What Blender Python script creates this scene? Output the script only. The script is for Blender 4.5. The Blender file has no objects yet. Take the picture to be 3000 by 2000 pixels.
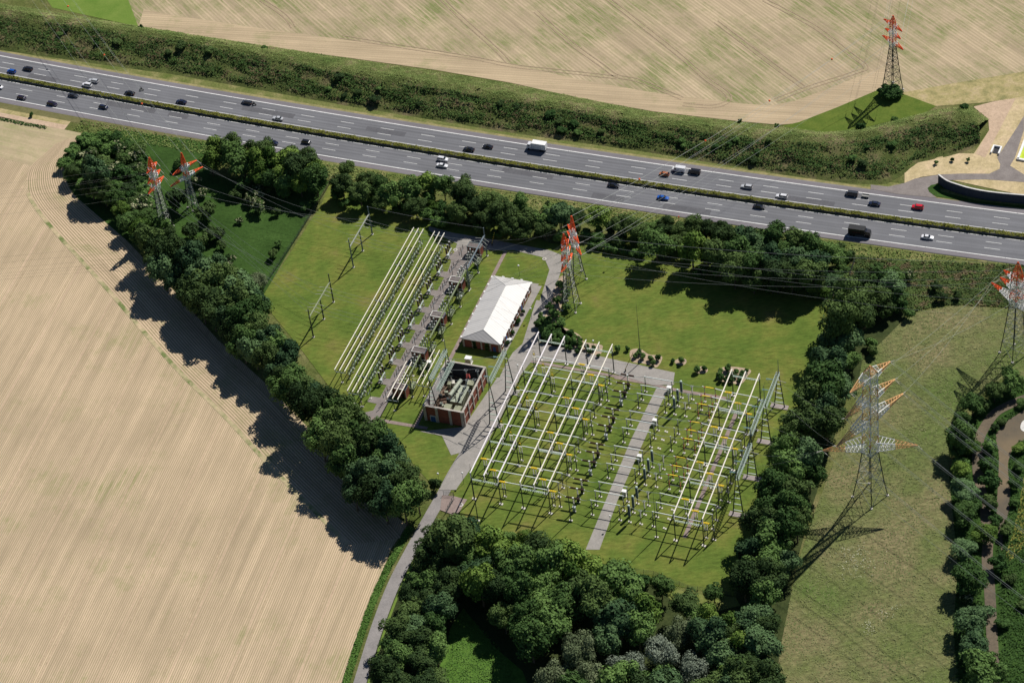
import bpy, math, random
import numpy as np
from mathutils import Vector, Matrix
random.seed(7)
RNG = np.random.default_rng(11)
SC = bpy.context.scene
R = math.radians
# ------------------------------------------------------------------ camera
FPX, DEP, ROLL, CAMH = 7514.571, 0.743756747, -0.128727141, 642.502
cam_d = bpy.data.cameras.new('camera')
cam_d.sensor_width = 36.0
cam_d.lens = 36.0 * FPX / 3000.0
cam_d.clip_start = 10.0
cam_d.clip_end = 9000.0
cam = bpy.data.objects.new('camera', cam_d)
SC.collection.objects.link(cam)
FW = np.array([0, math.cos(DEP), -math.sin(DEP)])
R0 = np.array([1.0, 0, 0]); U0 = np.cross(R0, FW)
RT = math.cos(ROLL) * R0 + math.sin(ROLL) * U0
UP = -math.sin(ROLL) * R0 + math.cos(ROLL) * U0
cam.matrix_world = Matrix(((RT[0], UP[0], -FW[0], 0), (RT[1], UP[1], -FW[1], 0), (RT[2], UP[2], -FW[2], CAMH), (0, 0, 0, 1)))
SC.camera = cam
# ------------------------------------------------------------------ light
SUN_AZ, SUN_EL = 44.5, 49.5        # direction the sun stands in: angle from +x towards +y, elevation
wd = bpy.data.worlds.new('World'); SC.world = wd; wd.use_nodes = True
nt = wd.node_tree; nt.nodes.clear()
sky = nt.nodes.new('ShaderNodeTexSky'); sky.sky_type = 'NISHITA'; sky.sun_disc = False
sky.sun_elevation = R(SUN_EL); sky.sun_rotation = R(90 - SUN_AZ); sky.air_density = 1.0; sky.dust_density = 0.0; sky.ozone_density = 4.0; sky.altitude = 600
bg = nt.nodes.new('ShaderNodeBackground'); bg.inputs[1].default_value = 0.05
wo = nt.nodes.new('ShaderNodeOutputWorld')
nt.links.new(sky.outputs[0], bg.inputs[0]); nt.links.new(bg.outputs[0], wo.inputs[0])
sl = bpy.data.lights.new('sun', 'SUN'); sl.energy = 5.0; sl.angle = R(0.5); sl.color = (1.0, 0.955, 0.88)
so = bpy.data.objects.new('sun', sl); SC.collection.objects.link(so)
sd = Vector((math.cos(R(SUN_EL)) * math.cos(R(SUN_AZ)), math.cos(R(SUN_EL)) * math.sin(R(SUN_AZ)), math.sin(R(SUN_EL))))
so.rotation_euler = sd.to_track_quat('Z', 'Y').to_euler()
SC.view_settings.view_transform = 'Standard'; SC.view_settings.look = 'None'
SC.view_settings.exposure = 0.06; SC.view_settings.gamma = 1.0
SC.view_settings.use_curve_mapping = False

# ------------------------------------------------------------------ survey helpers
# survey readings (3000 px photograph) -> points of the plane at height z
def G(x, y, z=0.0):
    d = FW + RT * ((x - 1500) / FPX) - UP * ((y - 1000) / FPX)
    t = (z - CAMH) / d[2]
    return Vector((d[0] * t, d[1] * t, z))
def O(x, y, z=0.0): return G(x * 1.27551, y * 1.27551, z)
def crop(x0, y0, s): return lambda x, y, z=0.0: G(x0 + x / s, y0 + y / s, z)
c1 = crop(0, 0, 2.351); c2 = crop(1000, 0, 2.351); c3 = crop(2000, 0, 2.351)
cBL = crop(1300, 1300, 3.92); cBR = crop(1800, 1300, 3.92); cTL = crop(1300, 950, 3.92); cTR = crop(1800, 1000, 3.92)
c5 = crop(900, 600, 3.92); c6 = crop(1000, 950, 3.357); c8 = crop(2000, 1333, 2.351)
cF = crop(1550, 920, 5.8725); cA = crop(1150, 700, 7.84); cB = crop(1000, 1000, 7.84); cM = crop(1600, 600, 4.613)
cW = crop(150, 350, 2.613); cU = crop(900, 450, 2.94); cE = crop(1600, 550, 2.138); cS = crop(2500, 1000, 1.568)
cX = crop(2650, 250, 4.237); cY = crop(2300, 700, 3.357); cK = crop(1000, 1400, 2.352)
TH = R(-24.3)
UH = Vector((math.cos(TH), math.sin(TH), 0)); VH = Vector((-math.sin(TH), math.cos(TH), 0))
def L(u, v, z=0.0): p = UH * u + VH * v; return Vector((p.x, p.y, z))
# motorway: an arc
RA, CA, TA = 5427.149, (2302.951, 5730.805), -0.474380465
def arc(s, off, z=0.0):
    t = TA + s / RA; r = RA + off
    return Vector((CA[0] + r * math.sin(t), CA[1] - r * math.cos(t), z))
def arc_rot(s): return TA + s / RA

# ------------------------------------------------------------------ materials
MATS = {}
def _new(name, rough, metal=0.0, spec=0.3):
    m = bpy.data.materials.new(name); m.use_nodes = True
    n = m.node_tree.nodes; b = n['Principled BSDF']
    b.inputs['Roughness'].default_value = rough; b.inputs['Metallic'].default_value = metal
    b.inputs['Specular IOR Level'].default_value = spec
    MATS[name] = m
    return m, m.node_tree, b
def c4v(c): return (c[0], c[1], c[2], 1.0)
def ramp(t, fac, stops):
    r = t.nodes.new('ShaderNodeValToRGB'); e = r.color_ramp.elements
    e[0].position = stops[0][0]; e[0].color = c4v(stops[0][1])
    e[1].position = stops[1][0]; e[1].color = c4v(stops[1][1])
    for p, c in stops[2:]:
        q = e.new(p); q.color = c4v(c)
    t.links.new(fac, r.inputs[0]); return r.outputs[0]
def math_n(t, op, a, b=None, clamp=False):
    n = t.nodes.new('ShaderNodeMath'); n.operation = op; n.use_clamp = clamp
    for i, v in enumerate((a, b)):
        if v is None: continue
        if isinstance(v, (int, float)): n.inputs[i].default_value = v
        else: t.links.new(v, n.inputs[i])
    return n.outputs[0]
def mixc(t, fac, a, b, mode='MIX'):
    n = t.nodes.new('ShaderNodeMix'); n.data_type = 'RGBA'; n.blend_type = mode
    for s, v in ((n.inputs[0], fac), (n.inputs[6], a), (n.inputs[7], b)):
        if isinstance(v, (int, float)): s.default_value = v
        elif isinstance(v, tuple): s.default_value = c4v(v)
        else: t.links.new(v, s)
    return n.outputs[2]
def coords(t, rot=0.0, scale=(1, 1, 1), kind='Object', uv=None):
    if uv:
        tc = t.nodes.new('ShaderNodeUVMap'); out = tc.outputs[0]
    else:
        tc = t.nodes.new('ShaderNodeTexCoord'); out = tc.outputs[kind]
    mp = t.nodes.new('ShaderNodeMapping'); mp.inputs['Rotation'].default_value[2] = rot
    mp.inputs['Scale'].default_value = scale
    t.links.new(out, mp.inputs[0]); return mp.outputs[0]
def noise(t, vec, scale, detail=3.0, rough=0.55, dist=0.0):
    n = t.nodes.new('ShaderNodeTexNoise'); n.inputs['Scale'].default_value = scale
    n.inputs['Detail'].default_value = detail; n.inputs['Roughness'].default_value = rough
    n.inputs['Distortion'].default_value = dist
    t.links.new(vec, n.inputs['Vector']); return n.outputs['Fac']
def bump(t, b, h, dist=0.3, strength=0.6):
    n = t.nodes.new('ShaderNodeBump'); n.inputs['Distance'].default_value = dist; n.inputs['Strength'].default_value = strength
    t.links.new(h, n.inputs['Height']); t.links.new(n.outputs[0], b.inputs['Normal'])
def flat(name, col, rough=0.6, metal=0.0, var=0.12, scale=1.2, spec=0.3):
    if name in MATS: return MATS[name]
    m, t, b = _new(name, rough, metal, spec)
    f = noise(t, coords(t), scale, 4)
    lo = tuple(c * (1 - var * 1.6) for c in col); hi = tuple(min(1, c * (1 + var * 1.2)) for c in col)
    t.links.new(ramp(t, f, [(0.3, lo), (0.7, hi)]), b.inputs['Base Color'])
    return m
def ground(name, stops, scale=0.08, fine=None, rough=0.95, rot=0.0, stretch=(1, 1, 1), bmp=0.0, bscale=1.5, fine_scale=1.2, fine_stretch=None, fine_rot=0.0):
    m, t, b = _new(name, rough, 0, 0.1)
    v = coords(t, rot, stretch)
    f = noise(t, v, scale, 5, 0.6)
    col = ramp(t, f, stops)
    v2 = coords(t, fine_rot, fine_stretch or (1, 1, 1))
    g = noise(t, v2, fine_scale, 4, 0.7)
    if fine: col = mixc(t, 1.0, col, ramp(t, g, [(0.3, (fine[0],) * 3), (0.7, (fine[1],) * 3)]), 'MULTIPLY')
    h_ = noise(t, v2, fine_scale * 5, 3, 0.8)
    col = mixc(t, 1.0, col, ramp(t, h_, [(0.3, (0.84,) * 3), (0.7, (1.13,) * 3)]), 'MULTIPLY')
    t.links.new(col, b.inputs['Base Color'])
    if bmp: bump(t, b, noise(t, v2, bscale, 4, 0.7), bmp, 1.0)
    return m
def leaf(name, dark, light, rnd=0.55, trans=0.07, extra=None, nscale=0.45, escale=1.1):
    m, t, b = _new(name, 0.75, 0, 0.1)
    oi = t.nodes.new('ShaderNodeObjectInfo')
    f = noise(t, coords(t), nscale, 3, 0.6)
    f = math_n(t, 'ADD', math_n(t, 'MULTIPLY', f, 0.9), math_n(t, 'MULTIPLY', math_n(t, 'SUBTRACT', oi.outputs['Random'], 0.5), rnd))
    col = ramp(t, f, [(0.25, dark), (0.7, light)])
    if extra:
        g = noise(t, coords(t), escale, 3, 0.6)
        col = mixc(t, ramp(t, g, [(0.52, (0, 0, 0)), (0.60, (1, 1, 1))]), col, extra)
    t.links.new(col, b.inputs['Base Color'])
    tr = t.nodes.new('ShaderNodeBsdfTranslucent'); t.links.new(col, tr.inputs[0])
    mx = t.nodes.new('ShaderNodeMixShader'); mx.inputs[0].default_value = trans
    out = t.nodes['Material Output']
    t.links.new(b.outputs[0], mx.inputs[1]); t.links.new(tr.outputs[0], mx.inputs[2]); t.links.new(mx.outputs[0], out.inputs[0])
    return m
def crop_rows(name, period, rot, soil, rowc, uv=False, strength=0.75, streak=0.3, green=(0.16, 0.19, 0.07), gthr=0.62, patch_scale=0.02, rowth=(0.35, 0.95)):
    """ploughed soil with rows of small plants; x = across the rows, y = along them"""
    m, t, b = _new(name, 0.97, 0, 0.05)
    vec = coords(t, rot, uv=uv) if uv else coords(t, rot)
    sp = t.nodes.new('ShaderNodeSeparateXYZ'); t.links.new(vec, sp.inputs[0])
    w = math_n(t, 'SINE', math_n(t, 'MULTIPLY', sp.outputs[0], 2 * math.pi / period))
    w = math_n(t, 'ADD', math_n(t, 'MULTIPLY', w, 0.5), 0.5)
    mp = t.nodes.new('ShaderNodeMapping'); mp.inputs['Scale'].default_value = (1.0, 0.05, 1.0); t.links.new(vec, mp.inputs[0])
    st = noise(t, mp.outputs[0], 0.28, 5, 0.7)                      # long streaks along the rows
    pa = noise(t, vec, patch_scale, 4, 0.6)
    fi = noise(t, vec, 1.6, 3, 0.7)
    base = ramp(t, pa, [(0.3, tuple(c * 0.86 for c in soil)), (0.5, soil), (0.72, tuple(min(1, c * 1.12) for c in soil))])
    base = mixc(t, 1.0, base, ramp(t, st, [(0.3, (1 - streak,) * 3), (0.68, (1 + streak * 0.25,) * 3)]), 'MULTIPLY')
    rowmask = ramp(t, w, [(rowth[0], (0, 0, 0)), (rowth[1], (1, 1, 1))])
    k = math_n(t, 'MULTIPLY', rowmask, math_n(t, 'MULTIPLY', ramp(t, fi, [(0.25, (0.35,) * 3), (0.6, (1,) * 3)]), strength))
    col = mixc(t, k, base, rowc)
    gm = noise(t, vec, 0.035, 5, 0.75)
    g2 = noise(t, mp.outputs[0], 0.9, 4, 0.75)
    gk = math_n(t, 'MULTIPLY', ramp(t, gm, [(gthr - 0.08, (0,) * 3), (gthr + 0.12, (1,) * 3)]), ramp(t, g2, [(0.40, (0,) * 3), (0.56, (1,) * 3)]))
    col = mixc(t, math_n(t, 'MULTIPLY', gk, 0.8), col, green)
    col = mixc(t, 1.0, col, ramp(t, fi, [(0.25, (0.86,) * 3), (0.7, (1.06,) * 3)]), 'MULTIPLY')
    t.links.new(col, b.inputs['Base Color'])
    bump(t, b, w, 0.06, 0.6)
    return m
def asphalt(name, col, streak=0.16):
    m, t, b = _new(name, 0.85, 0, 0.25)
    v = coords(t, 0, (1, 0.012, 1), uv=True)
    f = noise(t, v, 0.8, 4, 0.6)
    g = noise(t, coords(t), 2.2, 4, 0.7)
    c = ramp(t, f, [(0.3, tuple(x * (1 - streak) for x in col)), (0.7, tuple(x * (1 + streak) for x in col))])
    c = mixc(t, 1.0, c, ramp(t, g, [(0.3, (0.9,) * 3), (0.7, (1.08,) * 3)]), 'MULTIPLY')
    sp = t.nodes.new('ShaderNodeSeparateXYZ'); t.links.new(coords(t, uv=True), sp.inputs[0])
    wt = math_n(t, 'SINE', math_n(t, 'MULTIPLY', sp.outputs[0], 2 * math.pi / 1.75))
    c = mixc(t, 1.0, c, ramp(t, math_n(t, 'ADD', math_n(t, 'MULTIPLY', wt, 0.5), 0.5), [(0.2, (0.95,) * 3), (0.8, (1.07,) * 3)]), 'MULTIPLY')
    p = noise(t, coords(t), 0.05, 4, 0.6)
    c = mixc(t, 1.0, c, ramp(t, p, [(0.35, (0.9,) * 3), (0.7, (1.1,) * 3)]), 'MULTIPLY')
    t.links.new(c, b.inputs['Base Color'])
    return m
M_ASPH = asphalt('lane_asphalt', (0.150, 0.152, 0.165)); M_SHOULDER = asphalt('shoulder_asphalt', (0.178, 0.165, 0.178), 0.08)
M_LINE = flat('road_paint', (0.80, 0.80, 0.78), 0.7, var=0.1, scale=0.7)
M_FIELD = crop_rows('field_rows', 0.78, R(-70.3 + 90), (0.60, 0.455, 0.315), (0.27, 0.235, 0.125), strength=0.95, streak=0.32, gthr=0.60, green=(0.24, 0.25, 0.10), patch_scale=0.03)
M_HEAD = crop_rows('headland_rows', 0.80, 0, (0.62, 0.465, 0.325), (0.20, 0.18, 0.09), uv=True, strength=0.95, streak=0.3, gthr=0.58, rowth=(0.35, 0.85), green=(0.20, 0.22, 0.08))
M_UPFIELD = crop_rows('stubble_rows', 1.5, R(61.2 + 90), (0.50, 0.395, 0.265), (0.34, 0.28, 0.17), strength=0.7, streak=0.36, green=(0.15, 0.195, 0.055), gthr=0.50, patch_scale=0.03)
M_UPHEAD = crop_rows('stubble_headland', 1.5, R(17 + 90), (0.51, 0.395, 0.26), (0.36, 0.31, 0.19), strength=0.4, streak=0.3, green=(0.17, 0.21, 0.07), gthr=0.62)
M_LAWN = ground('lawn', [(0.25, (0.078, 0.132, 0.022)), (0.46, (0.118, 0.166, 0.030)), (0.6, (0.160, 0.182, 0.038)), (0.78, (0.205, 0.170, 0.062))], 0.07, (0.66, 1.18), fine_scale=0.55, fine_stretch=(0.6, 1.7, 1), fine_rot=R(20), bmp=0.05)
M_BASE = ground('rough_grass', [(0.3, (0.075, 0.105, 0.022)), (0.5, (0.13, 0.145, 0.045)), (0.7, (0.22, 0.20, 0.09))], 0.09, (0.6, 1.25), fine_scale=0.9, bmp=0.4)
M_MEADOW = ground('hay_meadow', [(0.28, (0.090, 0.150, 0.034)), (0.45, (0.138, 0.165, 0.054)), (0.56, (0.198, 0.185, 0.085)), (0.75, (0.25, 0.205, 0.115))], 0.03, (0.5, 1.3), fine_scale=0.4, fine_stretch=(1, 2.0, 1), fine_rot=R(-20), bmp=0.35, bscale=0.6)
M_DMEADOW = ground('damp_meadow', [(0.3, (0.028, 0.062, 0.012)), (0.55, (0.042, 0.088, 0.018)), (0.75, (0.06, 0.115, 0.026))], 0.07, (0.7, 1.2), fine_scale=0.8, bmp=0.2)
M_GREENF = ground('green_crop', [(0.3, (0.11, 0.19, 0.03)), (0.7, (0.17, 0.24, 0.05))], 0.12, (0.85, 1.1), fine_scale=1.5)
M_VERGE = ground('verge_grass', [(0.3, (0.10, 0.135, 0.03)), (0.55, (0.17, 0.18, 0.06)), (0.75, (0.30, 0.26, 0.12))], 0.15, (0.7, 1.2), fine_scale=1.2)
M_DRYV = ground('dry_verge', [(0.3, (0.22, 0.21, 0.09)), (0.5, (0.38, 0.32, 0.15)), (0.75, (0.50, 0.39, 0.24))], 0.2, (0.75, 1.15), fine_scale=0.9)
M_DRYV2 = ground('mown_verge', [(0.3, (0.12, 0.12, 0.045)), (0.7, (0.18, 0.165, 0.075))], 0.2, (0.85, 1.1), fine_scale=0.9)
M_DRYG = ground('dry_grass', [(0.3, (0.42, 0.34, 0.18)), (0.55, (0.55, 0.44, 0.26)), (0.8, (0.62, 0.46, 0.31))], 0.12, (0.75, 1.15), fine_scale=0.7)
M_BARE = ground('bare_soil', [(0.3, (0.46, 0.34, 0.24)), (0.7, (0.58, 0.43, 0.31))], 0.15, (0.8, 1.12), fine_scale=0.8)
M_SLOPE = ground('embankment_soil', [(0.3, (0.06, 0.09, 0.022)), (0.5, (0.105, 0.125, 0.038)), (0.68, (0.20, 0.165, 0.09))], 0.10, (0.6, 1.2), fine_scale=0.7, bmp=0.4)
M_DRIVE = ground('concrete_drive', [(0.3, (0.27, 0.255, 0.235)), (0.7, (0.35, 0.325, 0.30))], 0.25, (0.88, 1.08), fine_scale=1.3)
M_PATH = ground('worn_asphalt', [(0.3, (0.20, 0.175, 0.165)), (0.7, (0.27, 0.24, 0.225))], 0.25, (0.85, 1.1), fine_scale=1.5)
M_PAVING = ground('pink_paving', [(0.3, (0.24, 0.185, 0.17)), (0.7, (0.31, 0.245, 0.22))], 0.5, (0.85, 1.1), fine_scale=2)
M_BED = ground('bark_mulch', [(0.3, (0.36, 0.28, 0.20)), (0.7, (0.48, 0.37, 0.27))], 0.6, (0.8, 1.15), fine_scale=1.6)
M_MUD = ground('muddy_bed', [(0.3, (0.085, 0.072, 0.052)), (0.7, (0.165, 0.125, 0.082))], 0.1, (0.8, 1.15), fine_scale=0.8, rough=0.5)
M_WATER = ground('brown_water', [(0.3, (0.10, 0.088, 0.07)), (0.6, (0.18, 0.14, 0.09)), (0.8, (0.24, 0.17, 0.10))], 0.06, None, rough=0.25)
M_YGREEN = ground('lime_turf', [(0.3, (0.42, 0.55, 0.04)), (0.7, (0.52, 0.62, 0.08))], 0.3, (0.9, 1.05))
M_CONC = flat('concrete', (0.60, 0.57, 0.52), 0.9, scale=0.8)
M_CONCW = flat('pale_concrete', (0.62, 0.60, 0.57), 0.9, scale=0.5)
M_PIL = flat('pilaster_concrete', (0.42, 0.385, 0.34), 0.9, scale=0.8)
M_POST = flat('galvanised_post', (0.060, 0.072, 0.075), 0.6, 0.2)
M_GREENP = flat('green_painted_steel', (0.20, 0.24, 0.13), 0.6)
M_BLUEP = flat('blue_grey_steel', (0.15, 0.19, 0.22), 0.6)
M_MINT = flat('mint_lattice', (0.40, 0.48, 0.41), 0.55)
M_ALU = flat('aluminium', (0.62, 0.63, 0.62), 0.45, 0.3, spec=0.5)
M_CREAM = flat('cream_tube', (0.82, 0.76, 0.65), 0.5, 0.0, var=0.04)
M_PINKT = flat('bright_tube', (0.84, 0.78, 0.80), 0.35, 0.0, var=0.04, spec=0.6)
M_TUBE = flat('row_tube', (0.76, 0.80, 0.77), 0.45, 0.0, var=0.06)
M_BROWN = flat('brown_ceramic', (0.060, 0.028, 0.022), 0.35, spec=0.5)
M_WHITEI = flat('grey_ceramic', (0.62, 0.60, 0.53), 0.5)
M_TEAL = flat('glass_insulator', (0.32, 0.50, 0.50), 0.25, spec=0.6)
M_YEL = flat('yellow_steel', (0.80, 0.56, 0.02), 0.5)
M_RED = flat('red_steel', (0.32, 0.03, 0.025), 0.5)
M_CT = flat('grey_green_porcelain', (0.17, 0.205, 0.19), 0.45)
M_WHITE = flat('white_paint', (0.78, 0.78, 0.77), 0.5, var=0.05)
M_BLACK = flat('black_paint', (0.015, 0.015, 0.018), 0.35, spec=0.5)
M_WIRE = flat('wire', (0.30, 0.32, 0.30), 0.5, 0.2)
M_LINK = flat('bright_link', (0.68, 0.74, 0.68), 0.5, 0.1)
M_TANK = flat('tank_paint', (0.27, 0.28, 0.19), 0.6)
M_TANK2 = flat('pale_tank_paint', (0.34, 0.37, 0.29), 0.55)
M_RUST = flat('rusty_gravel', (0.15, 0.105, 0.075), 0.9, var=0.4, scale=1.5)
M_ORANGE = flat('orange_steel', (0.86, 0.13, 0.035), 0.6)
M_ORANGE2 = flat('faded_orange_steel', (0.74, 0.44, 0.20), 0.6)
M_TWHITE = flat('white_steel', (0.80, 0.80, 0.78), 0.6)
M_LATT = flat('dull_lattice_steel', (0.42, 0.43, 0.36), 0.6, 0.1)
M_LEGD = flat('dark_leg_steel', (0.06, 0.065, 0.06), 0.6, 0.1)
M_GLASS = flat('dark_glass', (0.012, 0.014, 0.018), 0.08, spec=0.8)
M_TYRE = flat('tyre', (0.015, 0.015, 0.015), 0.9)
M_BARK = flat('bark', (0.11, 0.085, 0.06), 0.95)
M_DOOR = flat('blue_door', (0.035, 0.10, 0.27), 0.5)
M_LAMPH = flat('lamp_globe', (0.85, 0.85, 0.83), 0.3)
M_ROOFG = flat('roof_felt', (0.155, 0.13, 0.125), 0.9)
def brick():
    m, t, b = _new('red_brick', 0.9, 0, 0.1)
    v = coords(t); f = noise(t, v, 0.5, 3); g = noise(t, v, 4.0, 3)
    c = ramp(t, f, [(0.3, (0.19, 0.060, 0.042)), (0.7, (0.27, 0.085, 0.058))])
    c = mixc(t, 1.0, c, ramp(t, g, [(0.3, (0.75,) * 3), (0.7, (1.2,) * 3)]), 'MULTIPLY')
    sp = t.nodes.new('ShaderNodeSeparateXYZ'); t.links.new(v, sp.inputs[0])
    w = math_n(t, 'FRACT', math_n(t, 'MULTIPLY', sp.outputs[2], 4.0))
    c = mixc(t, math_n(t, 'MULTIPLY', math_n(t, 'GREATER_THAN', w, 0.85), 0.4), c, (0.3, 0.22, 0.18))
    t.links.new(c, b.inputs['Base Color']); return m
M_BRICK = brick()
def roofsheet():
    m, t, b = _new('white_roof_sheet', 0.45, 0, 0.4)
    v = coords(t, -TH); sp = t.nodes.new('ShaderNodeSeparateXYZ'); t.links.new(v, sp.inputs[0])
    w = math_n(t, 'FRACT', math_n(t, 'MULTIPLY', sp.outputs[1], 1 / 1.0))
    c = mixc(t, math_n(t, 'GREATER_THAN', w, 0.82), (0.53, 0.515, 0.50), (0.40, 0.39, 0.385))
    g = noise(t, v, 0.3, 4)
    c = mixc(t, 1.0, c, ramp(t, g, [(0.3, (0.93,) * 3), (0.7, (1.03,) * 3)]), 'MULTIPLY')
    t.links.new(c, b.inputs['Base Color']); return m
M_ROOF = roofsheet()
LEAFM = {
 'oak': leaf('oak_leaves', (0.026, 0.052, 0.016), (0.095, 0.150, 0.042)),
 'maple': leaf('maple_leaves', (0.036, 0.078, 0.020), (0.130, 0.220, 0.058)),
 'blue': leaf('bluish_leaves', (0.030, 0.068, 0.028), (0.120, 0.200, 0.080)),
 'bright': leaf('bright_leaves', (0.046, 0.095, 0.016), (0.170, 0.260, 0.050)),
 'willow': leaf('willow_leaves', (0.075, 0.105, 0.050), (0.230, 0.275, 0.145), trans=0.12, rnd=0.2),
 'silver': leaf('silver_leaves', (0.12, 0.15, 0.11), (0.31, 0.36, 0.27), trans=0.12, rnd=0.15),
 'elder': leaf('elder_leaves', (0.022, 0.052, 0.012), (0.065, 0.115, 0.03), extra=(0.50, 0.50, 0.30)),
 'bush': leaf('bush_leaves', (0.034, 0.080, 0.020), (0.115, 0.205, 0.052)),
}
M_SCRUB = leaf('scrub_leaves', (0.036, 0.062, 0.018), (0.125, 0.185, 0.050), rnd=0, extra=(0.155, 0.125, 0.065), nscale=0.09, escale=0.22)
M_HERB = leaf('tall_herbs', (0.095, 0.160, 0.032), (0.245, 0.290, 0.095), rnd=0, nscale=0.12)
M_TUFT = leaf('dry_tufts', (0.115, 0.160, 0.048), (0.25, 0.255, 0.115), rnd=0, nscale=0.05)
M_LUSH = leaf('lush_herbs', (0.055, 0.125, 0.022), (0.130, 0.240, 0.050), rnd=0, nscale=0.12)
M_CREST = leaf('crest_leaves', (0.13, 0.20, 0.05), (0.32, 0.36, 0.13), rnd=0, nscale=0.1)
M_DHERB = leaf('dark_herbs', (0.026, 0.062, 0.014), (0.060, 0.125, 0.028), rnd=0)
M_MEDIAN = leaf('median_shrubs', (0.085, 0.10, 0.018), (0.24, 0.235, 0.045), rnd=0)
M_FLOWER = flat('white_blossom', (0.55, 0.55, 0.42), 0.8)

# ------------------------------------------------------------------ object helpers
COL = SC.collection
def tag(o, label=None, cat=None, group=None, kind=None):
    if label: o['label'] = label
    if cat: o['category'] = cat
    if group: o['group'] = group
    if kind: o['kind'] = kind
    return o
def link(name, me, parent=None, loc=None):
    o = bpy.data.objects.new(name, me); COL.objects.link(o)
    if parent is not None: o.parent = parent
    if loc is not None: o.location = loc
    return o
class MB:
    def __init__(s): s.v = []; s.f = []
    def add(s, vs, fs):
        n = len(s.v); s.v.extend([tuple(p) for p in vs]); s.f.extend([tuple(i + n for i in f) for f in fs]); return s
    def box(s, c, d, rz=0.0):
        x, y, z = d[0] / 2, d[1] / 2, d[2] / 2; cs, sn = math.cos(rz), math.sin(rz)
        vs = []
        for a, b_, e in ((-1, -1, -1), (1, -1, -1), (1, 1, -1), (-1, 1, -1), (-1, -1, 1), (1, -1, 1), (1, 1, 1), (-1, 1, 1)):
            px, py = a * x, b_ * y
            vs.append((c[0] + px * cs - py * sn, c[1] + px * sn + py * cs, c[2] + e * z))
        return s.add(vs, [(0, 3, 2, 1), (4, 5, 6, 7), (0, 1, 5, 4), (1, 2, 6, 5), (2, 3, 7, 6), (3, 0, 4, 7)])
    def tube(s, p, q, r, r2=None, n=6, cap=True):
        p = Vector(p); q = Vector(q); r2 = r if r2 is None else r2
        d = (q - p).normalized(); a = Vector((0, 0, 1)) if abs(d.z) < 0.9 else Vector((1, 0, 0))
        x = d.cross(a).normalized(); y = d.cross(x)
        vs = []
        for c, rr in ((p, r), (q, r2)):
            for i in range(n):
                t = 2 * math.pi * i / n; vs.append(c + (x * math.cos(t) + y * math.sin(t)) * rr)
        fs = [(i, (i + 1) % n, n + (i + 1) % n, n + i) for i in range(n)]
        if cap: fs += [tuple(range(n - 1, -1, -1)), tuple(range(n, 2 * n))]
        return s.add(vs, fs)
    def path(s, pts, r, n=5):
        for a, b_ in zip(pts, pts[1:]): s.tube(a, b_, r, n=n, cap=False)
        return s
    def bar(s, p, q, w): return s.tube(p, q, w * 0.7, n=4)
    def ball(s, c, r, nu=8, nv=5, sz=1.0):
        vs = [(c[0], c[1], c[2] - r * sz)]
        for j in range(1, nv):
            t = math.pi * j / nv - math.pi / 2
            for i in range(nu):
                a = 2 * math.pi * i / nu
                vs.append((c[0] + r * math.cos(t) * math.cos(a), c[1] + r * math.cos(t) * math.sin(a), c[2] + r * sz * math.sin(t)))
        vs.append((c[0], c[1], c[2] + r * sz)); k = len(vs) - 1
        fs = [(0, 1 + (i + 1) % nu, 1 + i) for i in range(nu)]
        for j in range(nv - 2):
            for i in range(nu):
                a = 1 + j * nu + i; b_ = 1 + j * nu + (i + 1) % nu; fs.append((a, b_, b_ + nu, a + nu))
        b0 = 1 + (nv - 2) * nu
        fs += [(b0 + i, b0 + (i + 1) % nu, k) for i in range(nu)]
        return s.add(vs, fs)
    def ring(s, c, r, t, n=12):
        pts = [(c[0] + r * math.cos(2 * math.pi * i / n), c[1] + r * math.sin(2 * math.pi * i / n), c[2]) for i in range(n + 1)]
        return s.path(pts, t, 4)
    def prism(s, pts, z0, z1):
        n = len(pts); vs = [(p[0], p[1], z0) for p in pts] + [(p[0], p[1], z1) for p in pts]
        return s.add(vs, [tuple(range(n - 1, -1, -1)), tuple(range(n, 2 * n))] + [(i, (i + 1) % n, n + (i + 1) % n, n + i) for i in range(n)])
    def mesh(s, name, mat):
        me = bpy.data.meshes.new(name); me.from_pydata(s.v, [], s.f); me.materials.append(mat); me.update(); return me
    def obj(s, name, mat, parent=None): return link(name, s.mesh(name, mat), parent)
def np_mesh(name, V, F, mat):
    """V (n,3), F (m,4) quads"""
    me = bpy.data.meshes.new(name)
    me.vertices.add(len(V)); me.vertices.foreach_set('co', V.astype(np.float32).ravel())
    me.loops.add(F.size); me.loops.foreach_set('vertex_index', F.astype(np.int32).ravel())
    me.polygons.add(len(F)); me.polygons.foreach_set('loop_start', np.arange(0, F.size, 4, dtype=np.int32))
    me.polygons.foreach_set('loop_total', np.full(len(F), 4, dtype=np.int32))
    me.materials.append(mat); me.update(calc_edges=True); me.validate(); return me
def cards(P, N, S, aspect=0.7):
    """leaf-sized quads at P with normals N and sizes S"""
    n = len(P); A = RNG.normal(size=(n, 3)); T = np.cross(N, A); T /= np.linalg.norm(T, axis=1)[:, None] + 1e-9
    B = np.cross(N, T); S = S[:, None]
    V = np.stack([P - T * S - B * S * aspect, P + T * S - B * S * aspect, P + T * S + B * S * aspect, P - T * S + B * S * aspect], 1).reshape(-1, 3)
    return V, np.arange(4 * n).reshape(-1, 4)
def thing(name, label, cat, loc, rz=0.0, group=None, scale=None):
    o = bpy.data.objects.new(name, None); COL.objects.link(o); o.empty_display_size = 0.5
    o.location = loc; o.rotation_euler = (0, 0, rz)
    if scale is not None: o.scale = scale
    tag(o, label, cat, group); return o
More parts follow.
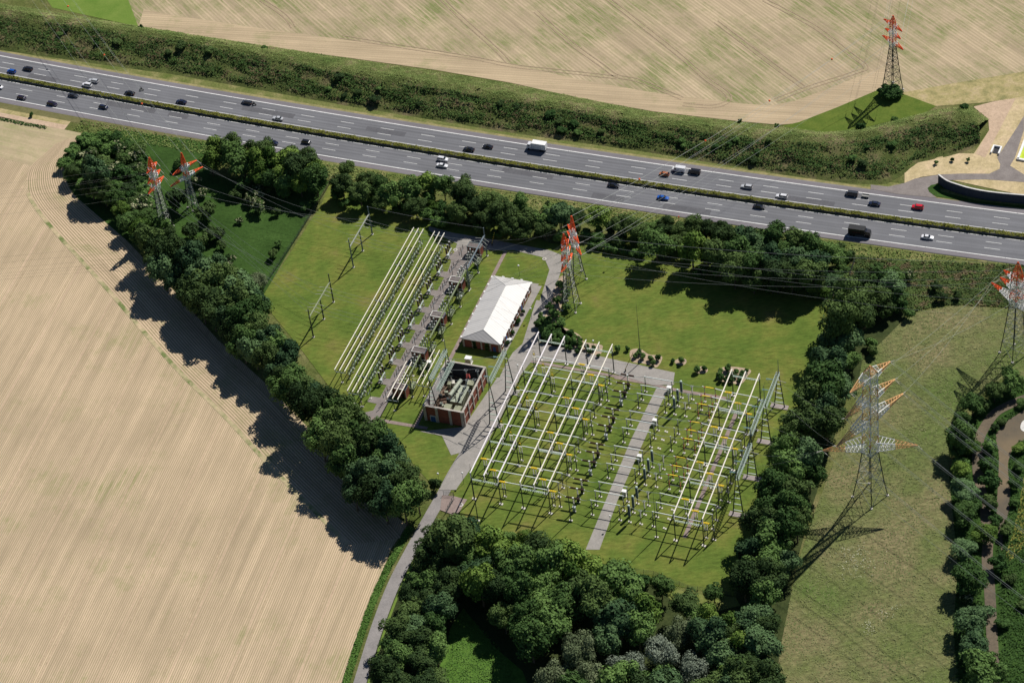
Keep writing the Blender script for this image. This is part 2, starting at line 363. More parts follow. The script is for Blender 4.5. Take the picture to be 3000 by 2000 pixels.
def place(parts, name, label, cat, loc, rz=0.0, group=None, scale=None):
    """parts: list of (part name, mesh, [sub parts])"""
    t = thing(name, label, cat, loc, rz, group, scale)
    for p in parts:
        q = link(p[0], p[1], t)
        if len(p) > 2:
            for sname, sme in p[2]: link(sname, sme, q)
    return t
def multi(name, mat, fns, pre='M'):
    out = []
    for f in fns:
        m = MB(); f(m); out.append((name, m.mesh(name, mat)))
    return out
WORDS = 'first second third fourth fifth sixth seventh eighth ninth tenth eleventh twelfth thirteenth fourteenth fifteenth sixteenth seventeenth eighteenth nineteenth'.split()
TENS = {2: 'twenty', 3: 'thirty', 4: 'forty', 5: 'fifty', 6: 'sixty', 7: 'seventy', 8: 'eighty', 9: 'ninety'}
def nth(i):
    i += 1
    if i < 20: return WORDS[i - 1]
    t, r = divmod(i, 10)
    if r == 0: return TENS[t][:-1] + 'ieth'
    return TENS[t] + '-' + WORDS[r - 1]
def poly(name, pts, z, mat, kind='structure', **kw):
    me = bpy.data.meshes.new(name); me.from_pydata([(p[0], p[1], z) for p in pts], [], [tuple(range(len(pts)))])
    me.materials.append(mat); me.update()
    if me.polygons[0].normal.z < 0: me.flip_normals()
    o = link(name, me); tag(o, kind=kind, **kw); return o
def smooth(pts, k=6, closed=False):
    out = []; n = len(pts); pts = [Vector(p) for p in pts]
    for i in range(n if closed else n - 1):
        a, b_, c, d = (pts[(i - 1) % n] if closed or i > 0 else pts[i]), pts[i], pts[(i + 1) % n], (pts[(i + 2) % n] if closed or i + 2 < n else pts[(i + 1) % n])
        for j in range(k):
            t = j / k
            out.append(0.5 * ((2 * b_) + (c - a) * t + (2 * a - 5 * b_ + 4 * c - d) * t * t + (3 * b_ - 3 * c + d - a) * t * t * t))
    if not closed: out.append(pts[-1])
    return out
def ribbon(name, left, right, z, mat, kind='structure', w=None):
    """strip between two polylines with UV in metres (x across, y along)"""
    n = len(left); vs = []; fs = []; acc = 0; uvs = []
    for i in range(n):
        l, r = Vector(left[i]), Vector(right[i])
        if i: acc += ((l + r) / 2 - (Vector(left[i - 1]) + Vector(right[i - 1])) / 2).length
        vs += [(l.x, l.y, z), (r.x, r.y, z)]; uvs += [(0, acc), (w if w else (l - r).length, acc)]
        if i: fs.append((2 * i - 2, 2 * i - 1, 2 * i + 1, 2 * i))
    me = bpy.data.meshes.new(name); me.from_pydata(vs, [], fs); uv = me.uv_layers.new(name='UVMap')
    for lp in me.loops: uv.data[lp.index].uv = uvs[lp.vertex_index]
    me.materials.append(mat); me.update()
    if me.polygons[0].normal.z < 0: me.flip_normals()
    o = link(name, me); tag(o, kind=kind); return o
def arc_strip(name, o0, o1, z, mat, s0=-160, s1=560, step=12, **kw):
    ss = np.arange(s0, s1 + 1, step)
    return ribbon(name, [arc(s, o0) for s in ss], [arc(s, o1) for s in ss], z, mat, w=abs(o1 - o0), **kw)
def band(pts, w):
    """left/right edges of a road of width w along a centre line"""
    l = []; r = []; n = len(pts)
    for i, p in enumerate(pts):
        d = (pts[min(i + 1, n - 1)] - pts[max(i - 1, 0)]); d.z = 0; d.normalize(); nn = Vector((-d.y, d.x, 0))
        l.append(p + nn * w / 2); r.append(p - nn * w / 2)
    return l, r
def inpoly(P, pts):
    x, y = P[:, 0], P[:, 1]; res = np.zeros(len(P), bool); n = len(pts); j = n - 1
    for i in range(n):
        xi, yi, xj, yj = pts[i][0], pts[i][1], pts[j][0], pts[j][1]
        c = ((yi > y) != (yj > y)) & (x < (xj - xi) * (y - yi) / (yj - yi + 1e-12) + xi); res ^= c; j = i
    return res
def sample_poly(pts, n):
    A = np.array([(p[0], p[1]) for p in pts]); lo, hi = A.min(0), A.max(0); out = []
    while sum(len(o) for o in out) < n:
        Q = RNG.uniform(lo, hi, size=(n * 2, 2)); out.append(Q[inpoly(Q, A)])
    return np.concatenate(out)[:n]
def cover(name, pts, n, size, hgt, mat, label=None, zf=None, clump=0.5, cl_scale=6.0, tilt=0.4):
    """ground cover nobody could count: many small leaf faces, one object"""
    P = sample_poly(pts, n)
    k = np.sin(P[:, 0] / cl_scale * 1.7 + np.sin(P[:, 1] / cl_scale) * 2) * np.cos(P[:, 1] / cl_scale * 1.3 + np.sin(P[:, 0] / cl_scale * 0.7) * 2)
    k = 0.5 + 0.5 * k
    H = hgt * (1 - clump + clump * k * 2) * RNG.uniform(0.1, 1.0, len(P))
    Z = (zf(P) if zf else 0) + H
    N = RNG.normal(size=(len(P), 3)) * tilt; N[:, 2] += 0.9; N /= np.linalg.norm(N, axis=1)[:, None]
    V, F = cards(np.column_stack([P, Z]), N, RNG.uniform(size[0], size[1], len(P)) * 0.5)
    o = link(name, np_mesh(name, V, F, mat)); tag(o, label=label, cat='ground cover' if label else None, kind='stuff'); return o

# ================================================================== THE GROUND
big = 5000
poly('ground', [(-big, -big + 700, 0), (big, -big + 700, 0), (big, big + 700, 0), (-big, big + 700, 0)], -0.05, M_BASE)
# left field with its rows
fl = [O(-160, 215), O(0, 268), O(100, 288), O(187, 306), O(178, 330), O(158, 358), O(146, 392), O(175, 440), O(260, 520), O(375, 640), O(500, 780), O(610, 880), O(745, 1020), O(870, 1150), O(935, 1205), O(897, 1262), O(872, 1330), O(835, 1440), O(792, 1568), O(740, 1720), O(-700, 1720)]
poly('left_field', fl, 0.0, M_FIELD)
hc = smooth([O(-150, 262), O(-40, 284), O(60, 303), O(140, 320), O(186, 306)], 6)
ribbon('field_headland', [O(-150, 225), O(0, 268), O(60, 281), O(120, 293), O(187, 306)], [O(-160, 335), O(0, 362), O(60, 378), O(100, 391), O(128, 352)], 0.02, crop_rows('upper_headland_rows', 0.8, 0, (0.50, 0.40, 0.26), (0.34, 0.29, 0.17), uv=True, strength=0.5, streak=0.3, green=(0.25, 0.27, 0.11), gthr=0.5))
ho = smooth([O(186, 309), O(168, 345), O(150, 380), O(155, 420), O(182, 460), O(262, 535), O(368, 650), O(490, 790), O(600, 895), O(738, 1042), O(862, 1165), O(925, 1235)], 6)
hi = smooth([O(128, 330), O(104, 352), O(70, 385), O(62, 430), O(78, 470), O(127, 533), O(243, 660), O(395, 835), O(520, 960), O(635, 1085), O(745, 1195), O(800, 1250)], 6)
ribbon('curved_headland', ho, hi, 0.04, M_HEAD, w=14.4)
ribbon('weedy_row_ends', *band([p + Vector((0, 0, 0)) for p in hi[20:]], 1.6), 0.06, ground('row_end_weeds', [(0.35, (0.55, 0.43, 0.28)), (0.5, (0.40, 0.35, 0.2)), (0.62, (0.16, 0.20, 0.07))], 0.16, (0.8, 1.1), fine_scale=1.0))
M_TRAM = ground('tramline_soil', [(0.3, (0.42, 0.315, 0.21)), (0.7, (0.54, 0.41, 0.28))], 0.2, (0.8, 1.12), fine_scale=0.8)
_inner = [(p.x, p.y) for p in hi[14:]] + [(p.x, p.y) for p in (O(872, 1330), O(800, 1560), O(740, 1720), O(-700, 1720), O(-400, 500), O(-160, 345), O(0, 372), O(90, 400))]
_dir = Vector((math.cos(R(70.3)), math.sin(R(70.3)), 0)); _nrm = Vector((-_dir.y, _dir.x, 0)); _c0 = O(400, 1200)
for k in range(-5, 8):
    for dd in (-.95, .95):
        pts = [_c0 + _nrm * (k * 21.5 + dd) + _dir * q for q in range(-160, 260, 4)]
        ok = inpoly(np.array([(p.x, p.y) for p in pts]), _inner); run = []
        for p, f_ in list(zip(pts, ok)) + [(None, False)]:
            if f_: run.append(p)
            else:
                if len(run) > 4: ribbon('tramline', *band(run, 0.42 if k % 2 else 0.3), 0.03, M_TRAM)
                run = []
# motorway
arc_strip('motorway_westbound', -6.6, 7.5, 0.03, M_SHOULDER)
arc_strip('motorway_eastbound', 11.2, 25.3, 0.03, M_SHOULDER)
arc_strip('westbound_lanes', -3.85, 7.0, 0.05, M_ASPH)
arc_strip('eastbound_lanes', 11.5, 22.4, 0.05, M_ASPH)
arc_strip('median_ground', 7.5, 11.2, 0.0, M_VERGE)
def line_strip(name, off, w, dashes=None, ph=0.0, seg=None):
    vs = []; fs = []
    ss = []
    if dashes:
        k = -9
        while (k + ph) * 18 < 540: ss.append(((k + ph) * 18, (k + ph) * 18 + 6.0)); k += 1
    else:
        s = -160.0
        while s < 550: ss.append((s, s + seg - 0.12 if seg else s + 12)); s += seg if seg else 12
    for a, b_ in ss:
        m = 3 if b_ - a > 10 else 1
        for j in range(m):
            p, q = a + (b_ - a) * j / m, a + (b_ - a) * (j + 1) / m; n = len(vs)
            vs += [arc(p, off - w / 2, 0.075), arc(q, off - w / 2, 0.075), arc(q, off + w / 2, 0.075), arc(p, off + w / 2, 0.075)]; fs.append((n + 3, n + 2, n + 1, n))
    me = bpy.data.meshes.new(name); me.from_pydata([tuple(v) for v in vs], [], fs); me.materials.append(M_LINE); me.update()
    if me.polygons[0].normal.z < 0: me.flip_normals()
    tag(link(name, me), kind='structure')
_pg = random.Random(5)
M_PATCH = ground('repair_patch', [(0.3, (0.105, 0.105, 0.115)), (0.7, (0.13, 0.13, 0.14))], 0.3, (0.9, 1.08))
for k in range(9):
    s_, o_ = _pg.uniform(-20, 410), _pg.choice([0.2, 3.7, -3.4, 11.9, 15.0, 18.6]); ln_ = _pg.uniform(6, 26)
    ribbon('asphalt_patch', [arc(s_, o_, 0), arc(s_ + ln_ / 2, o_, 0), arc(s_ + ln_, o_, 0)], [arc(s_, o_ + 2.9, 0), arc(s_ + ln_ / 2, o_ + 2.9, 0), arc(s_ + ln_, o_ + 2.9, 0)], 0.062, M_PATCH)
PU, PL = -1.68969 , -0.71181
line_strip('edge_line_marking', -3.85, 0.34, seg=30); line_strip('edge_line_marking', 22.4, 0.34, seg=30)
line_strip('edge_line_marking', 7.0, 0.2); line_strip('edge_line_marking', 11.45, 0.2)
line_strip('lane_dash_marking', 0.0, 0.17, True, PU); line_strip('lane_dash_marking', 3.486, 0.17, True, PU)
line_strip('lane_dash_marking', 14.704, 0.17, True, PL); line_strip('lane_dash_marking', 18.19, 0.17, True, PL)
arc_strip('north_verge', -12.5, -6.6, 0.005, M_VERGE)
arc_strip('north_gravel', -7.9, -6.6, 0.015, ground('gravel_verge', [(0.3, (0.20, 0.20, 0.08)), (0.7, (0.36, 0.30, 0.15))], 0.2, (0.75, 1.15), fine_scale=0.9))
arc_strip('south_verge', 25.3, 29.0, 0.01, M_DRYV2, s0=-160, s1=80)
arc_strip('south_verge', 25.3, 34.0, 0.005, M_VERGE, s0=80, s1=560)
# strips between the motorway and the left field
arc_strip('dry_strip', 28.9, 31.5, 0.02, M_DRYV, s0=-160, s1=26, step=9)
arc_strip('bare_strip', 31.5, 34.6, 0.02, M_BARE, s0=-160, s1=24, step=9)
arc_strip('ditch_strip', 34.6, 36.6, 0.015, M_DMEADOW, s0=-160, s1=15, step=9)

# upper fields
uf = [O(-600, -190), O(2700, -190), O(2700, 190), O(2352, 224), O(2260, 236), O(2150, 244), O(2068, 214), O(2040, 197), O(2000, 214), O(1925, 246), O(1835, 283), O(1790, 287), O(1700, 279), O(1500, 256), O(1330, 226), O(1176, 191), O(1000, 161), O(800, 133), O(600, 107), O(400, 76), O(318, 62), O(270, -60)]
poly('upper_field', uf, 0.0, M_UPFIELD)
hb = [O(318, 62), O(400, 76), O(600, 107), O(800, 133), O(1000, 161), O(1176, 191), O(1330, 226), O(1500, 256), O(1700, 279), O(1790, 287), O(1835, 283), O(1925, 246), O(2000, 214), O(2040, 197)]
ht = [O(330, 22), O(400, 36), O(600, 66), O(800, 93), O(1000, 118), O(1176, 148), O(1330, 183), O(1500, 213), O(1700, 238), O(1770, 243), O(1825, 232), O(1900, 205), O(1975, 175), O(2030, 155)]
ribbon('upper_field_headland', hb, ht, 0.03, M_UPHEAD)
poly('green_field', [O(120, 18), O(318, 62), O(268, -70), O(60, -70)], 0.02, M_GREENF)
poly('tower_meadow', [O(1795, 290), O(1835, 281), O(1925, 246), O(2000, 214), O(2040, 197), O(2068, 214), O(2150, 244), O(2120, 262), O(2060, 275), O(1950, 302), O(1900, 310)], 0.05, ground('tower_grass', [(0.3, (0.08, 0.13, 0.02)), (0.7, (0.13, 0.17, 0.03))], 0.2, (0.8, 1.1)))
poly('east_headland', [O(2068, 214), O(2150, 244), O(2260, 236), O(2352, 222), O(2800, 150), O(2800, 50), O(2352, 165), O(2200, 190)], 0.03, M_DRYV)
M_TRACK = ground('tractor_ruts', [(0.3, (0.30, 0.225, 0.15)), (0.7, (0.40, 0.31, 0.21))], 0.3, (0.8, 1.1))
def ruts(pts, name='tractor_track'):
    c = smooth(pts, 8)
    for sgn in (-1, 1):
        l, r = band(c, 1.9); mid = l if sgn < 0 else r
        ribbon(name, *band(mid, 0.45), 0.07, M_TRACK)
ruts([c2(640, -60), c2(800, 100), c2(1000, 280), c2(1100, 375), c2(1150, 430)])
ruts([c2(1340, 80), c2(1550, 270), c2(1650, 350), c2(1800, 455), c2(1900, 525), c2(2060, 560), c2(2350, 680)])
ruts([c2(0, 255), c2(400, 320), c2(900, 400), c2(1180, 455), c2(1500, 490), c2(1900, 535)])
ruts([c2(1820, -20), c2(2100, 200), c2(2351, 400), c3(160, 540), c3(300, 640), c3(310, 700), c3(200, 735), c3(0, 720)])
ruts([c3(560, 0), c3(900, 180), c3(1150, 370), c3(1260, 460), c3(1190, 500), c3(850, 610), c3(640, 690)])
ruts([c1(1800, 0), c1(1960, 110), c1(2020, 190)])
ruts([c3(230, 150), c3(600, 430), c3(830, 600)])
# embankment: profile lines surveyed along it
def resample(pts, n):
    pts = [Vector(p) for p in pts]; d = [0]
    for a, b_ in zip(pts, pts[1:]): d.append(d[-1] + (b_ - a).length)
    out = []
    for i in range(n):
        t = d[-1] * i / (n - 1); j = min(max(np.searchsorted(d, t) - 1, 0), len(pts) - 2)
        f = (t - d[j]) / (d[j + 1] - d[j]); out.append(pts[j].lerp(pts[j + 1], f))
    return out
CR = 5.0
e0 = [O(-330, 50), O(0, 116), O(400, 172), O(800, 244), O(1176, 306), O(1500, 352), O(1800, 402), O(1960, 423), O(2035, 424), O(2075, 402), O(2105, 376), O(2200, 355), O(2252, 330)]
e1 = [O(-330, -40, CR), O(0, 30, CR), O(400, 85, CR), O(800, 165, CR), O(1176, 225, CR), O(1500, 282, CR), O(1780, 318, CR), O(1900, 322, CR), O(1990, 310, CR), O(2080, 288, CR), O(2150, 272, CR), O(2215, 270, CR), O(2248, 290, CR * 0.8)]
e2 = [O(-330, -52, CR), O(0, 20, CR), O(400, 76, CR), O(800, 155, CR), O(1176, 214, CR), O(1500, 272, CR), O(1780, 306, CR), O(1900, 310, CR), O(1990, 299, CR), O(2080, 277, CR), O(2150, 262, CR), O(2222, 256, CR), O(2256, 280, CR * 0.8)]
e3 = [O(-330, -60), O(0, 8), O(400, 74), O(800, 134), O(1176, 193), O(1500, 258), O(1790, 290), O(1900, 305), O(1990, 294), O(2080, 270), O(2150, 252), O(2235, 244), O(2272, 275)]
NE = 150
E0, E1, E2, E3 = [np.array([tuple(p) for p in resample(e, NE)]) for e in (e0, e1, e2, e3)]
def emb_rows():
    rows = []
    for a, b_, k in ((E0, E1, 8), (E1, E2, 2), (E2, E3, 5)):
        for j in range(k): rows.append(a + (b_ - a) * j / k)
    rows.append(E3); return np.stack(rows)
ER = emb_rows(); jit = RNG.normal(size=ER.shape[:2]) * 0.3; jit[0] = 0; jit[-1] = 0; ER[:, :, 2] += jit; ER[:, :, 2] = np.maximum(ER[:, :, 2], -0.02)
nr = ER.shape[0]
F = np.array([[j * NE + i, j * NE + i + 1, (j + 1) * NE + i + 1, (j + 1) * NE + i] for j in range(nr - 1) for i in range(NE - 1)])
tag(link('embankment', np_mesh('embankment', ER.reshape(-1, 3), F, M_SLOPE)), kind='structure')
def emb_cover(name, n, r0, r1, size, hgt, mat, dens=None, label=None):
    i = RNG.uniform(0, NE - 1.001, n * 2); j = RNG.uniform(r0, r1, n * 2)
    if dens is not None:
        kk = np.sin(i * 0.9 + np.sin(j * 1.7) * 1.5) * 0.5 + np.sin(i * 0.37 + j * 1.1) * 0.5
        keep = RNG.uniform(-1, 1, n * 2) < kk + dens; i = i[keep][:n]; j = j[keep][:n]
    else: i = i[:n]; j = j[:n]
    i0 = i.astype(int); j0 = np.minimum(j.astype(int), nr - 2); a = (i - i0)[:, None]; b_ = (j - j0)[:, None]
    P = ER[j0, i0] * (1 - a) * (1 - b_) + ER[j0, i0 + 1] * a * (1 - b_) + ER[j0 + 1, i0] * (1 - a) * b_ + ER[j0 + 1, i0 + 1] * a * b_
    cl = 0.5 + 0.5 * np.sin(i * 1.3 + j * 2.1) * np.cos(j * 3.3 - i * 0.5)
    P[:, 2] += hgt * (0.25 + cl) * RNG.uniform(0.05, 1, len(P))
    N = RNG.normal(size=(len(P), 3)) * 0.33; N[:, 2] += 0.9; N /= np.linalg.norm(N, axis=1)[:, None]
    V, F = cards(P, N, RNG.uniform(size[0], size[1], len(P)) * 0.5)
    o = link(name, np_mesh(name, V, F, mat)); tag(o, label=label, cat='ground cover' if label else None, kind='stuff')
emb_cover('embankment_scrub', 42000, 0.9, 7.4, (0.2, 0.65), 0.8, M_SCRUB, 0.15, 'dark green scrub covering the embankment slope above the motorway')
emb_cover('crest_grass', 26000, 7.2, 15, (0.2, 0.5), 0.3, M_CREST, None, 'light green tall grass along the crest of the embankment')
emb_cover('dark_brambles', 22000, 1.2, 7.2, (0.25, 0.65), 1.8, M_DHERB, -0.3, 'dark green bramble patches on the embankment slope')

def slope_point(i, j):
    return Vector(tuple(ER[int(j), int(i)]))
# median barrier hedge
def wall_strip(name, o0, o1, h, mat, s0=-160, s1=560, z0=0.0, parent=None):
    ss = np.arange(s0, s1 + 1, 10.0); vs = []; fs = []
    for i, s in enumerate(ss):
        vs += [arc(s, o0, z0), arc(s, o0, h), arc(s, o1, h), arc(s, o1, z0)]
        if i:
            k = 4 * i
            for a, b_ in ((0, 1), (1, 2), (2, 3)): fs.append((k - 4 + a, k - 4 + b_, k + b_, k + a))
    m = MB(); m.add(vs, fs); return m.obj(name, mat, parent)
tm = thing('median_barrier', 'concrete median barrier planted with yellow-green shrubs between the carriageways', 'barrier', (0, 0, 0))
wall_strip('barrier_wall', 8.55, 10.5, 0.95, flat('dark_barrier', (0.10, 0.10, 0.11), 0.8), parent=tm)
wall_strip('kerb', 7.72, 7.88, 0.16, M_CONC, parent=tm)
n = 32000; s_ = RNG.uniform(-150, 520, n); of = RNG.uniform(8.55, 10.5, n)
P = np.array([tuple(arc(a, b_)) for a, b_ in zip(s_, of)]); P[:, 2] = 0.92 + RNG.uniform(0, 0.5, n) * (0.6 + 0.4 * np.sin(s_ * 0.9))
N = RNG.normal(size=(n, 3)) * 0.4; N[:, 2] += 1; N /= np.linalg.norm(N, axis=1)[:, None]
V, F = cards(P, N, RNG.uniform(0.12, 0.3, n)); o = link('shrubs', np_mesh('shrubs', V, F, M_MEDIAN), tm); o['kind'] = 'stuff'
# guard rail on the south side
def guard_rail(s0, s1, off, label):
    t = thing('guard_rail', label, 'guard rail', (0, 0, 0)); m = MB()
    ss = np.arange(s0, s1, 4.0)
    m.path([arc(s, off, 0.7) for s in ss], 0.14, 4); m.obj('rail', flat('rail_steel', (0.20, 0.19, 0.17), 0.6), t)
    m2 = MB()
    for s in ss: m2.box(arc(s, off + 0.2, 0.35), (0.14, 0.14, 0.7))
    o = m2.obj('rail_posts', M_LEGD, t); o['kind'] = 'stuff'
guard_rail(200, 560, 25.9, 'long low guard rail along the south edge of the motorway')

# ramp, bare ground and wall in the upper right corner
poly('dry_slope_ground', [cX(0, 1060), cX(60, 980), cX(200, 925), cX(420, 890), cX(680, 845), cX(860, 850), cX(1050, 560), cX(1040, 420), cX(850, 270), cX(1100, 205), cX(1483, 140), cX(2300, 20), cX(2300, 1400), cX(1483, 1370), cX(600, 1180), cX(420, 1110), cX(200, 1140), cX(0, 1215)], 0.06, M_DRYG)
poly('bare_ground', [cX(850, 270), cX(1100, 205), cX(1380, 165), cX(1000, 900), cX(880, 850), cX(1050, 560), cX(1040, 420)], 0.08, M_BARE)
poly('ramp_road', [cX(-420, 1235), cX(-200, 1260), cX(0, 1215), cX(130, 1160), cX(430, 1110), cX(700, 1098), cX(1050, 1100), cX(1180, 1040), cX(1190, 970), cX(1310, 1000), cX(1483, 1110), cX(2100, 1330), cX(2100, 1500), cX(1483, 1205), cX(1000, 1170), cX(560, 1180), cX(440, 1200), cX(300, 1270), cX(300, 1320), cX(400, 1400), cX(-100, 1350), cX(-420, 1290)], 0.10, M_PATH)
poly('side_road', [cX(1190, 985), cX(1310, 1000), cX(1370, 900), cX(1483, 560), cX(1483, 380), cX(1400, 520), cX(1150, 900)], 0.09, M_PATH)
poly('ramp_island', [cX(285, 1280), cX(330, 1240), cX(420, 1225), cX(450, 1320), cX(900, 1440), cX(1483, 1500), cX(1483, 1530), cX(900, 1470), cX(600, 1415), cX(400, 1385), cX(310, 1330)], 0.12, M_DMEADOW)
mb = MB(); nb = MB()
wp = smooth([cX(420, 1212), cX(520, 1285), cX(640, 1330), cX(800, 1378), cX(1000, 1418), cX(1250, 1448), cX(1500, 1470), cX(2200, 1530)], 5)
hts = [2.6] * len(wp)
for i in range(len(wp) - 1):
    a, b_ = wp[i], wp[i + 1]; d = (b_ - a).normalized(); nn = Vector((-d.y, d.x, 0)) * 0.2
    h = 4.2
    mb.add([a - nn, b_ - nn, b_ + nn, a + nn, a - nn + Vector((0, 0, h)), b_ - nn + Vector((0, 0, h)), b_ + nn + Vector((0, 0, h)), a + nn + Vector((0, 0, h))], [(0, 1, 5, 4), (1, 2, 6, 5), (2, 3, 7, 6), (3, 0, 4, 7)])
    nn *= 1.5
    nb.add([a - nn + Vector((0, 0, h)), b_ - nn + Vector((0, 0, h)), b_ + nn + Vector((0, 0, h)), a + nn + Vector((0, 0, h)), a - nn + Vector((0, 0, h + .15)), b_ - nn + Vector((0, 0, h + .15)), b_ + nn + Vector((0, 0, h + .15)), a + nn + Vector((0, 0, h + .15))], [(3, 2, 1, 0), (4, 5, 6, 7), (0, 1, 5, 4), (2, 3, 7, 6), (3, 0, 4, 7), (1, 2, 6, 5)])
t = thing('retaining_wall', 'curved dark noise wall with a pale coping beside the motorway ramp', 'wall', (0, 0, 0))
mb.obj('wall_panel', flat('noise_wall', (0.045, 0.055, 0.075), 0.8), t); nb.obj('coping', M_CONCW, t)
# lime-green tank surround at the right edge
tk = [cX(1405, 925), cX(1600, 960), cX(1800, 560), cX(1560, 520)]
poly('lime_basin', tk, 0.14, M_YGREEN)
t = thing('basin_kerb', 'white concrete kerb around the lime-green basin at the right edge', 'kerb', (0, 0, 0)); m = MB()
for a, b_ in zip(tk, tk[1:] + tk[:1]):
    d = (b_ - a); m.box(((a + b_) / 2).to_tuple()[:2] + (0.4,), (d.length + 0.5, 0.9, 0.8), math.atan2(d.y, d.x))
m.obj('kerb_wall', M_WHITE, t)
cc = cX(1138, 815); t = thing('concrete_shaft', 'small white concrete shaft with a dark opening beside the side road', 'shaft', cc, R(62)); m = MB()
for sx in (-1, 1): m.box((0, sx * 1.5, 0.5), (4.6, 0.6, 1.0))
m.box((2.1, 0, 0.5), (0.5, 2.4, 1.0)); m.obj('shaft_wall', M_WHITE, t)
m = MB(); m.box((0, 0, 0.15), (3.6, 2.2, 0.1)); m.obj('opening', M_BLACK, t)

# ---- south side ground
poly('damp_meadow', [O(330, 470), O(380, 440), O(480, 400), O(600, 420), O(700, 430), O(757, 415), O(598, 690), O(540, 660), O(470, 600), O(420, 560)], 0.03, M_DMEADOW)
poly('scrub_ground', [O(187, 306), O(290, 300), O(500, 330), O(480, 400), O(380, 440), O(330, 470), O(420, 560), O(300, 560), O(160, 440), O(146, 392), O(158, 358)], 0.02, M_DMEADOW)
lawn = [O(757, 418), O(740, 466), O(598, 688), O(690, 800), O(780, 920), O(880, 990), O(985, 1105), O(1010, 1130), O(1040, 1130), O(1060, 1190), O(1110, 1230), O(1180, 1240), O(1300, 1260), O(1400, 1300), O(1500, 1335), O(1640, 1362), O(1684, 1368), O(1700, 1290), O(1780, 1130), O(1850, 940), O(1880, 800), O(1925, 660), O(1965, 595), O(1940, 580), O(1900, 660), O(1700, 560), O(1500, 520), O(1340, 560), O(1270, 560), O(1100, 500), O(990, 490), O(850, 450)]
poly('substation_lawn', lawn, 0.05, M_LAWN)
# hay meadow on the right
hay = [O(2090, 720), O(2200, 700), O(2420, 720), O(2500, 900), O(2300, 870), O(2230, 930), O(2180, 1010), O(2180, 1090), O(2200, 1300), O(2190, 1450), O(2210, 1620), O(1780, 1640), O(1790, 1500), O(1830, 1300), O(1870, 1180), O(1900, 1100), O(1960, 950), O(1980, 830)]
poly('hay_meadow', hay, 0.04, M_MEADOW)
cover('hay_tufts', hay, 26000, (0.2, 0.5), 0.22, M_TUFT, 'rough straw-coloured grass of the meadow under the big pylon', cl_scale=3, tilt=0.22)
for nm, ctr, rad, k in (('blossom_patch', c8(1200, 740), (5, 6.5), 170), ('blossom_patch', c8(1290, 1180), (1.6, 2), 40), ('blossom_patch', c8(1420, 1080), (3.5, 3), 40), ('blossom_patch', c8(1150, 660), (3.5, 1.5), 25)):
    P = np.column_stack([RNG.normal(size=k) * rad[0] * 0.6 + ctr.x, RNG.normal(size=k) * rad[1] * 0.6 + ctr.y, RNG.uniform(0.3, 0.6, k)]); N = RNG.normal(size=(k, 3)) * 0.3; N[:, 2] += 1; N /= np.linalg.norm(N, axis=1)[:, None]
    V, F = cards(P, N, RNG.uniform(0.06, 0.15, k)); tag(link(nm, np_mesh(nm, V, F, M_FLOWER)), kind='stuff')
# rough slope between motorway and right wood
rough = [O(1945, 585), O(2100, 600), O(2352, 610), O(2500, 620), O(2500, 720), O(2300, 705), O(2160, 700), O(2090, 720), O(2060, 680), O(1960, 660)]
cover('rough_scrub', rough, 22000, (0.25, 0.7), 0.55, M_SCRUB, 'patchy brown and green scrub below the motorway at the right', cl_scale=3)
strip = [arc(s, 26.5) for s in range(24, 400, 8)] + [arc(s, 34) for s in range(392, 16, -8)]
cover('south_verge_herbs', strip, 9000, (0.25, 0.7), 0.4, M_HERB, 'green grassy verge along the south side of the motorway', cl_scale=3)
# woodland floor and clearing
poly('woodland_floor', [O(975, 1180), O(1110, 1225), O(1300, 1262), O(1500, 1338), O(1690, 1372), O(1700, 1290), O(1780, 1130), O(1850, 940), O(1960, 680), O(2080, 650), O(2080, 740), O(1950, 900), O(1860, 1180), O(1820, 1330), O(1790, 1640), O(820, 1700), O(830, 1540), O(880, 1380)], 0.02, ground('leaf_litter', [(0.3, (0.03, 0.045, 0.015)), (0.7, (0.06, 0.075, 0.025))], 0.2, (0.7, 1.2)))
poly('clearing', [O(1065, 1395), O(1035, 1440), O(1020, 1500), O(985, 1600), O(1240, 1640), O(1200, 1540), O(1130, 1480)], 0.05, ground('clearing_grass', [(0.3, (0.06, 0.14, 0.02)), (0.7, (0.11, 0.20, 0.035))], 0.3, (0.75, 1.15)))
cover('clearing_herbs', [O(1065, 1400), O(1000, 1600), O(1220, 1620), O(1150, 1490)], 5000, (0.2, 0.5), 0.3, M_LUSH, 'bright green herbs in the small clearing at the bottom', cl_scale=3)
poly('strip_lawn', [O(1500, 1336), O(1690, 1372), O(1700, 1390), O(1640, 1405), O(1560, 1395)], 0.045, ground('strip_grass', [(0.3, (0.12, 0.17, 0.03)), (0.7, (0.22, 0.22, 0.08))], 0.2, (0.8, 1.1)))
# access road and its verge
road = smooth([O(1180, 870), O(1120, 960), O(1070, 1040), O(1040, 1090), O(1018, 1132), O(985, 1190), O(945, 1262), O(905, 1340), O(870, 1430), O(838, 1530), O(805, 1640), O(770, 1760)], 5)
ribbon('access_road', *band(road, 4.3), 0.09, ground('pale_worn_asphalt', [(0.3, (0.23, 0.215, 0.21)), (0.7, (0.30, 0.28, 0.27))], 0.25, (0.85, 1.1), fine_scale=1.5))
ribbon('road_verge', [p + Vector((-1.2, -0.6, 0)) for p in band(road[26:], 8.5)[0]], [p for p in band(road[26:], 5.0)[0]], 0.07, M_GREENF)
l_, r_ = band(road[27:], 10.5)
vp = [p for p in band(road[27:], 11.5)[0]] + [p for p in band(road[27:], 6.6)[0]][::-1]
vp2 = [p for p in band(road[27:], 11.5)[1]] + [p for p in band(road[27:], 6.6)[1]][::-1]
side = vp if vp[0].x < vp2[0].x else vp2
cover('verge_herbs', side, 9000, (0.25, 0.6), 0.5, M_LUSH, 'dense green herbs between the beige field and the access road', cl_scale=3)
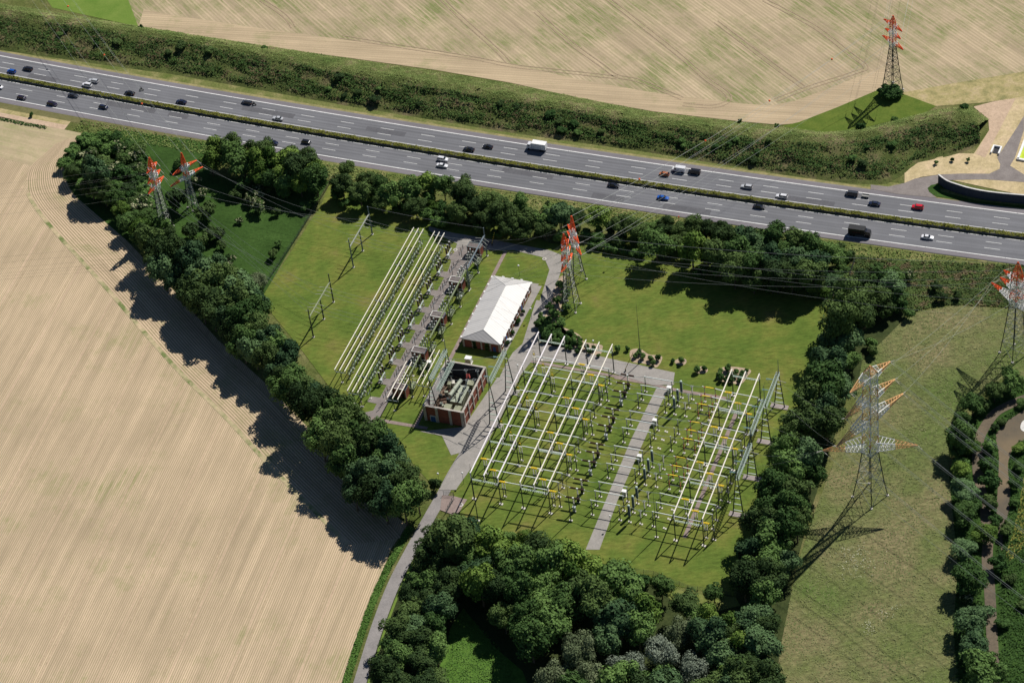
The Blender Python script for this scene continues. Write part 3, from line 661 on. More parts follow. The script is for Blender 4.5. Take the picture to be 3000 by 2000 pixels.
# driveways inside the substation
drive = [O(1248, 720), O(1236, 760), O(1228, 800), O(1300, 803), O(1400, 822), O(1550, 856), O(1545, 880), O(1530, 895), O(1470, 1030), O(1420, 1140), O(1376, 1262), O(1346, 1262), O(1400, 1130), O(1450, 1010), O(1507, 893), O(1490, 868), O(1400, 850), O(1300, 832), O(1220, 832), O(1200, 850), O(1130, 990), O(1060, 1100), O(1048, 1125), O(1010, 1125), O(1060, 1030), O(1005, 1010), O(1003, 995), O(1060, 985), O(1118, 900), O(1150, 840), O(1190, 810), O(1196, 760), O(1220, 700), O(1232, 660)]
poly('driveway', [O(1232, 690), O(1262, 692), O(1256, 712), O(1245, 740), O(1240, 790), O(1300, 800), O(1410, 826), O(1550, 856), O(1546, 884), O(1500, 885), O(1400, 855), O(1300, 834), O(1222, 828), O(1196, 862), O(1150, 960), O(1100, 1050), O(1052, 1118), O(1048, 1125), O(1008, 1125), O(1060, 1040), O(1100, 985), O(1130, 905), O(1160, 840), O(1178, 810), O(1200, 790), O(1222, 720)], 0.18, M_DRIVE)
poly('yard_road', [O(1507, 893), O(1550, 880), O(1531, 900), O(1470, 1032), O(1420, 1145), O(1377, 1262), O(1345, 1262), O(1400, 1128), O(1450, 1008)], 0.11, M_DRIVE)
poly('box_forecourt', [L(-304, 584), L(-289.4, 590.0), L(-286.2, 617), L(-281.5, 617), L(-281.8, 580.5), L(-289, 575.5), L(-295.5, 583.8)], 0.12, M_DRIVE)
poly('upper_driveway', smooth([O(985, 520), O(1040, 535), O(1100, 545), O(1180, 560), O(1262, 575), O(1300, 590), O(1262, 700), O(1240, 690), O(1262, 620), O(1250, 592), O(1180, 575), O(1105, 575), O(1060, 640), O(1030, 620), O(1050, 560), O(985, 530)], 1), 0.10, M_DRIVE)
poly('building_apron', [L(-304.5, 664.6), L(-289.2, 664.6), L(-287.8, 669), L(-304, 668.6)], 0.13, M_DRIVE)
poly('building_apron', [L(-289.2, 628), L(-287.6, 628), L(-286.4, 668), L(-289.2, 668)], 0.125, M_DRIVE)
# left-yard service path with its pads
poly('service_path', [L(-325.3, 682), L(-319, 686), L(-312, 690), L(-318.5, 677), L(-320.4, 672), L(-320.8, 586), L(-323.0, 573), L(-329.8, 586.5), L(-324.6, 590), L(-324.6, 672), L(-326.5, 676)], 0.12, M_PATH)
poly('footpath', [L(-307.3, 684), L(-305.9, 684), L(-305.9, 586), L(-307.3, 586)], 0.12, M_PAVING)
poly('footpath', [L(-324, 586.6), L(-302, 586.8), L(-302, 585.4), L(-323, 585.0)], 0.13, M_PAVING)
poly('footpath', [L(-303, 661), L(-306, 661), L(-306, 659.6), L(-303, 659.6)], 0.14, M_BED)
for v in (676.4, 666.1, 655.2, 645.4, 635.5, 625.5, 616.2, 605.4, 595.4):
    poly('service_pad', [L(-328.5, v - 1.7), L(-324.5, v - 1.9), L(-324.5, v + 1.4), L(-328.3, v + 1.2)], 0.13, M_PATH)
poly('yard_footpath', [cTR(0, 400), cTR(420, 480), cTR(700, 540), cTR(1290, 640), cTR(1280, 670), cTR(680, 570), cTR(400, 500), cTR(0, 430)], 0.13, M_PAVING)
poly('yard_footpath', [cTL(940, 400), cTL(1900, 570), cTL(2352, 650), cTL(2352, 690), cTL(1900, 600), cTL(940, 430)], 0.135, M_PAVING)
poly('yard_footpath', [L(-197.6, 620.6), L(-196.2, 620.6), L(-197.0, 558), L(-198.4, 558)], 0.14, M_PAVING)
for u, v in ((-279, 610.8), (-279, 593.6)): poly('foundation_slab', [L(u - 3, v - 1.2), L(u + 3, v - 1.2), L(u + 3, v + 1.2), L(u - 3, v + 1.2)], 0.16, M_DRIVE)
# shrub beds
def bed(pts): poly('shrub_bed', smooth(pts, 4, True), 0.08, M_BED)
bed([cTR(180, 110), cTR(290, 85), cTR(400, 150), cTR(520, 160), cTR(550, 200), cTR(490, 295), cTR(400, 270), cTR(300, 250), cTR(200, 230)])
bed([cTR(690, 220), cTR(790, 195), cTR(830, 225), cTR(800, 270), cTR(720, 265)])
bed([cTR(930, 320), cTR(1010, 285), cTR(1075, 325), cTR(1040, 365), cTR(950, 365)])
bed([cTR(1200, 320), cTR(1340, 290), cTR(1560, 325), cTR(1530, 400), cTR(1450, 490), cTR(1300, 470), cTR(1190, 440)])
bed([cF(800, 320), cF(900, 400), cF(960, 480), cF(1240, 530), cF(1260, 600), cF(1200, 700), cF(880, 690), cF(700, 640), cF(540, 640), cF(60, 400), cF(100, 200), cF(480, 200)])
bed([O(1283, 640), O(1300, 640), O(1290, 700), O(1285, 745), O(1320, 775), O(1300, 800), O(1232, 780), O(1230, 755), O(1250, 700)])
bed([cE(1740, 700), cE(1830, 590), cE(1835, 620), cE(1800, 680), cE(1760, 712)])
poly('gate_apron', [cBL(-20, 590), cBL(110, 600), cBL(270, 640), cBL(150, 830), cBL(-40, 760)], 0.17, M_PAVING)
# stream, pond and banks on the right
def water(name, pts, z, mat): poly(name, smooth(pts, 4, True), z, mat)
water('pond', [cS(830, 250), cS(790, 310), cS(700, 370), cS(655, 430), cS(668, 520), cS(665, 640), cS(658, 760), cS(662, 860), cS(672, 930), cS(685, 960), cS(690, 860), cS(715, 780), cS(722, 700), cS(712, 600), cS(715, 540), cS(760, 460), cS(900, 430), cS(900, 250)], 0.09, M_WATER)
sc = smooth([cS(860, 240), cS(780, 265), cS(720, 290), cS(650, 330), cS(600, 400), cS(575, 460), cS(570, 560), cS(580, 660), cS(600, 740), cS(610, 820), cS(618, 900), cS(615, 1000), cS(625, 1120), cS(632, 1250), cS(640, 1400), cS(650, 1600)], 5)
ribbon('stream', *band(sc, 3.6), 0.08, M_MUD)
bank = [O(2205, 1010), O(2235, 950), O(2300, 890), O(2420, 850), O(2500, 1640), O(2200, 1640), O(2190, 1450), O(2200, 1300), O(2180, 1090)]
poly('wet_bank', bank, 0.02, M_DMEADOW)
cover('bank_herbs', bank, 30000, (0.25, 0.65), 0.6, M_DHERB, 'dark green herbs on the banks of the muddy stream', cl_scale=4,
      zf=lambda P: np.where(np.min(np.linalg.norm(P[:, None, :] - np.array([(p.x, p.y) for p in sc])[None, ::2], axis=2), axis=1) < 3.2, -3.0, np.where(inpoly(P, [cS(830, 250), cS(790, 310), cS(700, 370), cS(655, 430), cS(668, 520), cS(665, 640), cS(658, 760), cS(662, 860), cS(685, 960), cS(690, 860), cS(715, 780), cS(722, 700), cS(712, 600), cS(715, 540), cS(760, 460), cS(900, 430), cS(900, 250)]), -3.0, 0.0)))
water('sandy_spit', [cS(775, 370), cS(800, 360), cS(830, 400), cS(790, 415), cS(768, 400)], 0.12, M_CONCW)
poly('yellow_reeds', [cS(784, 620), cS(770, 700), cS(740, 850), cS(700, 980), cS(720, 1010), cS(830, 900), cS(860, 700)], 0.06, ground('reed_bed', [(0.3, (0.14, 0.16, 0.03)), (0.7, (0.26, 0.23, 0.06))], 0.15, (0.7, 1.2)))

# ================================================================== TREES
def crown_mesh(name, mat, n, seed, rad=5.0, base=3.0, top=13.0, lobes=26, size=(0.28, 0.62), spread=1.0):
    g = np.random.default_rng(seed)
    cz = (base + top) / 2; rz = (top - base) / 2
    D = g.normal(size=(lobes, 3)); D /= np.linalg.norm(D, axis=1)[:, None]
    D[:, 2] = D[:, 2] * 0.8 + 0.15
    Rr = g.uniform(0.45, 0.82, lobes)[:, None]
    C = D * Rr * np.array([rad * spread, rad * spread, rz]); LR = g.uniform(0.26, 0.44, lobes) * rad
    C[0] = 0; LR[0] = rad * 0.55
    w = LR ** 2; k = g.choice(lobes, n, p=w / w.sum())
    d = g.normal(size=(n, 3)); d /= np.linalg.norm(d, axis=1)[:, None]
    d[:, 2] = np.where(d[:, 2] < -0.3, -d[:, 2], d[:, 2])
    rr = np.clip(g.normal(0.93, 0.13, n), 0.3, 1.22)[:, None]
    P = C[k] + d * LR[k][:, None] * rr
    P[:, 2] += cz
    N = d * 1.0 + g.normal(size=(n, 3)) * 0.33; N /= np.linalg.norm(N, axis=1)[:, None]
    A = g.normal(size=(n, 3)); T = np.cross(N, A); T /= np.linalg.norm(T, axis=1)[:, None] + 1e-9; B = np.cross(N, T)
    S = (g.uniform(size[0], size[1], n) * 0.5)[:, None]
    V = np.stack([P - T * S - B * S * .75, P + T * S - B * S * .75, P + T * S + B * S * .75, P - T * S + B * S * .75], 1).reshape(-1, 3)
    return np_mesh(name, V, np.arange(4 * n).reshape(-1, 4), mat)
def trunk_mesh(name, h, r, seed, limbs=5, spread=2.6):
    g = random.Random(seed); m = MB(); m.tube((0, 0, -0.2), (0, 0, h * 0.55), r, r * 0.7, 7); m.tube((0, 0, h * 0.55), (g.uniform(-.4, .4), g.uniform(-.4, .4), h), r * 0.7, r * 0.15, 6)
    for i in range(limbs):
        a = 6.28 * i / limbs + g.uniform(-.4, .4); z = h * g.uniform(0.35, 0.65)
        m.tube((0, 0, z), (math.cos(a) * spread, math.sin(a) * spread, z + h * 0.28), r * 0.4, r * 0.1, 5)
    return m.mesh(name, M_BARK)
TREES = {}
def proto(kind, mat, n, seeds, **kw):
    h = kw.pop('trunk', 9.0); r = kw.pop('tr', 0.28)
    TREES[kind] = [(crown_mesh('crown', LEAFM[mat], n, s, **kw), trunk_mesh('trunk', h, r, s, spread=kw.get('rad', 5) * 0.5)) for s in seeds]
proto('oak', 'oak', 5200, (1, 2, 3), rad=5.2, base=3.0, top=14.0)
proto('maple', 'maple', 5200, (4, 5, 6), rad=5.0, base=2.5, top=13.5, lobes=32)
proto('blue', 'blue', 5200, (7, 8), rad=5.0, base=2.5, top=13.0, lobes=22)
proto('bright', 'bright', 4200, (9, 10), rad=4.6, base=2.0, top=11.0)
proto('willow', 'willow', 6000, (12, 13), rad=5.4, base=1.5, top=10.5, lobes=18, size=(0.2, 0.45))
proto('silver', 'silver', 6000, (14,), rad=5.6, base=1.5, top=10.0, lobes=30, size=(0.2, 0.45))
proto('elder', 'elder', 1700, (15, 16), rad=2.2, base=0.3, top=3.6, lobes=12, size=(0.2, 0.42), trunk=2.4, tr=0.1)
proto('bush', 'bush', 1500, (17, 18, 19), rad=2.0, base=0.2, top=3.2, lobes=12, size=(0.18, 0.4), trunk=2.0, tr=0.09)
proto('dbush', 'oak', 1500, (20, 21), rad=2.0, base=0.2, top=3.4, lobes=12, size=(0.18, 0.4), trunk=2.0, tr=0.09)
proto('ball', 'bush', 1500, (22, 23), rad=1.5, base=0.0, top=2.4, lobes=9, size=(0.14, 0.28), trunk=1.0, tr=0.07, spread=0.6)
LOOK = {'oak': 'dark dull green tree', 'maple': 'mid green broadleaf tree', 'blue': 'bluish green tree', 'bright': 'bright green tree',
        'willow': 'pale olive willow-like tree', 'silver': 'silvery grey-green tree', 'elder': 'bush in creamy blossom', 'bush': 'rounded mid green bush', 'dbush': 'dark green bush', 'ball': 'clipped round shrub'}
BASEZ = {'oak': 8.5, 'maple': 8.0, 'blue': 7.8, 'bright': 6.5, 'willow': 6.0, 'silver': 5.7, 'elder': 2.0, 'bush': 1.7, 'dbush': 1.8, 'ball': 1.3}
RADS = {'oak': 5.2, 'maple': 5.0, 'blue': 5.0, 'bright': 4.6, 'willow': 5.4, 'silver': 5.6, 'elder': 2.2, 'bush': 2.0, 'dbush': 2.0, 'ball': 1.35}
ORIENT = {}
def plant(items, where, group):
    """items: (point of the crown centre as f(z), kind, radius, height factor)"""
    cnt = {}
    for pf, kind, rad, hf in items:
        s = rad / RADS[kind]; zc = BASEZ[kind] * s * hf
        p = pf(zc); p = Vector((p.x, p.y, 0))
        ORIENT.setdefault(where, []).append(p)
        k = cnt.get(kind, 0); cnt[kind] = k + 1
        small = kind in ('elder', 'bush', 'dbush', 'ball')
        crown, trunk = random.choice(TREES[kind])
        t = thing('bush' if small else 'tree', f'{nth(k)} {LOOK[kind]} {where}', 'bush' if small else 'tree', p, random.uniform(0, 6.28), group, (s * random.uniform(.86, 1.16), s * random.uniform(.86, 1.16), s * hf * random.uniform(.92, 1.12)))
        link('crown', crown, t); link('trunk', trunk, t)
def scatter(pts, spacing, kinds, rr, hf, seed, zc=8.0):
    g = random.Random(seed); P = [(p[0], p[1]) for p in pts]; A = np.array(P); lo, hi = A.min(0), A.max(0); out = []
    for _ in range(9000):
        q = (g.uniform(lo[0], hi[0]), g.uniform(lo[1], hi[1]))
        if not inpoly(np.array([q]), A)[0]: continue
        if all((q[0] - o[0]) ** 2 + (q[1] - o[1]) ** 2 > spacing ** 2 for o in out): out.append(q)
    items = []
    out.sort(key=lambda q: (-q[1], q[0]))
    for q in out:
        kd = g.choices([k[0] for k in kinds], [k[1] for k in kinds])[0]
        items.append((lambda z, q=q: Vector((q[0], q[1], 0)), kd, g.uniform(*rr), g.uniform(*hf)))
    return items
# ground polygons of the woods are the crown outlines read at mid-crown height
def OZ(z): return lambda x, y: O(x, y, z)
z = OZ(12.5)
beltA = [z(340, 550), z(420, 580), z(480, 605), z(585, 680), z(592, 730), z(645, 790), z(655, 850), z(700, 895), z(765, 938), z(835, 982), z(905, 1025), z(945, 1080), z(962, 1122), z(945, 1172), z(875, 1165), z(805, 1115), z(775, 1055), z(722, 985), z(700, 935), z(672, 900), z(640, 850), z(570, 800), z(520, 745), z(445, 690), z(365, 615)]
plant(scatter(beltA, 5.1, [('oak', 4), ('blue', 3), ('maple', 2)], (5.4, 7.0), (1.05, 1.2), 3), 'down the tall belt beside the beige field', 'trees of the tall belt beside the beige field')
def W(x, y): return lambda zz: cW(x, y, zz)
r26 = 1.3 / 2.613 / 7.2
plant([(W(340, 420), 'blue', 6.6, 1.1), (W(250, 370), 'maple', 3.8, .9), (W(400, 560), 'oak', 4.5, 1.0), (W(480, 600), 'maple', 4.2, .9), (W(300, 520), 'oak', 4.5, .9), (W(180, 400), 'oak', 3.8, .8),
       (W(540, 700), 'bright', 4.0, .8), (W(600, 780), 'maple', 4.6, .9), (W(680, 820), 'bright', 4.4, .8), (W(740, 740), 'maple', 3.6, .8), (W(780, 900), 'oak', 4.6, 1.0), (W(690, 880), 'maple', 4.4, .9), (W(900, 880), 'oak', 4.0, .9), (W(560, 640), 'bush', 3.0, 1.0),
       (W(190, 220), 'bush', 3.0, .9), (W(260, 180), 'bush', 3.4, .8), (W(350, 160), 'bush', 3.4, .8), (W(420, 210), 'dbush', 3.0, .9), (W(200, 300), 'bush', 3.4, .9), (W(300, 270), 'dbush', 3.6, .9), (W(140, 300), 'dbush', 3.0, .9)],
      'beside the rounded corner of the beige field', 'trees and bushes at the field corner')
plant([(W(x, y), k, rad * r26, 1.0) for x, y, k, rad in (
    (500, 220, 'elder', 55), (640, 280, 'elder', 60), (555, 290, 'dbush', 60), (660, 375, 'elder', 45), (600, 215, 'dbush', 28), (630, 440, 'bush', 48), (700, 490, 'bush', 45), (690, 670, 'elder', 62), (640, 590, 'bush', 55), (730, 560, 'bush', 45),
    (955, 610, 'dbush', 80), (1180, 715, 'dbush', 62), (970, 340, 'bush', 50), (1090, 470, 'elder', 45), (1160, 560, 'elder', 34), (1070, 860, 'dbush', 62), (1150, 930, 'dbush', 55), (1230, 870, 'dbush', 55), (1310, 965, 'dbush', 32),
    (1345, 1105, 'elder', 60), (1440, 775, 'elder', 24), (1575, 665, 'elder', 52), (1510, 615, 'elder', 38), (1570, 580, 'elder', 44), (1575, 520, 'elder', 40), (1415, 570, 'dbush', 40), (1480, 500, 'bush', 55), (1790, 540, 'bush', 58), (1655, 545, 'dbush', 30),
    (1725, 710, 'dbush', 28), (1938, 670, 'bush', 38), (1740, 950, 'bush', 26), (1700, 1030, 'dbush', 32), (1290, 880, 'dbush', 34))],
    'in the meadow around two orange pylons', 'bushes in the damp meadow')
plant([(W(1570, 1230), 'willow', 4.6, 0.75)], 'at the fence corner of the dark meadow', None)
wz = OZ(8)
plant(scatter([wz(480, 350), wz(520, 338), wz(600, 352), wz(690, 372), wz(745, 388), wz(752, 420), wz(715, 432), wz(620, 405), wz(540, 385), wz(478, 372)], 5.6, [('bright', 3), ('maple', 4), ('oak', 2)], (5.0, 6.4), (.85, 1.05), 5), 'down the grove between pylons and motorway', 'trees of the grove below the motorway')
cornerP = [W_(x, y) for W_ in (lambda x, y: cW(x, y, 2.0),) for x, y in ((240, 130), (400, 120), (560, 150), (700, 230), (730, 400), (720, 560), (800, 680), (830, 820), (700, 860), (560, 780), (440, 640), (300, 560), (160, 430), (110, 330), (170, 210))]
plant(scatter(cornerP, 5.4, [('bush', 6), ('dbush', 3), ('elder', 1)], (3.6, 4.8), (.7, .9), 31), 'in the thicket left of the orange pylons', 'bushes of the thicket left of the pylons')
underU = [cU(x, y) for x, y in ((250, 330), (500, 420), (700, 500), (1000, 560), (1300, 640), (1600, 720), (1900, 760), (2200, 760), (2330, 640), (2100, 620), (1700, 560), (1300, 470), (1000, 420), (600, 380), (300, 300))]
plant(scatter(underU, 6.4, [('bush', 4), ('dbush', 5)], (3.0, 4.0), (.9, 1.1), 32), 'in the undergrowth above the left yard', 'undergrowth bushes above the left yard')
underD = [cE(x, y) for x, y in ((280, 330), (600, 400), (800, 440), (1000, 480), (1100, 620), (1400, 680), (1700, 700), (1800, 600), (1880, 480), (1700, 440), (1300, 400), (900, 330), (600, 300), (300, 270))]
plant(scatter(underD, 7.0, [('bush', 4), ('dbush', 5)], (3.0, 4.0), (.9, 1.1), 33), 'in the undergrowth above the large lawn', 'undergrowth bushes above the large lawn')
def UU(x, y): return lambda zz: cU(x, y, zz)
r29 = 1.25 / 2.94 / 7.6
plant([(UU(x, y), k, rad * r29, hf) for x, y, rad, k, hf in (
    (345, 140, 62, 'oak', .9), (300, 275, 80, 'oak', .9), (520, 225, 66, 'oak', 1.), (450, 340, 90, 'oak', .9), (610, 290, 78, 'maple', .9), (720, 365, 92, 'maple', .9), (895, 300, 92, 'maple', 1.), (1040, 262, 82, 'bright', 1.05), (1175, 285, 76, 'maple', 1.),
    (1350, 340, 100, 'oak', 1.), (1420, 440, 90, 'oak', .9), (1570, 430, 84, 'oak', .9), (1690, 520, 95, 'oak', .9), (1820, 440, 92, 'maple', .9), (1900, 560, 90, 'oak', .9), (2060, 545, 86, 'maple', .9), (2180, 525, 100, 'blue', .95), (2330, 540, 60, 'oak', .8),
    (930, 450, 76, 'oak', .9), (1290, 510, 84, 'oak', .9), (1740, 640, 80, 'oak', .8), (1860, 670, 66, 'oak', .8), (640, 430, 70, 'oak', .8), (1080, 440, 62, 'bright', .7), (1600, 560, 80, 'oak', .8), (2280, 620, 60, 'oak', .8), (1480, 540, 70, 'oak', .8), (2040, 650, 70, 'oak', .8))],
    'in the wood above the left yard', 'trees between motorway and left yard')
plant([(UU(x, y), k, rad * r29, 1.0) for x, y, rad, k in ((1160, 590, 62, 'bush'), (1090, 585, 45, 'bush'), (1560, 620, 60, 'bush'), (250, 340, 50, 'bush'), (320, 420, 40, 'bush'), (640, 240, 50, 'dbush'), (1370, 250, 22, 'dbush'), (2070, 430, 24, 'dbush'), (1260, 440, 44, 'bush'), (780, 480, 40, 'bush'), (1110, 520, 42, 'dbush'), (1390, 590, 50, 'dbush'))],
    'below the wood above the left yard', 'bushes under the wood')
def EE(x, y): return lambda zz: cE(x, y, zz)
r21 = 1.22 / 2.138 / 7.9
plant([(EE(x, y), k, rad * r21, hf) for x, y, rad, k, hf in (
    (80, 175, 66, 'blue', .95), (320, 190, 66, 'bright', .9), (185, 190, 34, 'oak', .8), (480, 235, 64, 'oak', .85), (565, 265, 62, 'oak', .85), (750, 240, 58, 'oak', .9), (830, 265, 52, 'oak', .9), (930, 240, 60, 'oak', .9), (1030, 265, 56, 'oak', .9), (1105, 270, 56, 'oak', .9), (670, 250, 44, 'maple', .8), (880, 300, 50, 'oak', .8),
    (690, 360, 88, 'maple', .85), (915, 395, 92, 'bright', 1.0), (1410, 305, 84, 'maple', 1.), (1230, 335, 82, 'blue', 1.), (1130, 350, 80, 'oak', 1.), (1080, 430, 84, 'oak', 1.), (1200, 430, 84, 'maple', 1.), (1330, 385, 80, 'blue', 1.), (1300, 480, 84, 'maple', 1.), (1410, 470, 84, 'blue', 1.), (1480, 400, 74, 'maple', 1.),
    (1570, 470, 88, 'blue', 1.), (1665, 370, 78, 'maple', 1.), (1570, 350, 74, 'oak', 1.), (1690, 480, 84, 'blue', 1.), (1760, 430, 64, 'maple', .9), (1840, 440, 54, 'maple', .8), (1795, 585, 52, 'blue', .6), (1725, 645, 54, 'bright', .55), (1650, 560, 80, 'oak', 1.), (1845, 520, 46, 'maple', .7), (1180, 520, 80, 'oak', .95), (1450, 550, 80, 'oak', .95), (1540, 560, 76, 'oak', .95), (1300, 570, 70, 'oak', .9), (1680, 610, 60, 'oak', .85), (970, 540, 44, 'bush', 1.), (1020, 400, 60, 'oak', .9), (810, 350, 50, 'oak', .8))],
    'in the grove above the large lawn', 'trees north of the large lawn')
plant([(EE(x, y), 'bush', 2.6, .8) for x, y in ((290, 350), (340, 362), (390, 372), (440, 380), (490, 392), (540, 400), (590, 408), (250, 290), (330, 270))], 'in the hedge along the top fence', 'hedge bushes along the north fence')
plant([(EE(x, y), k, rad * r21, hf) for x, y, rad, k, hf in (
    (1950, 605, 80, 'oak', .8), (2050, 560, 84, 'maple', .85), (2150, 600, 84, 'blue', .8), (2190, 690, 62, 'maple', .7), (1900, 715, 104, 'oak', 1.1), (1960, 810, 96, 'oak', 1.05), (1830, 870, 106, 'oak', 1.15), (1890, 960, 84, 'blue', 1.), (1790, 960, 74, 'blue', 1.), (1890, 1075, 62, 'maple', .8), (2040, 690, 80, 'oak', .9), (2120, 760, 70, 'dbush', 1.),
    (1750, 1110, 96, 'blue', 1.), (1730, 1220, 110, 'maple', 1.1), (1820, 1270, 84, 'blue', 1.05), (1640, 1330, 88, 'oak', 1.), (1720, 1380, 90, 'blue', 1.), (1790, 1400, 80, 'oak', 1.), (1640, 1440, 90, 'oak', 1.), (1560, 1480, 78, 'oak', 1.), (1760, 1490, 80, 'oak', 1.))],
    'in the belt right of the large lawn', 'trees of the belt right of the large lawn')
def K8(x, y): return c8(x, y, 8)
beltE = [K8(700, -40), K8(900, 0), K8(930, 60), K8(830, 230), K8(780, 330), K8(850, 440), K8(830, 560), K8(740, 640), K8(720, 780), K8(690, 900), K8(640, 1050), K8(590, 1180), K8(560, 1330), K8(560, 1450), K8(620, 1600), K8(300, 1620), K8(250, 1400), K8(330, 1180), K8(430, 1080), K8(430, 940), K8(420, 860), K8(420, 740), K8(460, 640), K8(520, 500), K8(580, 360), K8(620, 200)]
plant(scatter(beltE, 6.3, [('oak', 4), ('maple', 3), ('blue', 3)], (4.9, 6.8), (.85, 1.05), 8), 'down the belt beside the hay meadow', 'trees between the yard and the hay meadow')
zb = OZ(9.5)
F1 = [zb(985, 1215), zb(1040, 1200), zb(1090, 1215), zb(1100, 1270), zb(1080, 1300), zb(1050, 1340), zb(1030, 1410), zb(1000, 1480), zb(985, 1580), zb(880, 1600), zb(875, 1530), zb(900, 1460), zb(930, 1380), zb(955, 1320)]
plant([(lambda zz: O(1040, 1235, zz), 'oak', 8.2, 1.0), (lambda zz: O(1000, 1110, zz), 'dbush', 3.0, 1.2), (lambda zz: O(1205, 1245, zz), 'bright', 4.4, .9), (lambda zz: O(1170, 1240, zz), 'maple', 2.6, 1.)], 'near the gate of the access road', None)
cover('ditch_herbs', [arc(s_, 34.8) for s_ in range(-60, 18, 6)] + [arc(s_, 36.4) for s_ in range(12, -66, -6)], 1500, (0.25, 0.6), 0.6, M_DHERB)
plant(scatter(F1, 5.8, [('oak', 4), ('maple', 4), ('blue', 2)], (4.8, 6.4), (.75, 1.0), 12), 'down the wood along the access road', 'trees along the access road')
F2 = [zb(1120, 1248), zb(1180, 1250), zb(1260, 1262), zb(1340, 1284), zb(1400, 1306), zb(1430, 1340), zb(1450, 1385), zb(1500, 1390), zb(1560, 1375), zb(1620, 1400), zb(1700, 1425), zb(1700, 1590), zb(1300, 1610), zb(1285, 1570), zb(1240, 1500), zb(1165, 1425), zb(1105, 1360), zb(1090, 1290)]
PALE = [O(x, y, 6) for x, y in ((1520, 1500), (1440, 1540), (1590, 1540), (1330, 1490), (1270, 1550), (1360, 1560), (1560, 1450))]
def clear_of(items, pts, r_): return [it for it in items if all((it[0](0) - Vector((p.x, p.y, 0))).length > r_ for p in pts)]
plant(clear_of(scatter(F2, 6.3, [('maple', 5), ('oak', 3), ('bright', 2), ('blue', 2)], (5.2, 7.6), (.8, 1.1), 21), PALE, 8.5), 'down the big wood below the yard', 'trees of the big wood below the yard')
plant([(lambda zz, x=x, y=y: O(x, y, zz), k, r_, h_) for x, y, k, r_, h_ in ((1520, 1500, 'silver', 6.6, 1.1), (1440, 1540, 'silver', 6.2, 1.1), (1590, 1540, 'silver', 6.4, 1.), (1330, 1490, 'willow', 7.4, 1.15), (1270, 1550, 'willow', 6.2, 1.1), (1360, 1560, 'willow', 6.0, 1.1), (1560, 1450, 'willow', 6.0, 1.1),
      (1640, 1360, 'maple', 3.4, .9), (1520, 1350, 'maple', 3.8, .9), (1480, 1330, 'bush', 2.8, 1.), (1600, 1420, 'maple', 4.6, 1.), (1700, 1450, 'oak', 4.8, 1.))],
      'at the bottom edge right of the clearing', 'pale trees near the bottom edge')
def SS(x, y): return lambda zz: cS(x, y, zz)
r16 = 1.15 / 1.568 / 8.0
plant([(SS(x, y), k, rad * r16, hf) for x, y, rad, k, hf in (
    (725, 175, 52, 'maple', .8), (650, 225, 46, 'oak', .8), (550, 290, 42, 'maple', .8), (500, 345, 34, 'maple', .8), (490, 440, 64, 'maple', .9), (500, 560, 40, 'bush', 1.), (490, 580, 46, 'bright', .7), (520, 690, 58, 'blue', .7), (515, 790, 48, 'maple', .7), (560, 740, 36, 'bush', 1.), (600, 880, 44, 'bright', .7), (505, 950, 46, 'blue', .7),
    (530, 1095, 68, 'maple', .7), (550, 1270, 66, 'blue', .7), (555, 1400, 60, 'blue', .7), (590, 1520, 78, 'maple', .75), (680, 370, 22, 'dbush', .8), (650, 395, 20, 'dbush', .8), (622, 470, 36, 'bush', .9), (610, 560, 42, 'bush', .9), (622, 640, 44, 'bush', .9), (625, 740, 40, 'dbush', .9), (765, 490, 26, 'bright', .5), (758, 570, 24, 'maple', .5),
    (740, 660, 24, 'bush', 1.), (735, 740, 22, 'bush', 1.), (705, 860, 36, 'dbush', 1.), (665, 1020, 36, 'bush', 1.), (630, 1450, 26, 'bush', 1.), (530, 1180, 28, 'elder', 1.), (600, 290, 36, 'dbush', 1.), (775, 285, 24, 'maple', .5), (470, 480, 40, 'maple', .8), (540, 480, 40, 'bright', .6), (650, 830, 30, 'bush', .9))],
    'down the banks of the muddy stream', 'trees and bushes along the stream')
plant(scatter([cS(x, y) for x, y in ((690, 1080), (800, 980), (900, 1000), (900, 1620), (680, 1620), (660, 1300))], 11, [('bush', 4), ('dbush', 4)], (1.8, 3.2), (.5, .9), 51), 'in the dark scrub right of the stream', 'bushes right of the stream')
def FF(x, y): return lambda zz: cF(x, y, zz)
r58 = 1.45 / 5.87 / 8.0
balls = [(715, 325, 58), (750, 455, 52), (710, 580, 40), (870, 440, 50), (870, 510, 48), (790, 385, 42), (820, 640, 38), (990, 560, 40), (1110, 585, 36), (1040, 640, 42), (1195, 710, 30), (1525, 585, 52), (1695, 595, 38), (1895, 655, 42), (1950, 730, 44), (1825, 715, 38), (2090, 755, 48), (2215, 745, 48), (2140, 835, 42),
         (440, 180, 44), (400, 265, 46), (500, 285, 44), (330, 230, 60), (260, 100, 55), (350, 90, 50), (150, 180, 55), (200, 40, 50), (230, 280, 60), (280, 400, 60), (400, 380, 60), (470, 480, 60), (540, 390, 55), (640, 440, 50), (330, 320, 50), (880, 585, 40), (640, 560, 40)]
plant([(FF(x, y), 'ball', rad * r58, 1.0) for x, y, rad in balls], 'in the shrub bed above the busbars', 'round shrubs north of the busbars')
r39 = 1.4 / 3.92 / 8.0
def TT(x, y): return lambda zz: cTR(x, y, zz)
plant([(TT(x, y), 'ball', rad * r39, 1.0) for x, y, rad in ((672, 220, 24), (768, 215, 34), (945, 320, 38), (1035, 310, 28), (1215, 340, 28), (1205, 375, 32), (1230, 415, 36), (1303, 305, 34), (1400, 350, 28), (1465, 365, 30), (1518, 330, 24), (1455, 405, 28), (1390, 400, 24), (1345, 380, 36), (1285, 435, 30), (1350, 440, 30), (1440, 450, 24))],
      'in the mulch beds above the right busbars', 'round shrubs in the mulch beds')
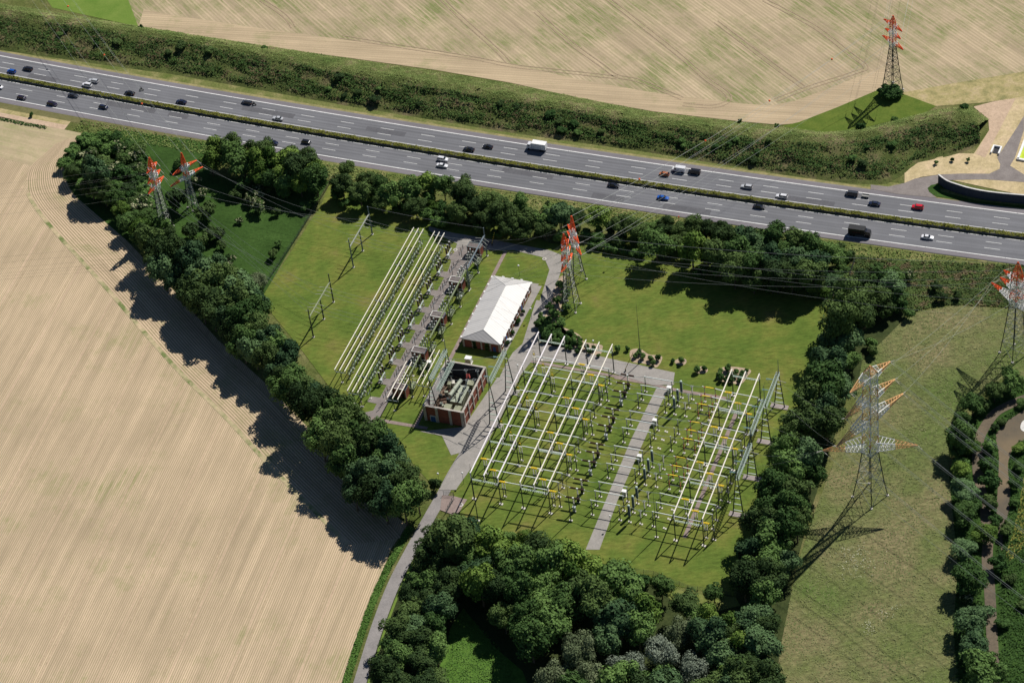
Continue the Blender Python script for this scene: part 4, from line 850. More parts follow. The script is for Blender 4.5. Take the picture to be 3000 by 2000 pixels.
plant([((lambda zz, x=x, y=y: O(x, y, zz)), 'bush', rad, .9) for x, y, rad in ((1290, 655, 2.0), (1300, 675, 2.2), (1282, 690, 2.2), (1275, 720, 2.3), (1290, 740, 2.2), (1262, 745, 2.3), (1262, 705, 2.0), (1300, 705, 2.0), (1250, 760, 2.2), (1280, 765, 2.0), (1300, 780, 2.0), (1316, 786, 1.8), (1245, 735, 1.8))],
      'beside the driveway under the mid pylon', 'bushes beside the driveway')
plant([(lambda zz, x=x, y=y: c3(x, y, zz), 'bush', 3.2, .8) for x, y in ((1400, 620), (1450, 610), (1480, 640), (1430, 655))], 'at the foot of the distant pylon', 'bushes at the distant pylon')
plant([(lambda zz, x=x, y=y, q=q: q(x, y, zz), 'bush', r_, 1.1) for q, x, y, r_ in ((c1, 970, 200, 1.9), (c1, 1825, 345, 1.8), (c3, 645, 870, 1.2), (c3, 1220, 880, 2.2), (c3, 1465, 825, 1.6), (c3, 1940, 735, 2.0), (c3, 1465, 910, 2.4), (c3, 1518, 950, 2.0), (c1, 213, 790, 1.3), (c3, 395, 835, 1.1), (c3, 1180, 965, 1.8))], 'standing alone on the embankment', 'single bushes along the embankment')
plant([(lambda zz, x=x, y=y: cX(x, y, zz), 'bush', 1.0, 1.1) for x, y in ((395, 960), (590, 920), (790, 925))], 'newly planted on the dry slope beside the ramp', 'saplings on the dry slope')
plant([(lambda zz, x=x, y=y: cY(x, y, zz), k, r_, 1.) for x, y, k, r_ in ((1200, 360, 'elder', 2.6), (740, 380, 'elder', 2.6), (1060, 380, 'maple', 4.5), (640, 150, 'dbush', 2.2), (540, 90, 'dbush', 2.4), (1540, 570, 'dbush', 2.2), (1700, 560, 'dbush', 2.0), (1480, 470, 'dbush', 2.4), (830, 1030, 'bush', 2.6), (1130, 680, 'bush', 3.0), (1220, 740, 'bush', 2.6), (860, 1100, 'dbush', 2.4))],
      'on the rough slope below the motorway', 'bushes on the rough slope')

_g = random.Random(77)
for k in range(40):
    i_, j_ = _g.uniform(2, NE - 3), _g.choice([_g.uniform(3.5, 7.5), _g.uniform(1.5, 7.5)]); p = slope_point(i_, j_); kd = _g.choice(['dbush', 'bush', 'dbush']); sc_ = _g.uniform(.55, 1.15)
    crown, trunk = _g.choice(TREES[kd]); t = thing('bush', f'{nth(k)} {LOOK[kd]} scattered over the embankment slope', 'bush', p + Vector((0, 0, -.2)), _g.uniform(0, 6), 'bushes on the embankment slope', (sc_ * 1.2, sc_ * 1.2, sc_ * .75)); link('crown', crown, t); link('trunk', trunk, t)
# ================================================================== VEHICLES
def paint(name, col): 
    if name in MATS: return MATS[name]
    m, t, b = _new(name, 0.25, 0.15, 0.5); b.inputs['Base Color'].default_value = c4v(col)
    b.inputs['Coat Weight'].default_value = 0.6; b.inputs['Coat Roughness'].default_value = 0.08; return m
COLS = {'black': (0.012, 0.012, 0.016), 'dark blue': (0.012, 0.018, 0.05), 'bright blue': (0.015, 0.10, 0.42), 'white': (0.78, 0.78, 0.80), 'silver': (0.52, 0.53, 0.55), 'dark grey': (0.045, 0.05, 0.06), 'orange-brown': (0.42, 0.13, 0.04), 'red': (0.62, 0.01, 0.025), 'purple-black': (0.02, 0.012, 0.035)}
def loft(secs, name, mat):
    """cross sections (x, half width bottom, half width top, z bottom, z top) joined into one closed shell"""
    m = MB(); vs = []; k = 8
    for x, wb, wt, zb, zt in secs:
        zm = zb + (zt - zb) * 0.45
        vs += [(x, -wb * .92, zb), (x, -wb, zb + .12), (x, -wb, zm), (x, -wt, zt), (x, wt, zt), (x, wb, zm), (x, wb, zb + .12), (x, wb * .92, zb)]
    fs = []
    for i in range(len(secs) - 1):
        for j in range(k): a = i * k + j; b_ = i * k + (j + 1) % k; fs.append((a, b_, b_ + k, a + k))
    fs += [tuple(range(k)), tuple(range(len(vs) - 1, len(vs) - k - 1, -1))]
    m.add(vs, fs); return m.mesh(name, mat)
CARSHAPE = {  # length, width, height, hood start, windscreen base, roof front, roof rear, rear glass base, tail height
 'hatchback': (4.1, 1.75, 1.47, .95, .62, .30, -.72, -.96, .95), 'saloon': (4.7, 1.82, 1.44, .92, .45, .15, -.42, -.66, .98), 'estate': (4.7, 1.82, 1.48, .92, .48, .2, -.80, -.96, .95),
 'suv': (4.6, 1.88, 1.72, 1.05, .52, .28, -.78, -.95, 1.08), 'van': (5.0, 1.95, 1.95, 1.15, .68, .50, -.93, -.99, 1.1), 'sports car': (4.3, 1.78, 1.28, .85, .35, .08, -.28, -.52, .85)}
def car(kind, col, s, off, west, label):
    ln, wd, ht, zh, xw, xr, xq, xg, zt = CARSHAPE[kind]; h = ln / 2; w = wd / 2; zb = 0.28
    P = arc(s, off, 0.06); rz = arc_rot(s) + (math.pi if west else 0)
    t = thing('car' if kind != 'van' else 'van', label, 'van' if kind == 'van' else 'car', P, rz, 'vehicles on the motorway')
    pm = paint('paint_' + col.replace(' ', '_'), COLS[col]); zw = zh + 0.02
    body = loft([(h, w * .78, w * .62, zb + .1, .62), (h * .94, w * .92, w * .78, zb, zh * .84), (h * .7, w, w * .84, zb, zh * .95), (h * xw, w, w * .88, zb, zw), (0, w, w * .9, zb, zw + .02), (h * xg, w, w * .88, zb, zt + .02 if kind != 'suv' else zt), (-h * .97, w * .95, w * .82, zb, zt * .97), (-h, w * .86, w * .74, zb + .12, zt * .8)], 'body', pm)
    b = link('body', body, t)
    # glasshouse between beltline and roof
    m = MB(); zr = ht - 0.06; wb, wr = w * .87, w * .70
    bl = [(h * xw, -wb), (h * xg, -wb), (h * xg, wb), (h * xw, wb)]; tp = [(h * xr, -wr), (h * xq, -wr), (h * xq, wr), (h * xr, wr)]
    m.add([(x, y, zw - .02) for x, y in bl] + [(x, y, zr) for x, y in tp], [(0, 1, 5, 4), (1, 2, 6, 5), (2, 3, 7, 6), (3, 0, 4, 7), (4, 5, 6, 7)])
    m.obj('windows', M_GLASS, t)
    m = MB(); m.add([(x * 1.0, y, zr) for x, y in tp] + [(x * .97, y * .93, ht) for x, y in tp], [(0, 1, 5, 4), (1, 2, 6, 5), (2, 3, 7, 6), (3, 0, 4, 7), (4, 5, 6, 7)])
    for sy in (-1, 1):
        for xa, ya, xb, yb in ((h * xw, wb, h * xr, wr), (h * (xw + xg) / 2, wb * 1.0, h * (xr + xq) / 2, wr), (h * xg, wb, h * xq, wr)): m.tube((xa, sy * ya, zw), (xb, sy * yb, zr + .02), 0.05, n=4)
    m.obj('roof', pm, t)
    for x in (h * .62, -h * .6):
        for sy in (-1, 1):
            m = MB(); m.tube((x, sy * (w - .17), .33), (x, sy * (w + .03), .33), .33, n=12); wh = m.obj('wheel', M_TYRE, t)
            m = MB(); m.tube((x, sy * (w + .02), .33), (x, sy * (w + .045), .33), .19, n=10); m.obj('rim', M_ALU, wh)
    for sy in (-1, 1):
        m = MB(); m.box((h * .93, sy * w * .66, .66), (.22, .34, .14)); m.obj('headlight', M_LAMPH, t)
        m = MB(); m.box((-h * .975, sy * w * .72, zt * .82), (.14, .26, .16)); m.obj('tail_light', M_RED, t)
        m = MB(); m.box((h * xw * .9, sy * (w + .08), zw + .05), (.16, .18, .12)); m.obj('mirror', pm, t)
    return t
WB = 'on the westbound carriageway'; EB = 'on the eastbound carriageway'
for a in (
    ('hatchback', 'bright blue', -22.5, 5.3, 1, 'bright blue hatchback by the median at the far left, westbound'), ('estate', 'black', -16.5, 1.8, 1, 'black estate in the middle westbound lane at the far left, near the blue hatchback'),
    ('suv', 'white', 14.9, 5.2, 1, 'white off-roader beside the median, paired with a silver estate, westbound'), ('estate', 'silver', 16.2, 1.8, 1, 'silver estate right beside the white off-roader, westbound'),
    ('saloon', 'black', 35.7, 5.4, 1, 'black saloon by the median beside the lone motorcycle, westbound'), ('saloon', 'dark blue', 60.3, 5.2, 1, 'dark blue saloon alone by the median, westbound, left of centre'),
    ('estate', 'dark grey', 87.8, -1.5, 1, 'dark grey estate just ahead of the second motorcycle, westbound'), ('saloon', 'silver', 105.4, 5.2, 1, 'silver saloon alone by the median, westbound, above the grove'),
    ('saloon', 'black', 190.5, 5.1, 1, 'black saloon by the median left of the white box lorry, westbound'), ('sports car', 'black', 197.4, 1.6, 1, 'low black sports car between the black saloon and the white lorry'),
    ('hatchback', 'orange-brown', 272.0, 2.2, 1, 'orange-brown hatchback below the white van, westbound'), ('van', 'black', 283.2, -1.6, 1, 'black van behind the white van, westbound'),
    ('estate', 'silver', 305.7, 2.6, 1, 'silver estate in the middle westbound lane left of the white estate'), ('estate', 'white', 320.4, 5.3, 1, 'white estate by the median, westbound, right of the silver estate'),
    ('van', 'dark grey', 346.3, -1.6, 1, 'dark grey van towing a small open trailer, westbound'), ('saloon', 'dark blue', 356.1, 2.2, 1, 'dark blue saloon just behind the towing van, westbound'), ('suv', 'red', 372.6, 0.9, 1, 'bright red car at the far right, westbound'),
    ('hatchback', 'white', -22.3, 16.6, 0, 'white car cut off by the left edge of the picture, eastbound'), ('hatchback', 'purple-black', -8.5, 20.5, 0, 'dark purple hatchback on the right lane at the far left, eastbound'), ('estate', 'purple-black', 6.6, 20.8, 0, 'dark purple estate touching the edge line, eastbound, second from the left'),
    ('saloon', 'dark grey', 12.6, 13.2, 0, 'dark grey saloon with shiny bonnet near the median, eastbound'), ('hatchback', 'dark blue', 29.3, 16.9, 0, 'dark blue hatchback in the middle lane, eastbound, left of the gap'), ('estate', 'dark blue', 110.1, 20.4, 0, 'dark blue estate on the right lane above the grove, eastbound'), ('hatchback', 'black', 123.5, 16.6, 0, 'black hatchback in the middle lane above the grove, eastbound'),
    ('suv', 'white', 182.4, 13.5, 0, 'white car nearest the median of the pair side by side, eastbound'), ('saloon', 'white', 183.7, 17.3, 0, 'white saloon farther from the median of the pair side by side, eastbound'), ('saloon', 'black', 254.5, 13.2, 0, 'black saloon near the median above the mid pylons, eastbound'), ('saloon', 'bright blue', 275.7, 16.2, 0, 'bright blue saloon in the middle lane, eastbound'),
    ('saloon', 'black', 313.5, 13.3, 0, 'black saloon near the median left of the black lorry, eastbound'), ('saloon', 'white', 379.7, 17.3, 0, 'white saloon right of the black lorry, eastbound')):
    car(a[0], a[1], a[2], a[3], bool(a[4]), a[5])
# white delivery van
def box_van(s, off, west, label):
    t = thing('van', label, 'van', arc(s, off, 0.06), arc_rot(s) + (math.pi if west else 0), 'vehicles on the motorway')
    pm = paint('paint_white', COLS['white'])
    link('body', loft([(2.7, .85, .75, .35, .9), (2.5, .95, .85, .3, 1.15), (1.9, .98, .9, .3, 1.3), (1.45, .99, .84, .3, 2.15), (1.2, .99, .86, .3, 2.35), (-2.6, .99, .86, .3, 2.4), (-2.75, .95, .84, .35, 2.3)], 'body', pm), t)
    m = MB(); m.add([(1.93, -.82, 1.34), (1.93, .82, 1.34), (1.46, .76, 2.14), (1.46, -.76, 2.14)], [(0, 1, 2, 3)])
    for sy in (-1, 1): m.box((1.15, sy * .985, 1.62), (.8, .04, .5))
    m.obj('windows', M_GLASS, t)
    for x in (1.75, -1.7):
        for sy in (-1, 1): m = MB(); m.tube((x, sy * .8, .36), (x, sy * 1.02, .36), .36, n=12); m.obj('wheel', M_TYRE, t)
    for sy in (-1, 1): m = MB(); m.box((2.62, sy * .7, .8), (.15, .3, .18)); m.obj('headlight', M_LAMPH, t)
box_van(276.8, -1.5, True, 'white panel van between the orange-brown car and the black van, westbound')
def truck(s, off, west, boxm, cabm, label, ln=8.6, mark=None):
    t = thing('box_lorry', label, 'lorry', arc(s, off, 0.06), arc_rot(s) + (math.pi if west else 0), 'vehicles on the motorway')
    h = ln / 2; m = MB(); m.box((-1.15, 0, 2.35), (ln - 2.3, 2.5, 2.7)); bx = m.obj('box_body', boxm, t)
    m = MB()
    for sy in (-1, 1): m.box((-1.15, sy * 1.27, 3.68), (ln - 2.25, .06, .1)); m.box((-1.15, sy * 1.27, 1.04), (ln - 2.25, .06, .12))
    for k in range(7):
        for sy in (-1, 1): m.box((-h + .1 + k * (ln - 2.4) / 6, sy * 1.265, 2.35), (.05, .04, 2.6))
    m.obj('trim', M_ALU if boxm is MATS['white_paint'] else M_LEGD, bx)
    if mark:
        m = MB()
        for x, w_ in ((-2.4, .5), (-1.7, .4), (-1.1, .5), (-.4, .35), (.2, .5)): m.box((x, -1.275, 2.1), (w_, .03, .28))
        m.obj('side_mark', mark, bx)
    link('cab', loft([(h, 1.05, .95, .5, 1.2), (h - .12, 1.15, 1.05, .45, 2.0), (h - .45, 1.18, 1.0, .45, 2.7), (h - 1.6, 1.2, 1.05, .45, 2.8), (h - 2.0, 1.2, 1.1, .45, 3.1), (h - 2.1, 1.15, 1.05, .45, 3.1)], 'cab', cabm), t)
    m = MB(); m.add([(h - .1, -.98, 2.02), (h - .1, .98, 2.02), (h - .44, .93, 2.66), (h - .44, -.93, 2.66)], [(0, 1, 2, 3)])
    for sy in (-1, 1): m.box((h - 1.0, sy * 1.19, 2.1), (.8, .04, .55))
    m.obj('windows', M_GLASS, t)
    m = MB(); m.box((-.4, 0, .8), (ln - .8, .9, .25)); m.obj('chassis', M_BLACK, t)
    for x in (h - 1.0, -h + 2.2, -h + 1.1):
        for sy in (-1, 1): m = MB(); m.tube((x, sy * .85, .5), (x, sy * 1.22, .5), .5, n=14); m.obj('wheel', M_TYRE, t)
truck(217.2, -2.0, True, M_WHITE, paint('paint_white', COLS['white']), 'white box lorry in the right-hand westbound lane near the centre', 8.2)
truck(354.6, 20.7, False, flat('black_box', (0.02, 0.02, 0.022), 0.4), paint('paint_black', COLS['black']), 'black box lorry in the right-hand eastbound lane at the right', 8.6, flat('faded_red_mark', (0.10, 0.012, 0.012), 0.6))
t = thing('car_trailer', 'small open grey trailer behind the dark grey van', 'trailer', arc(351.8, -1.6, 0.06), arc_rot(351.8) + math.pi, 'vehicles on the motorway')
m = MB(); m.box((0, 0, .55), (2.7, 1.5, .1))
for sy in (-1, 1): m.box((0, sy * .74, .8), (2.7, .05, .45))
for sx in (-1, 1): m.box((sx * 1.33, 0, .8), (.05, 1.43, .45))
m.obj('load_bed', flat('trailer_grey', (0.33, 0.33, 0.31), 0.6), t)
m = MB(); m.tube((1.3, 0, .5), (2.7, 0, .5), .06); m.obj('drawbar', M_LEGD, t)
for sy in (-1, 1): m = MB(); m.tube((0, sy * .8, .3), (0, sy * .98, .3), .3, n=12); m.obj('wheel', M_TYRE, t)
# motorcycles with riders
def skin_body(name, joints, bones, radii, mat, parent=None):
    me = bpy.data.meshes.new(name); me.from_pydata(joints, bones, []); me.materials.append(mat)
    o = link(name, me, parent); o.modifiers.new('skin', 'SKIN')
    for i, r_ in enumerate(radii): me.skin_vertices[0].data[i].radius = (r_, r_); me.skin_vertices[0].data[i].use_root = (i == 0)
    md = o.modifiers.new('sub', 'SUBSURF'); md.levels = md.render_levels = 1; return o
def motorbike(s, off, label, rlabel):
    P = arc(s, off, 0.06); rz = arc_rot(s) + math.pi
    t = thing('motorcycle', label, 'motorcycle', P, rz, 'motorcycles on the motorway')
    for x in (-.72, .74): m = MB(); m.tube((x, -.07, .32), (x, .07, .32), .32, n=14); m.obj('wheel', M_TYRE, t)
    m = MB(); m.tube((-.72, 0, .35), (-.2, 0, .55), .1, .16); m.tube((-.2, 0, .5), (.35, 0, .6), .22, .2, 8); m.tube((.35, 0, .7), (.74, 0, .34), .06); m.tube((-.75, 0, .85), (-.1, 0, .8), .1, .16, 8); m.tube((-.1, 0, .82), (.35, 0, .95), .19, .16, 8); m.obj('frame_and_tank', M_BLACK, t)
    m = MB(); m.tube((.42, -.36, 1.02), (.5, 0, 1.0), .03); m.tube((.5, 0, 1.0), (.42, .36, 1.02), .03); m.obj('handlebar', M_LEGD, t)
    J = [(-.3, 0, .92), (-.22, 0, 1.15), (-.02, 0, 1.42), (.06, 0, 1.54), (-.04, -.2, 1.4), (.2, -.32, 1.15), (.4, -.33, 1.05), (-.04, .2, 1.4), (.2, .32, 1.15), (.4, .33, 1.05), (-.25, -.12, .9), (.12, -.24, .8), (-.1, -.22, .4), (-.25, .12, .9), (.12, .24, .8), (-.1, .22, .4), (.04, -.22, .34), (.04, .22, .34)]
    Bn = [(0, 1), (1, 2), (2, 3), (2, 4), (4, 5), (5, 6), (2, 7), (7, 8), (8, 9), (0, 10), (10, 11), (11, 12), (12, 16), (0, 13), (13, 14), (14, 15), (15, 17)]
    Rd = [.16, .17, .17, .07, .09, .07, .05, .09, .07, .05, .12, .09, .06, .12, .09, .06, .05, .05]
    o = skin_body('person', J, Bn, Rd, M_BLACK); o.location = P; o.rotation_euler = (0, 0, rz); tag(o, rlabel, 'person', 'riders on the motorcycles')
    m = MB(); m.ball((.12, 0, 1.66), .15, 10, 7); m.obj('helmet', flat('helmet_grey', (0.10, 0.10, 0.11), 0.3), o)
    m = MB(); m.box((.245, 0, 1.67), (.05, .2, .1)); m.obj('visor', M_GLASS, o)
motorbike(39.4, 1.7, 'dark motorcycle beside the black saloon, westbound', 'rider in black on the motorcycle beside the black saloon')
motorbike(91.3, -1.3, 'dark motorcycle just behind the dark grey estate, westbound', 'rider in black just behind the dark grey estate')

# ================================================================== RIGHT YARD
ROWV = [622.8, 618.4, 614.1, 605.0, 600.8, 596.4, 587.2, 582.9, 578.4, 569.3, 564.9, 560.4]
RZ = 7.45      # height of the row conductors
def rowname(i): return f'{nth(i)} row from the top'
def found(m, w=0.75): m.box((0, 0, 0.12), (w, w, 0.24)); return m
# single post insulator
m1 = MB(); m1.tube((0, 0, 0.2), (0, 0, 4.4), 0.19, n=8).box((0, 0, 4.42), (.4, .4, .08)).box((0, 0, 0.28), (.45, .45, .1))
m2 = MB(); m2.tube((0, 0, 4.45), (0, 0, 7.25), 0.19, n=8)
for k in range(7): m2.tube((0, 0, 4.6 + k * .38), (0, 0, 4.7 + k * .38), 0.2, n=8)
m2.box((0, 0, 7.3), (.3, .3, .12))
PAD = MB(); PAD.box((-.35, .1, 0.1), (.55, .75, .2)).box((.38, -.1, 0.1), (.5, .7, .2)); PADM = PAD.mesh('foundation', M_CONC)
POSTM = [('column', m1.mesh('column', M_POST)), ('insulator', m2.mesh('insulator', M_WHITEI)), ('foundation', PADM)]
def post(u, v, label, grp='single post insulators in the conductor rows'): return place(POSTM, 'post_insulator', label, 'insulator', L(u, v, 0.05), TH, grp)
# centre-break disconnector with yellow arms, closed
def twin_post(z=6.9):
    a = MB()
    for x in (-.45, .45): a.tube((x, 0, .2), (x, 0, 3.9), .15, n=6)
    a.box((0, 0, 3.95), (1.5, .3, .15)).box((0, 0, 2.2), (1.0, .12, .1))
    b = MB()
    for x in (-.45, .45):
        b.tube((x, 0, 4.0), (x, 0, z), .12, n=8)
        for k in range(7): b.tube((x, 0, 4.15 + k * .38), (x, 0, 4.25 + k * .38), .19, n=8)
    b.box((0, 0, z + .05), (1.4, .3, .14)); return a, b
a, b = twin_post()
y = MB()
for dy, dz, x0, x1 in ((-.22, 0, -1.6, 1.2), (.22, 0, -1.3, 1.6), (0, .12, -.7, .7)): y.box(((x0 + x1) / 2, dy, 7.35 + dz), (x1 - x0, .16, .22))
for x in (-1.1, -.4, .4, 1.1): y.box((x, 0, 7.4), (.14, .75, .16))
DISCM = [('support', a.mesh('support', M_POST)), ('insulator', b.mesh('insulator', M_WHITEI)), ('yellow_arm', y.mesh('yellow_arm', M_YEL)), ('foundation', PADM)]
y = MB()
for sx in (-.28, .28): y.tube((sx * .6, 0, 7.2), (sx * 1.5, 0, 8.4), .07, n=4); y.tube((sx * 1.5, 0, 8.4), (sx * .5, 0, 10.0), .06, n=4)
y.box((0, 0, 8.4), (.5, .16, .5)); y.tube((-.35, 0, 10.05), (.35, 0, 10.05), .06, n=4)
a, b = twin_post()
PANTM = [('support', a.mesh('support', M_POST)), ('insulator', b.mesh('insulator', M_WHITEI)), ('yellow_pantograph', y.mesh('yellow_pantograph', M_YEL)), ('foundation', PADM)]
for i, v in enumerate(ROWV):
    ph = i % 3
    u1, u2, u3 = (-273.6, -268.6, -263.6)[ph], (-255.3, -250.4, -245.5)[ph], (-200.1, -195.3, -190.5)[ph]
    vv = v - (0.5 if i < 3 else 0.0)
    if i < 9: place(PANTM, 'pantograph_disconnector', f'upright yellow pantograph on twin posts under the left busbars, {rowname(i)}', 'disconnector', L(u1, v + .8, .05), TH, 'yellow pantographs under the left busbars')
    else: place(DISCM, 'disconnector', f'yellow-armed disconnector lying flat under the left busbars, {rowname(i)}', 'disconnector', L(u1, v + .8, .05), TH, 'flat yellow disconnectors')
    place(DISCM, 'disconnector', f'yellow-armed disconnector on twin posts under the middle busbars, {rowname(i)}', 'disconnector', L(u2, v + .8, .05), TH, 'flat yellow disconnectors')
    place(DISCM, 'disconnector', f'yellow-armed disconnector on twin posts under the right busbars, {rowname(i)}', 'disconnector', L(u3, v - .6, .05), TH, 'flat yellow disconnectors')
    post((-245.2, -245.1, -243.4)[ph] + (0 if ph < 2 else 0), v + (.8 if ph < 2 else 1.0), f'grey post insulator left of the breakers, {rowname(i)}') if ph < 2 else post(-243.2, v + .9, f'grey post insulator left of the breakers, {rowname(i)}')
    post(-231.3, v, f'grey post insulator right of the breakers, {rowname(i)}'); post(-221.3, v, f'grey post insulator right of the pale drive, {rowname(i)}')
    post(-189.4 if ph < 2 else -187.6, v - .8, f'grey post insulator at the right end of the row, {rowname(i)}')
    # row conductors
    def tube_obj(ua, va, ub, vb, lab):
        m = MB(); p, q = L(ua, va, RZ), L(ub, vb, RZ); m.tube(p, q, 0.17, n=8); m.ball(p, .2, 6, 4); m.ball(q, .2, 6, 4)
        tag(m.obj('row_conductor', M_TUBE), lab, 'conductor tube', 'conductor tubes of the rows')
    tube_obj(u1 + .9, v + .8, u2 - 1.2, v + .8, f'long pale green conductor tube from left to middle busbars, {rowname(i)}')
    tube_obj(u2 + 1.3, v + .8, -245.0 if ph == 0 else (-245.0 if ph == 1 else -243.2), v + .8, f'short conductor tube right of the middle busbars, {rowname(i)}') if u2 + 1.3 < -245.3 else None
    tube_obj(-231.5, v, -221.2, v, f'conductor tube crossing the pale drive, {rowname(i)}')
    ra = -205.0 if i < 9 else -209.4
    tube_obj(ra, v, u3 - 1.3, v - .5, f'conductor tube leading to the right busbars, {rowname(i)}')
    if u3 + 1.4 < -189.6: tube_obj(u3 + 1.3, v - .5, -189.4, v - .8, f'conductor tube under the right busbars, {rowname(i)}')
    # flexible links
    def flex(ps, lab, r_=.085):
        m = MB(); m.path(smooth([L(*p) for p in ps], 5), r_, 4); tag(m.obj('flexible_link', M_LINK), lab, 'cable', 'flexible links of the rows')
    ux = -245.0 if ph < 2 else -243.2
    flex([(ux, v + .8, RZ), (-243.4 if ph < 2 else -242.4, v + .5, RZ - .25), (-240.8, v + .2, 6.75)], f'drooping cable into the brown breaker, {rowname(i)}')
    flex([(-235.0, v, 6.7), (-233.2, v, 6.7), (-231.5, v, RZ)], f'drooping cable out of the brown breaker, {rowname(i)}')
    if i // 3 != 1:
        flex([(-221.2, v, RZ), (-219.6, v, 7.4), (-217.8, v, 7.9)], f'cable to the thick current transformer, {rowname(i)}')
        flex([(-217.8, v, 7.9), (-215.8, v, 7.1), (-213.8, v, 6.9), (-209.4, v, 7.4)], f'cable right of the current transformer, {rowname(i)}')
    else: flex([(-221.2, v, RZ), (-217.5, v, 6.7), (-213.8, v, 7.1), (-211.5, v, 6.9), (-209.3, v, 7.4)], f'long cable over the bare foundations, {rowname(i)}')
# circuit breakers
bm = MB(); bm.tube((0, 0, .2), (0, 0, 3.6), .17, n=8).box((0, 0, 3.65), (.5, .5, .1)); BM_S = bm.mesh('column', M_POST)
bm = MB(); bm.tube((0, 0, 3.7), (0, 0, 6.4), .16, n=8)
for k in range(6): bm.tube((0, 0, 3.85 + k * .42), (0, 0, 3.97 + k * .42), .25, n=8)
BM_I = bm.mesh('support_insulator', M_WHITEI)
bm = MB()
for sx in (-1, 1):
    bm.tube((sx * .35, 0, 6.6), (sx * 2.5, 0, 6.6), .2, n=8)
    for k in range(8): bm.tube((sx * (.5 + k * .26), 0, 6.6), (sx * (.64 + k * .26), 0, 6.6), .36, n=8)
BM_C = bm.mesh('brown_chamber', M_BROWN)
bm = MB(); bm.box((0, 0, 6.6), (.65, .45, .5)); BM_H = [('metal_head', bm.mesh('metal_head', M_ALU))] + multi('end_cap', M_ALU, [lambda m, sx=sx: m.tube((sx * 2.5, 0, 6.6), (sx * 2.8, 0, 6.6), .26, n=8) for sx in (-1, 1)])
bm = MB(); bm.box((.0, 0, 1.5), (.9, .8, 2.2)); BM_B = bm.mesh('mechanism_box', M_BLACK)
bm = MB(); bm.box((.0, 0, 1.3), (.95, .8, 1.7)).box((0, 0, 2.2), (1.1, .95, .12)); BM_W = bm.mesh('control_cabinet', flat('cabinet_grey', (0.42, 0.46, 0.48), 0.5))
for i, v in enumerate(ROWV):
    parts = [('column', BM_S), ('support_insulator', BM_I), ('brown_chamber', BM_C), ('foundation', PADM), ('control_cabinet', BM_W) if i % 3 == 2 else ('mechanism_box', BM_B)] + BM_H
    place(parts, 'circuit_breaker', f'brown T-shaped circuit breaker{" with a grey cabinet" if i % 3 == 2 else ""}, {rowname(i)}', 'circuit breaker', L(-237.9, v + .1, .05), TH, 'circuit breakers with brown chambers')
# current transformers
cm = MB(); cm.tube((0, 0, .2), (0, 0, 3.0), .16, n=8).box((0, 0, 3.0), (.7, .7, .12)); CT_S = cm.mesh('column', M_POST)
cm = MB(); cm.tube((0, 0, 3.05), (0, 0, 8.0), .40, .36, 12)
for k in range(15): cm.tube((0, 0, 3.3 + k * .3), (0, 0, 3.38 + k * .3), .50, .46, 12)
CT_P = cm.mesh('porcelain', M_CT); cm = MB(); cm.tube((0, 0, 8.0), (0, 0, 8.25), .46, n=12).ball((0, 0, 8.3), .42, 10, 6, .5); CT_H = cm.mesh('cap', flat('pale_green_cap', (0.50, 0.60, 0.55), 0.5))
vm = MB(); vm.tube((0, 0, .2), (0, 0, 3.2), .13, n=8); VT_S = vm.mesh('column', M_POST)
vm = MB(); vm.tube((0, 0, 3.2), (0, 0, 6.7), .17, n=8)
for k in range(9): vm.tube((0, 0, 3.4 + k * .36), (0, 0, 3.5 + k * .36), .25, n=8)
VT_I = vm.mesh('insulator', M_WHITEI); vm = MB(); vm.ring((0, 0, 6.7), .55, .07); vm.tube((-.5, 0, 6.7), (.5, 0, 6.7), .05); VT_R = vm.mesh('corona_ring', M_ALU)
# earthing frame with yellow bar and red clamps
em = MB()
for x in (-2, 2): em.tube((x, 0, .2), (x, 0, 4.1), .13, n=6)
em.box((0, 0, 2.4), (4.0, .22, .2)); EF_S = em.mesh('frame', M_POST)
EF_I = multi('insulator', M_WHITEI, [lambda m, x=x: m.tube((x, 0, 4.1), (x, 0, 7.1), .16, n=8) for x in (-2, 2)])
em = MB(); em.box((0, 0, 7.5), (2.9, .3, .24)); EF_Y = em.mesh('yellow_bar', M_YEL)
EF_R = multi('red_clamp', M_RED, [lambda m, x=x, zz=zz: m.box((x + .1, 0, zz), (.42, .42, .34)) for x in (-2, 2) for zz in (1.5, 2.9, 4.15, 7.2)])
em = MB(); em.ball((-2.6, 0, 7.5), .24).tube((-2.6, 0, 7.5), (-2, 0, 7.45), .1); EF_B = em.mesh('contact_knob', M_WHITE)
EF_F = multi('foundation', M_CONC, [lambda m, x=x: m.box((x, 0, .1), (.9, .8, .2)) for x in (-2, 2)])
